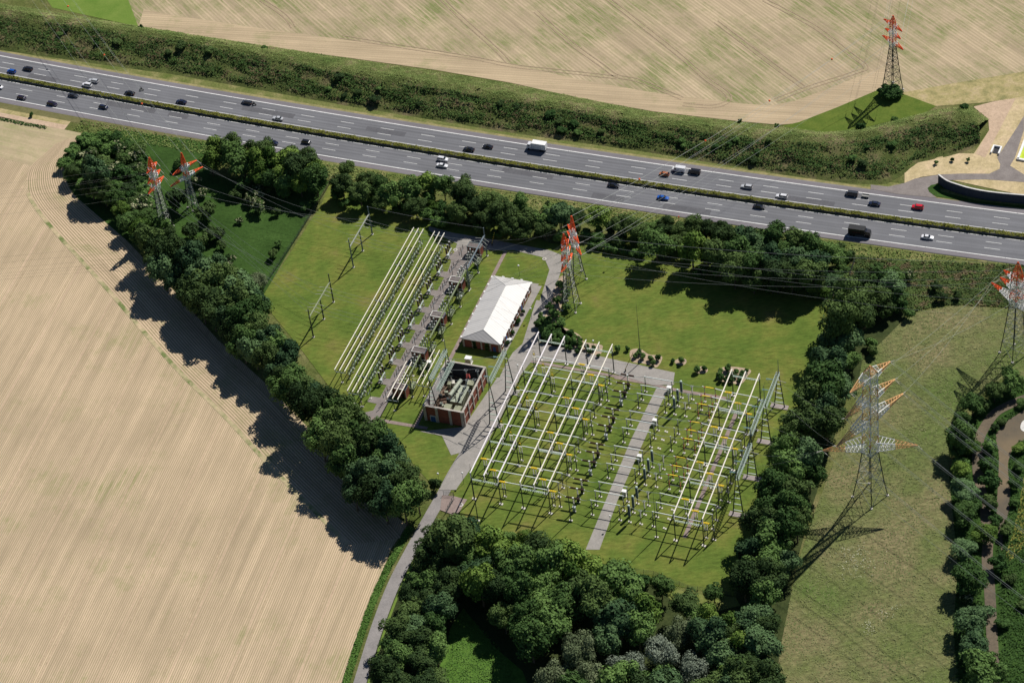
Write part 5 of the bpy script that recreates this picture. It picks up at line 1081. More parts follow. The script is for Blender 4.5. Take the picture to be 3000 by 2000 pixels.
for i, v in enumerate(ROWV):
    if i // 3 != 1:
        place([('column', CT_S), ('porcelain', CT_P), ('cap', CT_H), ('foundation', PADM)], 'current_transformer', f'thick grey-green current transformer right of the drive, {rowname(i)}', 'transformer', L(-217.8, v, .05), TH, 'thick current transformers')
        place([('column', VT_S), ('insulator', VT_I), ('corona_ring', VT_R), ('foundation', PADM)], 'voltage_transformer', f'slim voltage transformer with a pale ring, {rowname(i)}', 'transformer', L(-213.8, v, .05), TH, 'voltage transformers with rings')
    else:
        post(-213.8, v, f'grey post insulator beside a bare foundation, {rowname(i)}')
        o = link('bare_foundation', PADM, None, L(-218.3, v, .06)); o.rotation_euler = (0, 0, TH); tag(o, f'unused concrete foundation right of the drive, {rowname(i)}', 'foundation', 'bare foundations')
    if i < 9: place([('frame', EF_S), ('yellow_bar', EF_Y), ('contact_knob', EF_B)] + EF_I + EF_R + EF_F, 'earthing_switch', f'earthing frame with yellow bar and red clamps, {rowname(i)}', 'switch', L(-207.2, v, .05), TH, 'earthing frames with yellow bars')
    else: post(-209.4, v, f'grey post insulator left of the right busbars, {rowname(i)}')
for k, (u, v) in enumerate(((-205.2, 569.3), (-205.2, 564.9), (-205.4, 560.4))):
    o = link('bare_foundation', PADM, None, L(u, v, .06)); o.rotation_euler = (0, 0, TH); tag(o, f'unused concrete foundation near the bottom of the right yard, {nth(k)} from the top', 'foundation', 'bare foundations')
# busbar portals and tubes
SUPV = [629.6, 612.6, 594.5, 576.4, 557.5]
BZ = 13.2
def portal():
    b = MB()
    for dz in (0, .5): b.box((0, 0, 9.6 + dz), (9.6, .26, .07))
    for k in range(14): x = -4.7 + k * .72; b.bar((x, 0, 9.6), (x + .36, 0, 10.1), .07); b.bar((x + .36, 0, 10.1), (x + .72, 0, 9.6), .07)
    out = [('lattice_beam', b.mesh('lattice_beam', M_MINT))]
    for x in (-5, 0, 5):
        c = MB(); c.tube((x, 0, 10.3), (x, 0, 12.95), .15, n=8)
        for k in range(6): c.tube((x, 0, 10.6 + k * .4), (x, 0, 10.7 + k * .4), .24, n=8)
        out.append(('insulator', c.mesh('insulator', M_WHITEI)))
    for x in (-5, 5):
        a = MB(); a.tube((x, 0, 0.1), (x, 0, 10.6), .22, .18, 8); out.append(('post', a.mesh('post', M_POST)))
        d = MB(); d.box((x - .35, .1, .1), (.7, 1.0, .2)).box((x + .35, -.1, .1), (.7, .9, .2)); out.append(('foundation', d.mesh('foundation', M_CONC)))
    return out
PM = portal()
TRIO = [('left', -268.7, M_PINKT), ('middle', -250.5, M_CREAM), ('right', -195.3, M_CREAM)]
for nm, uc, mt in TRIO:
    for k, v in enumerate(SUPV):
        vv = v - (2.0 if nm == 'right' else 0) * (1 if k in (1, 2, 3) else .7)
        place(PM, 'busbar_portal', f'two-legged portal carrying the {nm} three busbars, {nth(k)} from the top', 'portal', L(uc, vv, .05), TH, 'portals under the busbars')
    for j, du in enumerate((-5, 0, 5)):
        v1, v0 = (630.4, 557.3) if nm != 'right' else (628.0, 556.2)
        m = MB(); p, q = L(uc + du, v1, BZ), L(uc + du, v0, BZ); m.tube(p, q, .25 if nm == 'left' else .22, n=10)
        t = tag(m.obj('busbar', mt), f'long pale busbar tube, {("left", "middle", "right")[j]} one of the {nm} three', 'busbar', 'long busbars of the right yard')
        for v in SUPV[1:4]: m = MB(); m.ball(L(uc + du, v - (2 if nm == 'right' else 0), BZ), .34, 8, 6); m.obj('joint', M_ALU, t)
        for e_ in (p, q): m = MB(); m.ball(e_, .26); m.obj('end_cap', M_ALU, t)
# white kiosks
kb = MB(); kb.box((0, 0, 1.15), (1.5, 1.2, 2.1)).box((0, 0, 2.25), (1.65, 1.35, .12)); KM = [('cabinet', kb.mesh('cabinet', M_WHITE))]
kb = MB(); kb.box((0, 0, .05), (1.8, 1.5, .12)); KM.append(('plinth', kb.mesh('plinth', M_CONC))); kb = MB(); kb.box((0, -.61, 1.1), (1.2, .03, 1.7)); KM.append(('door', kb.mesh('door', M_ALU)))
for k, p in enumerate((cTR(632, 575), cTR(468, 950), cTR(293, 1360), cBR(117, 590))):
    place(KM, 'control_kiosk', f'white control kiosk at the right edge of the pale drive, {nth(k)} from the top', 'kiosk', (p.x, p.y, .1), TH, 'white kiosks along the drive')
# lattice gantries
def lattice_beam(ln, w=1.1, h=1.0):
    a = MB()
    for sy in (-1, 1):
        for sz in (-1, 1): a.box((0, sy * w / 2, sz * h / 2), (ln, .16, .16))
    k = int(ln / 1.1); st = ln / k
    for i in range(k):
        x = -ln / 2 + i * st
        for sz in (-1, 1):
            a.bar((x, -w / 2, sz * h / 2), (x + st / 2, w / 2, sz * h / 2), .13); a.bar((x + st / 2, w / 2, sz * h / 2), (x + st, -w / 2, sz * h / 2), .13)
        for sy in (-1, 1): a.bar((x, sy * w / 2, -h / 2), (x + st, sy * w / 2, h / 2), .09)
    return a
def a_frame(hb, hp, half, label, loc, grp, rung=M_MINT, slab=True):
    t = thing('gantry_tower', label, 'gantry tower', loc, TH, grp)
    for sx in (-1, 1): m = MB(); m.tube((sx * half, 0, 0), (sx * half * .9, 0, 1.4), .24, .22, 8); m.tube((sx * half * .9, 0, 1.4), (0.05 * sx, 0, hb), .22, .14, 8); m.obj('leg', M_POST, t)
    m = MB(); m.tube((0, 0, hb - .4), (0, 0, hp), .15, .06, 8); m.obj('spike', M_BLUEP, t)
    for k in range(6):
        zz = 2.2 + k * (hb - 5) / 5.5; x = half * .9 * (1 - (zz - 1.4) / (hb - 1.4)); m = MB(); m.box((0, 0, zz), (2 * x, .3, .24)); m.obj('rung', rung, t)
    if slab: m = MB(); m.box((0, 0, .08), (half * 2 + 2.6, 2.2, .16)); m.obj('slab', flat('slab_concrete', (0.30, 0.26, 0.25), 0.9), t)
    return t
AV = [626.7, 608.5, 590.5, 572.6]
for k, (v, hb, hp) in enumerate(zip(AV, (17.2, 21.3, 21.3, 21.6), (23.2, 27.6, 27.6, 27.6))):
    a_frame(hb, hp, 1.9, f'tall ladder-like gantry tower at the right edge of the yard, {nth(k)} from the top', L(-182.9, v, .05), 'ladder towers at the right edge of the yard')
def string(p, q, mat=M_TEAL, parent=None, r_=.13):
    m = MB(); p = Vector(p); q = Vector(q); n_ = 9
    m.tube(p, q, .05, n=4)
    for k in range(n_): a = p.lerp(q, (k + .2) / n_); b_ = p.lerp(q, (k + .65) / n_); m.tube(a, b_, r_, n=6)
    return m.obj('insulator_string', mat, parent)
def gantry_beam(u, v0, v1, z_, label, hang=True, grp='mint green lattice beams'):
    c = L(u, (v0 + v1) / 2, z_); t = thing('lattice_gantry_beam', label, 'beam', c, TH + math.pi / 2, grp)
    a = lattice_beam(v1 - v0 - .5); a.obj('lattice', M_MINT, t)
    if hang:
        for k in (-1, 0, 1):
            x = k * (v1 - v0) * .3
            string((x, .5, -.3), (x + .2, 3.6, -1.0), M_TEAL, t); string((x, .5, -.3), (x + .6, 3.6, -.9), M_TEAL, t)
            m = MB(); m.path(smooth([Vector((x + .3, 3.6, -1)), Vector((x + .8, .6, -4.4)), Vector((x + .6, -3.6, -1))], 6), .05, 4); m.obj('jumper_wire', M_WIRE, t)
            string((x, -.5, -.3), (x + .2, -3.8, -1.0), M_WHITEI, t)
    return t
gantry_beam(-182.9, 608.6, 626.7, 16.9, 'mint green lattice beam between the top two right-edge ladder towers')
gantry_beam(-182.9, 590.6, 608.4, 21.0, 'mint green lattice beam between the middle two right-edge ladder towers')
gantry_beam(-182.9, 572.7, 590.4, 17.2, 'mint green lattice beam between the lower two right-edge ladder towers')
for k, v in enumerate((610.8, 593.6)): a_frame(21.0, 27.8, 2.0, f'tall ladder-like gantry tower right of the open brick box, {("upper", "lower")[k]} one', L(-278.9, v, .17), 'ladder towers beside the brick box', slab=False)
gantry_beam(-278.9, 593.7, 610.7, 20.8, 'mint green lattice beam right of the open brick box')
for k, v in enumerate((611.5, 594.6)): a_frame(15.9, 22.5, 1.7, f'ladder-like gantry tower at the left wall of the open brick box, {("upper", "lower")[k]} one', L(-302.6, v, .15), 'ladder towers at the left wall of the brick box', slab=False)
gantry_beam(-302.4, 594.7, 611.4, 15.6, 'mint green lattice beam above the left wall of the open brick box', hang=False)
gantry_beam(-299.6, 594.0, 610.2, 11.8, 'lower mint green lattice beam just inside the left wall of the open brick box', hang=False)

# wires
def wire(p, q, sag, label, grp, r_=0.03, balls=0, n=14, name='power_line'):
    p = Vector(p); q = Vector(q); pts = []
    for i in range(n + 1):
        t_ = i / n; a = p.lerp(q, t_); a.z -= 4 * sag * t_ * (1 - t_); pts.append(a)
    m = MB(); m.path(pts, r_, 3); o = tag(m.obj(name, M_WIRE), label, 'power line', grp)
    for k in range(balls):
        t_ = (k + 1) / (balls + 1); a = p.lerp(q, t_); a.z -= 4 * sag * t_ * (1 - t_); b_ = MB(); b_.ball(a, .42, 10, 7); b_.obj('marker_ball', M_ORANGE, o)
    return o
for k, v in enumerate((607.8, 602.2, 596.6)):
    wire(L(-298.8, v, 15.0), L(-282.4, v, 19.8), .6, f'{nth(k)} of three wires from the top across the open brick box', 'wires over the brick box', .07)
    string(L(-302, v, 15.4), L(-298.8, v, 15.0)); o = bpy.context.scene.collection.objects[-1]; tag(o, f'teal insulator string left of the brick box, {nth(k)} from the top', 'insulator', 'teal insulator strings')
    wire(L(-275.4, v, 19.8), L(-186.6, v - 1.5, 20.0), 3.2, f'{nth(k)} of three long wires from the top high across the right yard', 'long wires over the right yard', .055)
for k, v in enumerate((622.2, 617.6, 613.0, 586.6, 582.0, 577.0)):
    wire(L(-188.9, ROWV[k if k < 3 else k + 3], 7.4), L(-186.5, v, 15.8 if k < 3 else 16.2), .2, f'{nth(k)} short riser wire from the top up to the right-edge beams', 'riser wires to the beams', .05)

# ================================================================== LEFT YARD
TZ = 6.5
lb = MB(); lb.tube((0, 0, .1), (0, 0, 5.0), .14, n=8); LB_P = lb.mesh('post', M_POST)
lb = MB(); lb.box((0, 0, 5.0), (4.2, .2, .18)); LB_C = lb.mesh('crossbar', M_BLUEP)
LB_I = multi('insulator', M_WHITEI, [lambda m, x=x: m.tube((x, 0, 5.05), (x, 0, 6.35), .14, n=8) for x in (-2, 0, 2)])
lb = MB(); lb.box((0, 0, .08), (.8, .8, .16)); LB_F = lb.mesh('foundation', M_CONC)
for sname, uc, v0, v1, vs in (('left', -341.2, 600.4, 682.2, (601.0, 620.4, 640.8, 661.6, 681.6)), ('right', -332.4, 591.2, 681.9, (591.6, 600.8, 620.4, 640.8, 661.6, 681.3))):
    for k, v in enumerate(vs[::-1]): place([('post', LB_P), ('crossbar', LB_C), ('foundation', LB_F)] + LB_I, 'busbar_support', f'T-shaped support under the {sname} cream tubes of the left yard, {nth(k)} from the top', 'support', L(uc, v, .05), TH, 'T-shaped tube supports of the left yard')
    for j, du in enumerate((-2, 0, 2)):
        m = MB(); p, q = L(uc + du, v1, TZ), L(uc + du, v0, TZ); m.tube(p, q, .17, n=10)
        t = tag(m.obj('busbar', M_CREAM), f'long cream tube, {("left", "middle", "right")[j]} one of the {sname} set in the left yard', 'busbar', 'long cream tubes of the left yard')
        for v in vs: m = MB(); m.ball(L(uc + du, v, TZ), .26, 8, 5); m.obj('joint', M_ALU, t)
# disconnectors beside the tubes
dm = MB()
for y_ in (-1.7, 1.7): dm.tube((0, y_, .1), (0, y_, 2.5), .11, n=6)
dm.box((0.2, 0, 2.55), (.42, 4.4, .2)); DM_F = dm.mesh('frame', flat('weathered_green', (0.26, 0.32, 0.25), 0.6))
def _dmi(m, y_):
    for x in (-.15, .75):
        m.tube((x, y_, 2.65), (x, y_, 4.3), .10, n=6)
        for k in range(3): m.tube((x, y_, 2.95 + k * .42), (x, y_, 3.05 + k * .42), .15, n=6)
DM_I = multi('insulator_pair', M_CT, [lambda m, y_=y_: _dmi(m, y_) for y_ in (-1.9, 0, 1.9)])
DM_A = multi('blade', M_POST, [lambda m, y_=y_: m.box((.3, y_, 4.37), (1.1, .08, .08)) for y_ in (-1.9, 0, 1.9)])
dm = MB(); dm.box((.25, 2.2, 1.7), (.35, .35, .5)); DM_B = dm.mesh('drive_box', M_WHITEI)
DM_P = multi('foundation', M_DRIVE, [lambda m, y_=y_: m.box((0, y_, .08), (.5, .5, .16)) for y_ in (-1.7, 1.7)])
for side, u, vs in (('left', -339.5, [676.6 - 5.1 * k for k in range(15)]), ('right', -330.8, [676.4 - 5.1 * k for k in range(17)])):
    for k, v in enumerate(vs): place([('frame', DM_F), ('drive_box', DM_B)] + DM_I + DM_A + DM_P, 'disconnector', f'low three-pole disconnector right of the {side} cream tubes, {nth(k)} from the top', 'disconnector', L(u + (0 if k % 2 else .3), v, .05), TH, 'low disconnectors of the left yard')
# three-pole breakers on the pads
tm_ = MB(); tm_.box((0, 0, 2.3), (.35, 4.2, .3)); [tm_.tube((x, y_, .1), (x, y_, 2.3), .1, n=6) for x in (-.3, .3) for y_ in (-1.6, 1.6)]; TP_F = tm_.mesh('frame', flat('pale_steel', (0.45, 0.50, 0.49), 0.5))
def _tpi(m, y_):
    m.tube((-.5, y_, 2.4), (-.5, y_, 5.6), .24, n=8)
    for k in range(8): m.tube((-.5, y_, 2.6 + k * .37), (-.5, y_, 2.72 + k * .37), .36, n=8)
TP_I = multi('insulator', M_BROWN, [lambda m, y_=y_: _tpi(m, y_) for y_ in (-1.8, 0, 1.8)])
TP_H = multi('terminal', M_ALU, [lambda m, y_=y_: m.box((-.5, y_, 5.7), (.7, .35, .2)) for y_ in (-1.8, 0, 1.8)])
tm_ = MB(); tm_.box((.1, -2.0, 1.9), (.9, .9, 1.3)); TP_B = tm_.mesh('mechanism_box', flat('pale_box', (0.58, 0.63, 0.62), 0.5))
for k, v in enumerate((676.3, 666.1, 655.4, 645.6, 635.6, 625.6, 616.0, 605.4)):
    place([('frame', TP_F), ('mechanism_box', TP_B)] + TP_I + TP_H + DM_P, 'circuit_breaker', f'three-pole breaker with dark insulators left of the service path, {nth(k)} from the top', 'circuit breaker', L(-326.6, v, .14), TH, 'three-pole breakers beside the service path')
# slender cross posts
sm = MB(); sm.tube((0, 0, .1), (0, 0, 3.6), .10, n=6); SP_P = sm.mesh('post', M_POST); sm = MB(); sm.box((0, 0, 3.6), (.14, 4.4, .14)); SP_C = sm.mesh('crossarm', M_BLUEP)
SP_I = multi('insulator', M_BROWN, [lambda m, y_=y_: m.tube((0, y_, 3.6), (0, y_, 5.4), .13, n=7) for y_ in (-2, 0, 2)])
for k, v in enumerate((675.8, 665.4, 655.3, 645.0, 635.0, 625.2, 615.6, 606.8, 595.6)):
    place([('post', SP_P), ('crossarm', SP_C), ('foundation', LB_F)] + SP_I, 'cross_post', f'slender post with crossarm and three insulators right of the service path, {nth(k)} from the top', 'post', L(-321.5, v, .13), TH, 'slender cross posts along the service path')
place([('post', SP_P), ('crossarm', SP_C), ('foundation', LB_F)] + SP_I, 'cross_post', 'slender cross post left of the service path near its lower end', 'post', L(-327.7, 595.6, .13), TH, 'slender cross posts along the service path')
# white-headed instrument transformers and breakers between the brick blocks
im = MB(); im.tube((0, 0, .1), (0, 0, 2.4), .11, n=6); IM_C = im.mesh('column', M_POST)
im = MB(); im.tube((0, 0, 2.4), (0, 0, 4.8), .17, n=8)
for k in range(6): im.tube((0, 0, 2.6 + k * .37), (0, 0, 2.7 + k * .37), .25, n=8)
IM_I = im.mesh('insulator', M_CT); im = MB(); im.tube((0, 0, 4.8), (0, 0, 5.1), .26, .30, 10).ball((0, 0, 5.15), .3, 10, 6, .6); IM_H = im.mesh('head', flat('pale_grey_head', (0.60, 0.62, 0.60), .5))
im = MB(); im.tube((0, 0, 0), (0, 0, 0.1), .1); 
BAYV = (674.9, 664.7, 654.6, 644.7, 634.7, 624.8, 614.8, 604.6)
nn_ = 0
for b_, vb in enumerate(BAYV):
    for j, (du, dv) in enumerate([(-318.0, 1.75), (-318.0, 0), (-318.0, -1.75), (-316.8, 1.2), (-316.8, -.6), (-316.8, -2.3)]):
        sc_ = 1.0 if j < 3 else .88
        place([('column', IM_C), ('insulator', IM_I), ('head', IM_H)], 'instrument_transformer', f'{nth(j)} white-headed transformer of the {nth(b_)} bay from the top beside the brick blocks', 'transformer', L(du, vb + dv, .05), TH, 'white-headed transformers of the left yard', (sc_, sc_, sc_))
im = MB(); [im.tube((x, y_, .1), (x, y_, 1.6), .09, n=6) for x in (-.8, .8) for y_ in (-1.8, 1.8)]; im.box((0, 0, 1.65), (1.9, 4.0, .16)); CB_F = im.mesh('frame', M_GREENP)
CB_I = multi('insulator', M_CT, [lambda m, y_=y_, x=x: m.tube((x, y_, 1.7), (x * 1.2, y_, 3.3), .13, n=7).ball((x * 1.2, y_, 3.35), .16, 7, 4) for y_ in (-1.5, 0, 1.5) for x in (-.7, .7)])
CB_B = multi('busbar_link', M_ALU, [lambda m, y_=y_: m.tube((-.9, y_, 3.4), (.9, y_, 3.4), .07) for y_ in (-1.5, 0, 1.5)])
for b_, vb in enumerate(BAYV):
    place([('frame', CB_F)] + CB_I + CB_B + DM_P, 'switch_frame', f'low switch frame with six insulators under the green gantries, {nth(b_)} from the top', 'switch', L(-314.2, vb - .3, .05), TH, 'low switch frames under the gantries')
# brick blocks
def block(u0, u1, v0, v1, h, label, tone):
    t = thing('brick_block', label, 'brick building', L((u0 + u1) / 2, (v0 + v1) / 2, .05), TH, 'small brick blocks of the left yard')
    a, b_ = u1 - u0, v1 - v0; m = MB(); m.box((0, 0, h / 2), (a, b_, h)); m.obj('wall', M_BRICK, t)
    m = MB()
    for sy in (-1, 1): m.box((0, sy * (b_ / 2 - .08), h + .1), (a + .1, .26, .3))
    for sx in (-1, 1): m.box((sx * (a / 2 - .08), 0, h + .1), (.26, b_ - .36, .3))
    m.obj('coping', tone, t); m = MB(); m.box((0, 0, h + .02), (a - .4, b_ - .4, .1)); m.obj('roof', M_ROOFG, t)
    m = MB(); m.box((a / 2 - 1.2, -b_ / 2 - .02, 1.1), (.9, .06, 2.1)); m.obj('door', M_BLACK, t)
    for x in (-a / 2 + .15, 0, a / 2 - .15): m = MB(); m.box((x, -b_ / 2 - .05, h / 2 - .05), (.3, .12, h - .2)); m.obj('pilaster', M_PIL, t)
for k, (v, tone) in enumerate(((678.6, flat('grey_coping', (0.16, 0.19, 0.19), .7)), (658.4, M_CONCW), (638.3, M_CONCW), (618.5, M_CONCW), (598.6, M_CONC))):
    block(-320.2, -314.8, v, v + 3.0, 4.1, f'small flat-roofed brick block under the green gantries, {nth(k)} from the top', tone)
# gantries over the blocks
def portal_row(u, vs, hts, zb, mat, label, pm=M_POST, bw=.32):
    t = thing('yard_gantry', label, 'gantry', L(u, vs[0], .05), TH, 'low gantries of the left yard')
    for v, h in zip(vs, hts): m = MB(); m.tube((0, v - vs[0], 0), (0, v - vs[0], h), .3, .19, 8); m.obj('post', pm, t); m = MB(); m.box((0, v - vs[0], .08), (.9, .9, .16)); m.obj('foundation', M_CONC, t)
    m = MB(); m.box((0, (vs[-1] - vs[0]) / 2, zb), (bw * 1.4, abs(vs[-1] - vs[0]) + .3, bw * 1.3)); m.obj('beam', mat, t)
    return t
def strings_on(t, ys, zb, side, n2=3.2, mat=M_WHITEI):
    for y_ in ys: string((side * .2, y_, zb - .1), (side * n2, y_, zb - .7), mat, t, .11)
g1 = portal_row(-312.7, (679.8, 669.8, 660.2), (14.2, 10.4, 13.6), 10.5, M_BLUEP, 'blue-grey gantry over the topmost brick block', M_BLUEP)
g2 = portal_row(-312.8, (659.2, 649.9, 640.1, 631.0, 620.5), (10.6, 10.4, 13.6, 10.4, 11.0), 10.5, M_GREENP, 'long green gantry over the middle brick blocks', M_GREENP)
g3 = portal_row(-313.1, (611.4, 600.0), (10.6, 10.4), 10.5, M_GREENP, 'short green gantry above the lowest brick block', M_GREENP)
strings_on(g1, [-1.5, -3.2, -5, -11.5, -13.2, -15], 10.4, -1)
for y_ in (-1.5, -3.2, -5, -11.5, -13.2, -15): string((.2, y_, 10.4), (2.4, y_ - .5, 9.0), M_WHITEI, g1, .12)
strings_on(g2, [-3, -5, -7, -13, -15, -17, -23, -25, -27, -32, -34, -36], 10.4, -1)
lg1 = portal_row(-361.2, (681.6, 671.5, 661.7), (14.2, 10.5, 14.2), 10.3, flat('grey_beam', (0.30, 0.32, 0.27), .6), 'upper three-legged gantry on the lawn left of the cream tubes', M_BLUEP)
lg2 = portal_row(-361.2, (641.3, 631.5, 621.2), (14.2, 10.3, 14.2), 10.2, flat('olive_beam', (0.26, 0.29, 0.18), .6), 'lower three-legged gantry on the lawn left of the cream tubes', M_POST)
YS = (-3, -5, -7, -12.5, -14.5, -16.5)
for g_ in (lg1, lg2): strings_on(g_, YS, 10.2, -1); strings_on(g_, YS, 10.2, 1, 2.6)
for nm, v0 in (('upper', 681.6), ('lower', 641.3)):
    for k, y_ in enumerate(YS): wire(L(-358.4, v0 + y_, 9.6), L(-316.0, v0 + y_ + (-1.5 if nm == 'upper' else -2.0), 9.7), 1.4, f'{nth(k)} wire from the top between the {nm} lawn gantry and the block gantries', 'wires over the left yard', .035)
wire(L(-361.2, 681.6, 14.2), L(-312.7, 679.8, 14.2), .8, 'earth wire between the tops of the two uppermost left-yard gantries', 'wires over the left yard', .035)
# short tube sets
for sname, us, v0, v1, grp in (('over the lowest brick block', (-318.8, -316.8, -314.8), 591.4, (611.0, 611.2, 603.2), 'a'), ('left of the open brick box', (-311.0, -309.0, -307.0), 601.0, (619.4, 619.4, 617.5), 'b')):
    for j, (u, ve) in enumerate(zip(us, v1)):
        m = MB(); m.tube(L(u, ve, TZ), L(u, v0, TZ), .17, n=10); tag(m.obj('short_busbar', M_CREAM), f'short cream tube {sname}, {("left", "middle", "right")[j]} of three', 'busbar', 'short cream tubes')
    for k, v in enumerate((v1[0] - .6, v0 + .4)): place([('post', LB_P), ('crossbar', LB_C), ('foundation', LB_F)] + LB_I, 'busbar_support', f'T-shaped support of the short tubes {sname}, {("upper", "lower")[k]} one', 'support', L(us[1], v, .05), TH, 'T-shaped tube supports of the left yard')
kk = cB(2030, 560); place(KM, 'control_kiosk', 'white kiosk between the short cream tubes left of the brick box', 'kiosk', (kk.x, kk.y, .06), TH, None)
kk = c6(1255, 375); place(KM, 'control_kiosk', 'white kiosk on the lawn just above the open brick box', 'kiosk', (kk.x, kk.y, .06), TH, None, (1.5, 1.4, 1.1))
# row connections of the left yard
for k, v in enumerate((676.3, 666.1, 655.4, 645.6, 635.6, 625.6, 616.0, 605.4)):
    for j in (-1.8, 0, 1.8):
        m = MB(); m.path(smooth([L(-329.2, v + j, 4.4), L(-327.9, v + j, 4.6), L(-327.1, v + j, 5.7), L(-324.5, v + j, 4.7), L(-321.5, v + j, 5.4), L(-318.0, v + j, 5.2)], 4), .04, 3)
        tag(m.obj('flexible_link', M_WIRE), f'thin wire over the service path, {nth(("x", -1.8, 0, 1.8).index(j) - 1)} of three in the {nth(k)} bay from the top', 'cable', 'thin wires over the service path')

# ================================================================== BUILDINGS
def control_building():
    u0, u1, v0, v1, h = -304.2, -289.4, 629.8, 664.6, 4.3; cu, cv = (u0 + u1) / 2, (v0 + v1) / 2; a, b_ = u1 - u0, v1 - v0
    t = thing('control_building', 'long brick building with a white hipped metal roof', 'building', L(cu, cv, .05), TH)
    m = MB(); m.box((0, 0, h / 2), (a, b_, h)); m.obj('wall', M_BRICK, t)
    m = MB()
    for i in range(9):
        y_ = -b_ / 2 + .4 + i * (b_ - .8) / 8
        for sx in (-1, 1): m = MB(); m.box((sx * (a / 2 + .04), y_, h / 2), (.18, .6, h)); m.obj('pilaster', M_PIL, t)
    for i in range(5):
        x = -a / 2 + .4 + i * (a - .8) / 4
        for sy in (-1, 1): m = MB(); m.box((x, sy * (b_ / 2 + .04), h / 2), (.6, .18, h)); m.obj('pilaster', M_PIL, t)
    e = .45; A, B = a / 2 + e, b_ / 2 + e; rz_ = 6.8; ry0, ry1 = -b_ / 2 + 3.4, b_ / 2 - 6.4
    m = MB(); z0 = h + .05
    m.add([(-A, -B, z0), (A, -B, z0), (A, B, z0), (-A, B, z0), (0, ry0, rz_), (0, ry1, rz_), (-A, -B, z0 - .3), (A, -B, z0 - .3), (A, B, z0 - .3), (-A, B, z0 - .3)],
          [(0, 1, 4), (1, 2, 5, 4), (2, 3, 5), (3, 0, 4, 5), (0, 6, 7, 1), (1, 7, 8, 2), (2, 8, 9, 3), (3, 9, 6, 0), (6, 9, 8, 7)])
    rf = m.obj('roof', M_ROOF, t)
    m = MB()
    for p, q in (((0, ry0, rz_ + .03), (0, ry1, rz_ + .03)), ((0, ry0, rz_), (-A, -B, z0)), ((0, ry0, rz_), (A, -B, z0)), ((0, ry1, rz_), (-A, B, z0)), ((0, ry1, rz_), (A, B, z0))): m.tube(p, q, .09, n=4)
    m.obj('ridge_cap', flat('ridge_grey', (0.55, 0.55, 0.53), .5), rf)
    m = MB()
    for i in range(9):
        y_ = -b_ / 2 + .4 + i * (b_ - .8) / 8
        for sx in (-1, 1): m = MB(); m.box((sx * (A + .12), y_, z0 - .02), (.4, .9, .36)); m.obj('gutter_box', M_WHITE, rf)
    for i in (1, 2, 3): m = MB(); m.box((-a / 2 + i * a / 4, B + .1, z0), (1.0, .4, .36)); m.obj('gutter_box', M_WHITE, rf)
    m = MB(); m.box((a / 2 - 2.4, -b_ / 2 - .03, 1.15), (1.1, .08, 2.3)); m.obj('door', M_DOOR, t)
    for i in range(8):
        y_ = -b_ / 2 + 2.4 + i * (b_ - 4.8) / 7
        if i in (1, 5): m = MB(); m.box((a / 2 + .03, y_, 1.2), (.08, 1.5, 2.4)); m.obj('door', M_DOOR, t)
        else:
            m = MB(); m.box((a / 2 + .03, y_, 2.2), (.07, 1.5, 1.5)); f_ = m.obj('window', M_GLASS, t); m = MB(); m.box((a / 2 + .09, y_, 1.42), (.16, 1.7, .1)); m.box((a / 2 + .08, y_, 2.2), (.06, .08, 1.5)); m.obj('frame', M_WHITE, f_)
    for i in range(4): m = MB(); m.box((-a / 2 + 2.3 + i * (a - 4.6) / 3, b_ / 2 + .03, 2.2), (1.2, .07, 1.2)); m.obj('window', M_GLASS, t)
    g = random.Random(4)
    for lx, ly in ((-a / 2 + 4.6, -b_ / 2), (-a / 2 + 9.6, -b_ / 2)):
        k = 260; P = np.column_stack([RNG.normal(size=k) * .4 + lx, np.full(k, ly - .2), RNG.uniform(.2, 3.6, k)]); N = RNG.normal(size=(k, 3)); N[:, 1] -= 1; N /= np.linalg.norm(N, axis=1)[:, None]
        V, F = cards(P, N, RNG.uniform(.12, .25, k)); me = np_mesh('ivy', V, F, LEAFM['oak']); link('ivy', me, t)
control_building()
plant([(lambda zz, v=v: L(-288.4, v, 0), 'bush', r_, 1.1) for v, r_ in ((640.5, 1.1), (646.2, 1.3), (652.0, 1.0), (634.6, 1.0))], 'against the right wall of the white-roofed building', 'shrubs against the building')
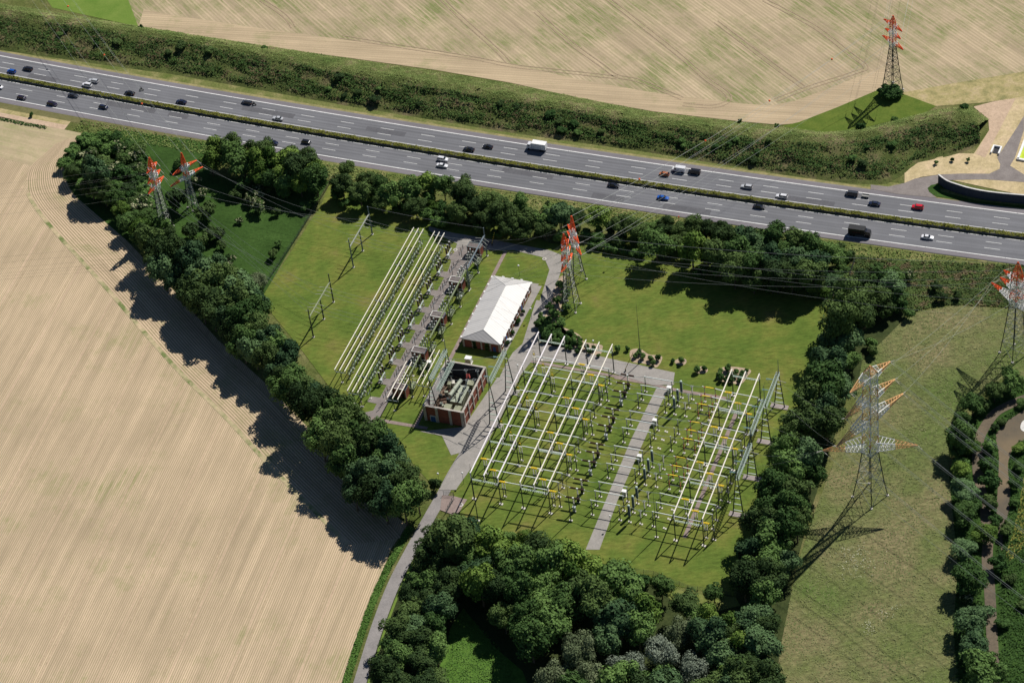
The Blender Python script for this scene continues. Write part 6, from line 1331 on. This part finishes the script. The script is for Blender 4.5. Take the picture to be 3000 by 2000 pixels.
# open brick transformer box
def transformer_box():
    u0, u1, v0, v1, h, w = -304.4, -289.1, 590.1, 614.3, 7.0, .45; cu, cv = (u0 + u1) / 2, (v0 + v1) / 2; a, b_ = u1 - u0, v1 - v0
    t = thing('transformer_enclosure', 'roofless brick box with concrete pilasters around the big transformer', 'enclosure', L(cu, cv, .05), TH)
    for nm, cx, cy, dx, dy in (('s', 0, -b_ / 2 + w / 2, a, w), ('n', 0, b_ / 2 - w / 2, a, w), ('w', -a / 2 + w / 2, 0, w, b_ - 2 * w), ('e', a / 2 - w / 2, 0, w, b_ - 2 * w)):
        m = MB(); m.box((cx, cy, h / 2), (dx, dy, h)); m.obj('wall', M_BRICK, t)
    m = MB(); i_ = w + .03
    m.box((-a / 2 + i_, 0, h / 2), (.08, b_ - 2 * w, h - .1)); m.box((a / 2 - i_, 0, h / 2), (.08, b_ - 2 * w, h - .1))
    m.obj('inner_lining', M_CONCW, t)
    m = MB(); m.box((0, b_ / 2 - i_, h / 2), (a - 2 * w - .1, .08, h - .1)); m.obj('rear_lining', flat('shade_toned_wall', (0.05, 0.055, 0.065), .8), t)  # shade on the inner north wall is put into its dark colour
    m = MB()
    for x in (-a / 2 + .5, -a / 6, a / 6, a / 2 - .5):
        for sy in (-1, 1): m = MB(); m.box((x, sy * (b_ / 2 + .1), h / 2), (.95, .4, h + .1)); m.obj('pilaster', M_PIL, t)
    for i in range(6):
        y_ = -b_ / 2 + .5 + i * (b_ - 1.0) / 5
        for sx in (-1, 1): m = MB(); m.box((sx * (a / 2 + .1), y_, h / 2), (.4, .6, h + .1)); m.obj('pilaster', M_PIL, t)
    m = MB(); m.box((0, -b_ / 2 + w / 2, h + .1), (a + .3, w + .25, .22)); m.box((0, b_ / 2 - w / 2, h + .1), (a + .3, w + .25, .22))
    for sx in (-1, 1): m.box((sx * (a / 2 - w / 2), 0, h + .1), (w + .25, b_ - 2 * w - .3, .22)); m.box((sx * (a / 2 + .03), 0, h * .5), (.2, b_ - .2, .28))
    m.obj('coping', M_PIL, t)
    m = MB(); m.box((-a / 2 + 3.4, -b_ / 2 - .1, 1.3), (1.9, .24, 2.6)); m.obj('door', M_DOOR, t)
    m = MB(); m.box((-a / 2 + 3.4, -b_ / 2 - .07, 2.75), (2.3, .3, .3)); [m.box((-a / 2 + 3.4 + sx * 1.05, -b_ / 2 - .07, 1.3), (.18, .3, 2.6)) for sx in (-1, 1)]; m.obj('door_frame', M_CONCW, t)
    m = MB(); m.box((0, 0, .1), (a - 2 * w, b_ - 2 * w, .2)); m.obj('gravel_floor', M_RUST, t)
    for i in range(9): m = MB(); m.box((-3.8 + (i % 2) * .6, -9.5 + i * 2.2, .5), (5.2, .5, .35), .5); m.obj('floor_beam', flat('rusty_beam', (0.10, 0.05, 0.035), .8), t)
    return cu, cv
cu, cv = transformer_box()
t = thing('power_transformer', 'large grey-green transformer with radiators and a long oil tank inside the brick box', 'transformer', L(cu + 2.0, cv - 1.0, .3), TH)
m = MB(); m.box((0, 0, 2.4), (4.2, 8.5, 3.8)); tk_ = m.obj('tank', M_TANK, t)
m = MB()
for i in range(7): m.box((0, -3.9 + i * 1.3, 2.4), (4.45, .16, 3.6))
m.box((0, 0, 4.38), (4.5, 8.8, .18)); m.obj('stiffener', M_TANK2, tk_)
m = MB(); m.tube((-2.2, -3.5, 6.3), (-1.0, 5.0, 6.3), .75, n=14); m.obj('oil_conservator', M_TANK2, t)
m = MB()
for y_ in (-2.5, 0, 3): m.tube((-1.7, y_, 4.4), (-1.8, y_, 5.8), .12)
m.tube((-2.4, 2, 4.5), (.5, -4, 5.0), .16); m.tube((1.8, -4, 4.6), (1.8, 4, 4.9), .13); m.obj('pipe', M_TANK2, t)
for sx, y0 in ((1, -6.9), (-1, -6.9), (1, 6.6)):
    m = MB()
    for i in range(8): m.box((sx * 1.9 - 1.05 + i * .3, y0, 2.5), (.14, 2.4, 3.4))
    m.box((sx * 1.9, y0, 4.25), (2.6, 2.5, .12)); m.obj('radiator', M_TANK, t)
for y_ in (-3.2, 0.2, 3.6):
    m = MB(); m.tube((1.0, y_, 4.4), (1.9, y_ + .3, 7.9), .34, .16, 10)
    for k in range(8): c_ = Vector((1.0, y_, 4.4)).lerp(Vector((1.9, y_ + .3, 7.9)), (k + .5) / 9); m.tube(c_, c_ + Vector((.03, .01, .1)), .42 - k * .02, n=10)
    bb = m.obj('bushing', M_CT, t); m = MB(); m.ring((2.0, y_ + .3, 8.1), .6, .07); m.obj('corona_ring', M_ALU, bb)
for y_ in (-2.4, -.9, .6):
    m = MB(); m.tube((-.9, y_, 4.4), (-1.2, y_, 5.9), .2, .12, 8); m.obj('small_bushing', M_BROWN, t)
t2 = thing('cooling_stack', 'stack of red rings on a dark insulator at the top end of the brick box', 'insulator', L(cu + 2.2, cv + 7.8, .3), TH)
m = MB(); m.tube((0, 0, 0), (0, 0, 4.4), .25, n=8); m.obj('column', M_POST, t2)
m = MB()
for k in range(5): m.ring((0, 0, 4.5 + k * .32), .72 - .04 * k, .1)
m.obj('red_ring', flat('pinkish_red', (0.42, 0.09, 0.08), .5), t2)
for k, (du, dv, hh) in enumerate(((0.9, 9.3, 6.6), (5.6, 9.0, 7.6), (6.0, 4.6, 7.4), (6.0, -1.0, 7.2))):
    t3 = place([('column', IM_C), ('insulator', IM_I)], 'surge_arrester', f'slim arrester with a ring inside the brick box, {nth(k)} from the top', 'arrester', L(cu + du, cv + dv, .3), TH, 'ringed arresters in the brick box', (1, 1, hh / 5)); m = MB(); m.ring((0, 0, 4.9), .6, .07); m.obj('corona_ring', M_ALU, t3)
def clutter():
    g = random.Random(9)
    for k in range(14):
        m = MB(); x, y_ = g.uniform(-6.2, -1.6), -9.5 + k * 1.35; hh = g.uniform(1.2, 3.2); w_ = g.uniform(.7, 1.6)
        m.box((0, 0, hh / 2), (w_, g.uniform(.7, 1.9), hh), g.uniform(0, .6)); m.tube((0, 0, hh), (g.uniform(-1, 1), g.uniform(-1, 1), hh + 1.4), .09); m.tube((w_ / 2, 0, hh * .6), (w_ / 2 + 1.2, .6, hh * .6), .12)
        t = thing('cooling_unit', f'pale oil and cooling unit left of the big transformer, {nth(k)} from the bottom', 'machine', L(cu + x, cv + y_, .25), TH, 'cooling units in the brick box'); m.obj('housing', random.choice([M_TANK, M_TANK2, M_WHITEI, M_POST, M_CT]), t)
clutter()

# ================================================================== PYLONS
def pylon(label, base, ang, h, w0, waist_z, w1, arms, peak_z, white_to, orange=M_ORANGE, body=M_LATT, alt=True, legm=M_LEGD, ncell=9, group=None):
    """arms: (z, half length, depth); returns world arm tips"""
    t = thing('pylon', label, 'pylon', (base[0], base[1], 0.05), R(ang), group)
    def hw(z_): return (w0 + (w1 - w0) * (z_ / waist_z) ** .85) if z_ < waist_z else max(w1 + (0.12 - w1) * max(0, (z_ - peak_z) / (h - peak_z)) if z_ > peak_z else w1 * (1 - .12 * (z_ - waist_z) / (peak_z - waist_z)), .1)
    th = .155 if h > 50 else .14
    def cell(m, za, zb_):
        a, b_ = hw(za), hw(zb_)
        C = [(-1, -1), (1, -1), (1, 1), (-1, 1)]
        for i in range(4):
            p, q = C[i], C[(i + 1) % 4]
            m.bar((p[0] * a, p[1] * a, za), (q[0] * b_, q[1] * b_, zb_), th * .8); m.bar((q[0] * a, q[1] * a, za), (p[0] * b_, p[1] * b_, zb_), th * .8)
            m.bar((p[0] * b_, p[1] * b_, zb_), (q[0] * b_, q[1] * b_, zb_), th * .8)
    zs = [0]; 
    zz = 0
    while zz < waist_z - .5: zz = min(waist_z, zz + max(1.6, 2 * hw(zz) * .85)); zs.append(zz)
    m = MB()
    for a_, b_ in zip(zs, zs[1:]): cell(m, a_, b_)
    m.obj('bracing', body, t)
    for sx in (-1, 1):
        for sy in (-1, 1):
            lg = MB()
            for a_, b_ in zip(zs, zs[1:]): lg.tube((sx * hw(a_), sy * hw(a_), a_), (sx * hw(b_), sy * hw(b_), b_), th * 1.15, n=5)
            lg.obj('leg', legm, t)
    # painted cage above the waist in bands
    n_ = max(4, int((peak_z - waist_z) / (3.6 if h > 50 else 2.2))); st = (peak_z - waist_z) / n_
    mo, mw = MB(), MB()
    for i in range(n_):
        tgt = mo if i % 3 == 1 else mw; za = waist_z + i * st; cell(tgt, za, za + st)
        for sx in (-1, 1):
            for sy in (-1, 1): tgt.tube((sx * hw(za), sy * hw(za), za), (sx * hw(za + st), sy * hw(za + st), za + st), th * 1.3, n=5)
    mo.obj('painted_cage', orange, t); mw.obj('white_cage', M_TWHITE, t)
    m = MB(); k = 3; st = (h - peak_z) / k
    for i in range(k):
        za = peak_z + i * st; cell(m, za, za + st)
        for sx in (-1, 1):
            for sy in (-1, 1): m.tube((sx * hw(za), sy * hw(za), za), (sx * hw(za + st), sy * hw(za + st), za + st), th * 1.2, n=4)
    m.obj('peak', orange, t)
    tips = []
    rot = Matrix.Rotation(R(ang), 4, 'Z')
    for az, hl, dp, *rest in arms:
        extra = R(rest[0]) if rest else 0.0
        for s in (-1, 1):
            b0 = hw(az); X = Vector((s * math.cos(extra), s * math.sin(extra), 0)); Y = Vector((-math.sin(extra), math.cos(extra), 0))
            def pt(f, sy, up): 
                base_ = X * (b0 + (hl - b0) * f) + Y * (sy * b0 * (1 - f) + sy * .1 * f); return Vector((base_.x, base_.y, az + (dp * (1 - f) + .12 * f if up else 0)))
            mo, mw = MB(), MB(); nc = max(4, int((hl - b0) / 1.25))
            for i in range(nc):
                f0, f1 = i / nc, (i + 1) / nc; tgt = mw if f1 < white_to + .01 else mo
                for sy in (-1, 1):
                    tgt.tube(pt(f0, sy, 0), pt(f1, sy, 0), th * 1.1, n=4); tgt.tube(pt(f0, sy, 1), pt(f1, sy, 1), th * 1.1, n=4); tgt.bar(pt(f0, sy, 0), pt(f1, sy, 1), th * .7); tgt.bar(pt(f1, sy, 0), pt(f1, sy, 1), th * .7)
                tgt.bar(pt(f0, -1, 0), pt(f1, 1, 0), th * .8); tgt.bar(pt(f0, 1, 0), pt(f1, -1, 0), th * .8); tgt.bar(pt(f0, -1, 1), pt(f1, 1, 1), th * .8); tgt.bar(pt(f1, -1, 0), pt(f1, 1, 0), th * .8)
            ar = mo.obj('crossarm', orange, t)
            if mw.v: mw.obj('white_section', M_TWHITE, ar)
            w_ = rot @ (X * hl + Vector((0, 0, az))); tips.append(Vector((w_.x + base[0], w_.y + base[1], az)))
    for sx in (-1, 1):
        for sy in (-1, 1): m = MB(); m.tube((sx * w0, sy * w0, -.1), (sx * w0, sy * w0, .35), .55, .45, 8); m.obj('footing', M_CONC, t)
    return tips, Vector((base[0], base[1], h))
T1, T1p = pylon('red and white pylon with three arm pairs left of the damp meadow', (-130.0, 789.9), 59.5, 36.0, 2.0, 20.5, 1.0, [(22.1, 5.7, 1.3), (26.3, 4.6, 1.2), (30.8, 3.6, 1.1)], 32.0, .42)
T2, T2p = pylon('red and white pylon with two pairs of wide arms in the damp meadow', (-119.1, 800.8), 38, 27.9, 1.7, 14.6, .85, [(15.7, 8.1, 1.2), (20.3, 6.0, 1.1)], 21.6, .42)
M1, M1p = pylon('nearer of the two mid pylons beside the driveway', (23.7, 713.0), 63, 36.0, 2.7, 20.5, 1.05, [(22.0, 5.5, 1.4), (26.4, 4.4, 1.2), (30.5, 3.5, 1.1)], 31.8, .42)
M2, M2p = pylon('farther of the two mid pylons at the wood edge', (27.8, 729.3), -75.5, 30.3, 2.6, 16.0, .95, [(17.0, 7.5, 1.3), (21.5, 5.9, 1.1)], 23.0, .42)
TP, TPp = pylon('distant red and white pylon standing in the upper field', (165.7, 818.6), -61, 36.3, 3.0, 21.5, .95, [(23.1, 6.3, 1.2), (27.5, 4.6, 1.1), (31.6, 5.5, 1.1)], 32.6, .42, body=M_LEGD)
RP, RPp = pylon('red and white pylon with big arms cut off by the right edge', (177.6, 657.9), -62, 43.6, 3.4, 24.0, 1.6, [(25.0, 13.0, 1.8), (30.5, 8.6, 1.6), (35.0, 7.0, 1.4)], 37.0, .55)
BP, BPp = pylon('huge rusty orange and white pylon standing in the hay meadow', (114.4, 597.9), 38, 61.4, 4.2, 22.0, 1.9, [(23.4, 15.8, 4.2, -44), (36.7, 16.5, 3.0), (46.4, 12.2, 2.6), (56.3, 9.8, 2.2)], 58.0, .45, orange=M_ORANGE2, body=M_LATT)
for t_, s_ in ((1, 1),): pass
# pylon insulators and conductors
def strung(tips, dests, what, grp, sag=3.0, r_=.03, lo=1.2, skip=()):
    for k, (a, b_) in enumerate(zip(tips, dests)):
        if k in skip: continue
        a = Vector(a); b_ = Vector(b_); d = (b_ - a).normalized(); s = a + d * 2.2; s.z -= .4
        o = string(a, s, M_WHITEI, None, .12); tag(o, f'insulator string, {nth(k)} {what}', 'insulator', 'insulator strings on the pylons')
        wire(s, b_, sag, f'{nth(k)} conductor {what}', grp, r_)
gA = [L(-364.2, 681.6 + y_, 9.6) for y_ in YS]; gB = [L(-364.2, 641.3 + y_, 9.5) for y_ in YS]
strung(T1, gB, 'from the left meadow pylon to the lower lawn gantry', 'lines from the meadow pylons', 3)
strung(T2, gA[:4], 'from the wide-armed meadow pylon to the upper lawn gantry', 'lines from the meadow pylons', 2.5)
strung(T1, [p + Vector((-150, 6, 4)) for p in T1], 'running off to the left from the left meadow pylon', 'lines off to the left', 4, .028)
NW = c1(520, 58, 20) - c1(1003, 714, 20)
NWd = NW.normalized() * 260
wire(T2p, T2p + NWd, 6, 'earth wire with red marker balls crossing the motorway at the upper left', 'lines crossing the motorway', .04, balls=5)
for k, p in enumerate(T2): wire(p, p + NWd, 6, f'{nth(k)} conductor crossing the motorway at the upper left', 'lines crossing the motorway', .03)
order = [1, 0, 3, 2]
strung(M2, [TP[0], TP[1], TP[2], TP[3]], 'from the farther mid pylon over the motorway', 'lines crossing the motorway', 4.5, .028)
wire(M2p, TPp, 4, 'earth wire with red marker balls from the mid pylon over the motorway', 'lines crossing the motorway', .05, balls=4)
wire(M2[0], TP[4], 4.2, 'upper conductor over the motorway left of the earth wire', 'lines crossing the motorway', .045); wire(M2[1], TP[5], 4.2, 'upper conductor over the motorway right of the earth wire', 'lines crossing the motorway', .045)
strung(M2, [L(-316, 677, 9.8), L(-316, 674, 9.8), L(-316, 667, 9.8), L(-316, 664, 9.8)], 'from the farther mid pylon down to the left yard', 'lines into the left yard', 1.5, .028)
strung(M1, RP, 'over the large lawn to the right-edge pylon', 'lines over the large lawn', 4.0, .028)
wire(M1p, RPp, 3, 'earth wire over the large lawn', 'lines over the large lawn', .04)
strung(M1, [L(-309.8, 656 - 3.5 * k, 9.8) for k in range(6)], 'from the nearer mid pylon down to the long green gantry', 'lines into the left yard', 1.5, .028)
strung(TP, [p + Vector((60, 190, 5)) for p in TP], 'running off beyond the upper field', 'lines off over the upper field', 5, .028)
SEd = Vector((95, -150, 0))
strung(BP, [p + SEd + Vector((0, 0, 2)) for p in BP], 'running off to the lower right from the huge pylon', 'lines off to the lower right', 5, .035)
for k, p in enumerate(BP):
    if k in (2, 3, 4, 5, 6, 7): wire(p + Vector((.45, .3, 0)), p + SEd + Vector((.45, .3, 2)), 5, f'{nth(k)} twin conductor beside the line to the lower right', 'lines off to the lower right', .06)
strung([BP[6], BP[7], BP[5], BP[3]], [RP[4], RP[5], RP[2], RP[0]], 'between the huge pylon and the right-edge pylon', 'lines between the two right pylons', 2.5, .028)
bt = [L(-181.0, 622, 16.6), L(-181.0, 616, 16.6), L(-181.0, 604, 20.6), L(-181.0, 598, 20.6), L(-181.0, 586, 16.8), L(-181.0, 580, 16.8)]
strung([BP[4], BP[2], BP[4], BP[2], BP[0], BP[0]], bt, 'slanting down from the huge pylon to the right-edge beams', 'lines into the right yard', 1.5, .028)
strung(RP, [p + Vector((150, 60, 3)) for p in RP], 'running off to the right from the right-edge pylon', 'lines off to the right', 4, .028)

# ================================================================== MASTS, LAMPS, FENCES, SMALL THINGS
for k, ((u, v), h) in enumerate((((-268.9, 548.1), 28.0), ((-237.7, 556.0), 22.8), ((-206.9, 555.9), 22.3))):
    t = thing('lightning_mast', f'thin tall lightning mast below the rows, {nth(k)} from the left', 'mast', L(u, v, .05), 0, 'lightning masts')
    m = MB(); m.tube((0, 0, 0), (0, 0, h * .5), .19, .13, 8); m.tube((0, 0, h * .5), (0, 0, h), .11, .04, 6); m.obj('pole', M_POST, t); link('foundation', PADM, t)
p = cTL(2265, 435); t = thing('lightning_mast', 'very tall thin mast standing in the mulch bed by the drive', 'mast', (p.x, p.y, .05), 0, 'lightning masts')
m = MB(); m.tube((0, 0, 0), (0, 0, 14), .17, .12, 8); m.tube((0, 0, 14), (0, 0, 30), .10, .03, 6); m.obj('pole', M_POST, t); link('foundation', PADM, t)
p = cB(480, 1500); t = thing('lightning_mast', 'slender mast at the lower end of the cream tubes in the left yard', 'mast', (p.x, p.y, .05), 0, 'lightning masts')
m = MB(); m.tube((0, 0, 0), (0, 0, 13.4), .14, .07, 7); m.obj('pole', M_POST, t); link('foundation', PADM, t)
lamp_m = MB(); lamp_m.tube((0, 0, 0), (0, 0, 5.0), .08, .05, 6); LP = lamp_m.mesh('pole', M_POST); lamp_m = MB(); lamp_m.ball((0, 0, 5.25), .38, 10, 7); LH = lamp_m.mesh('globe', M_LAMPH)
LAMPS = [('on the lawn right of the gate', cBL(230, 455)), ('at the lower end of the pale drive', cBL(1920, 950)), ('at the wood edge above the left yard', c5(1950, 270)), ('on the lawn above the white-roofed building', cU(1830, 1055)), ('below the driveway bushes by the mid pylon', cU(1935, 1425)),
         ('in the shrub bed above the middle busbars', cF(1118, 640)), ('at the corner of the driveway by the left busbars', cTL(862, 590)), ('at the lower right corner of the right yard', cBR(1135, 880)), ('beside the footpath left of the white-roofed building', c5(1787, 1170)), ('at the wood edge by the gate', c6(965, 1570))]
for lab, p in LAMPS: place([('pole', LP), ('globe', LH)], 'street_lamp', f'globe lamp on a thin pole {lab}', 'street lamp', (p.x, p.y, .1), 0, 'globe lamps')
def boom(base, tip, label):
    t = thing('boom_barrier', label, 'barrier', (base.x, base.y, .1)); b0 = Vector((0, 0, 1.1)); e = tip - Vector((base.x, base.y, 0))
    m = MB(); m.box((0, 0, .55), (.4, .4, 1.1)); m.obj('base_post', M_LEGD, t); n_ = 12; my, mk = MB(), MB()
    for k in range(n_): (my if k % 2 == 0 else mk).tube(b0.lerp(e, k / n_), b0.lerp(e, (k + 1) / n_), .12, n=5)
    y_ = my.obj('yellow_stripes', M_YEL, t); mk.obj('black_stripes', M_BLACK, t)
boom(cF(1660, 985), cF(1790, 665, 6.2), 'raised yellow and black striped boom at the pale drive')
boom(c5(2125, 468), c5(2152, 310, 5.5), 'raised yellow and black striped boom at the drive above the left yard')
def fence(pts, label, h=2.0, step=3.0, gate=False):
    t = thing('gate' if gate else 'fence', label, 'gate' if gate else 'fence', (0, 0, 0.03)); P = resample(pts, max(2, int(sum((b_ - a).length for a, b_ in zip(pts, pts[1:])) / step)))
    m = MB(); w_ = MB()
    for a, b_ in zip(P, P[1:]):
        n_ = 7
        for k in range(n_ + 1): z_ = .1 + (h - .15) * k / n_; w_.tube(a + Vector((0, 0, z_)), b_ + Vector((0, 0, z_)), .022, n=3, cap=False)
        for k in range(6): q = a.lerp(b_, k / 6); w_.tube(q + Vector((0, 0, .05)), q + Vector((0, 0, h)), .018, n=3, cap=False)
    for a in P: m.tube(a, a + Vector((0, 0, h + .1)), .07, n=5)
    w_.obj('wire_mesh', M_POST, t); o = m.obj('fence_posts', M_LEGD, t); o['kind'] = 'stuff'
fence([cW(2160, 455), cW(2040, 650), cW(1900, 880), cW(1660, 1240), cW(1585, 1380)], 'dark wire fence between the damp meadow and the lawn')
fence([cY(600, 175), cY(690, 205), cY(640, 360), cY(580, 545)], 'wire fence along the grass strip at the corner of the large lawn')
fence([cK(950, 410), cK(1110, 440), cK(1300, 470)], 'wire fence at the wood edge below the middle busbars')
fence([cK(1950, 640), cK(2150, 665), c8(40, 920), c8(240, 950)], 'low wire fence below the lower lawn')
fence([cE(240, 385), cE(450, 410), cE(610, 430), cE(780, 460)], 'wire fence under the hedge at the top of the large lawn')
fence([cBL(0, 590), cBL(120, 600)], 'dark double gate across the access road', 2.2, 1.3, True)
fence([cBL(30, 800), cBL(120, 640)], 'open gate wing beside the access road', 2.2, 1.3, True)
fence([c8(240, 950), c8(335, 975)], 'small dark gate at the lower right corner of the lawn', 2.2, 1.2, True)
p = cA(1440, 255)
for k, p in enumerate((cA(1445, 255), cU(2043, 908), cBL(1180 - 980, 700))):
    t = thing('manhole', f'round concrete manhole cover in the grass, {nth(k)} of three', 'manhole', (p.x, p.y, .06), 0, 'manhole covers'); m = MB(); m.tube((0, 0, 0), (0, 0, .12), .8, n=14); m.obj('ring', M_CONC, t); m = MB(); m.tube((0, 0, .12), (0, 0, .15), .5, n=12); m.obj('lid', M_PATH, t)
p = cTL(755, 205); t = thing('garden_cart', 'small white cart parked beside the white-roofed building', 'cart', (p.x, p.y, .1), TH + 1.2)
m = MB(); m.box((0, 0, .75), (2.2, 1.2, .7)).box((-.5, 0, 1.35), (1.0, 1.1, .6)); m.obj('body', M_WHITE, t)
for x in (-.7, .7):
    for sy in (-1, 1): m = MB(); m.tube((x, sy * .5, .3), (x, sy * .66, .3), .3, n=10); m.obj('wheel', M_TYRE, t)
# traffic warning post and arrow board at the lower verge
p = cE(832, 205); t = thing('warning_post', 'orange warning post beside the lying sign board on the shoulder', 'post', (p.x, p.y, .05)); m = MB(); m.tube((0, 0, 0), (0, 0, 1.6), .07); m.obj('pole', M_LEGD, t); m = MB(); m.box((0, 0, 1.7), (.5, .2, .7)); m.obj('board', M_ORANGE, t)
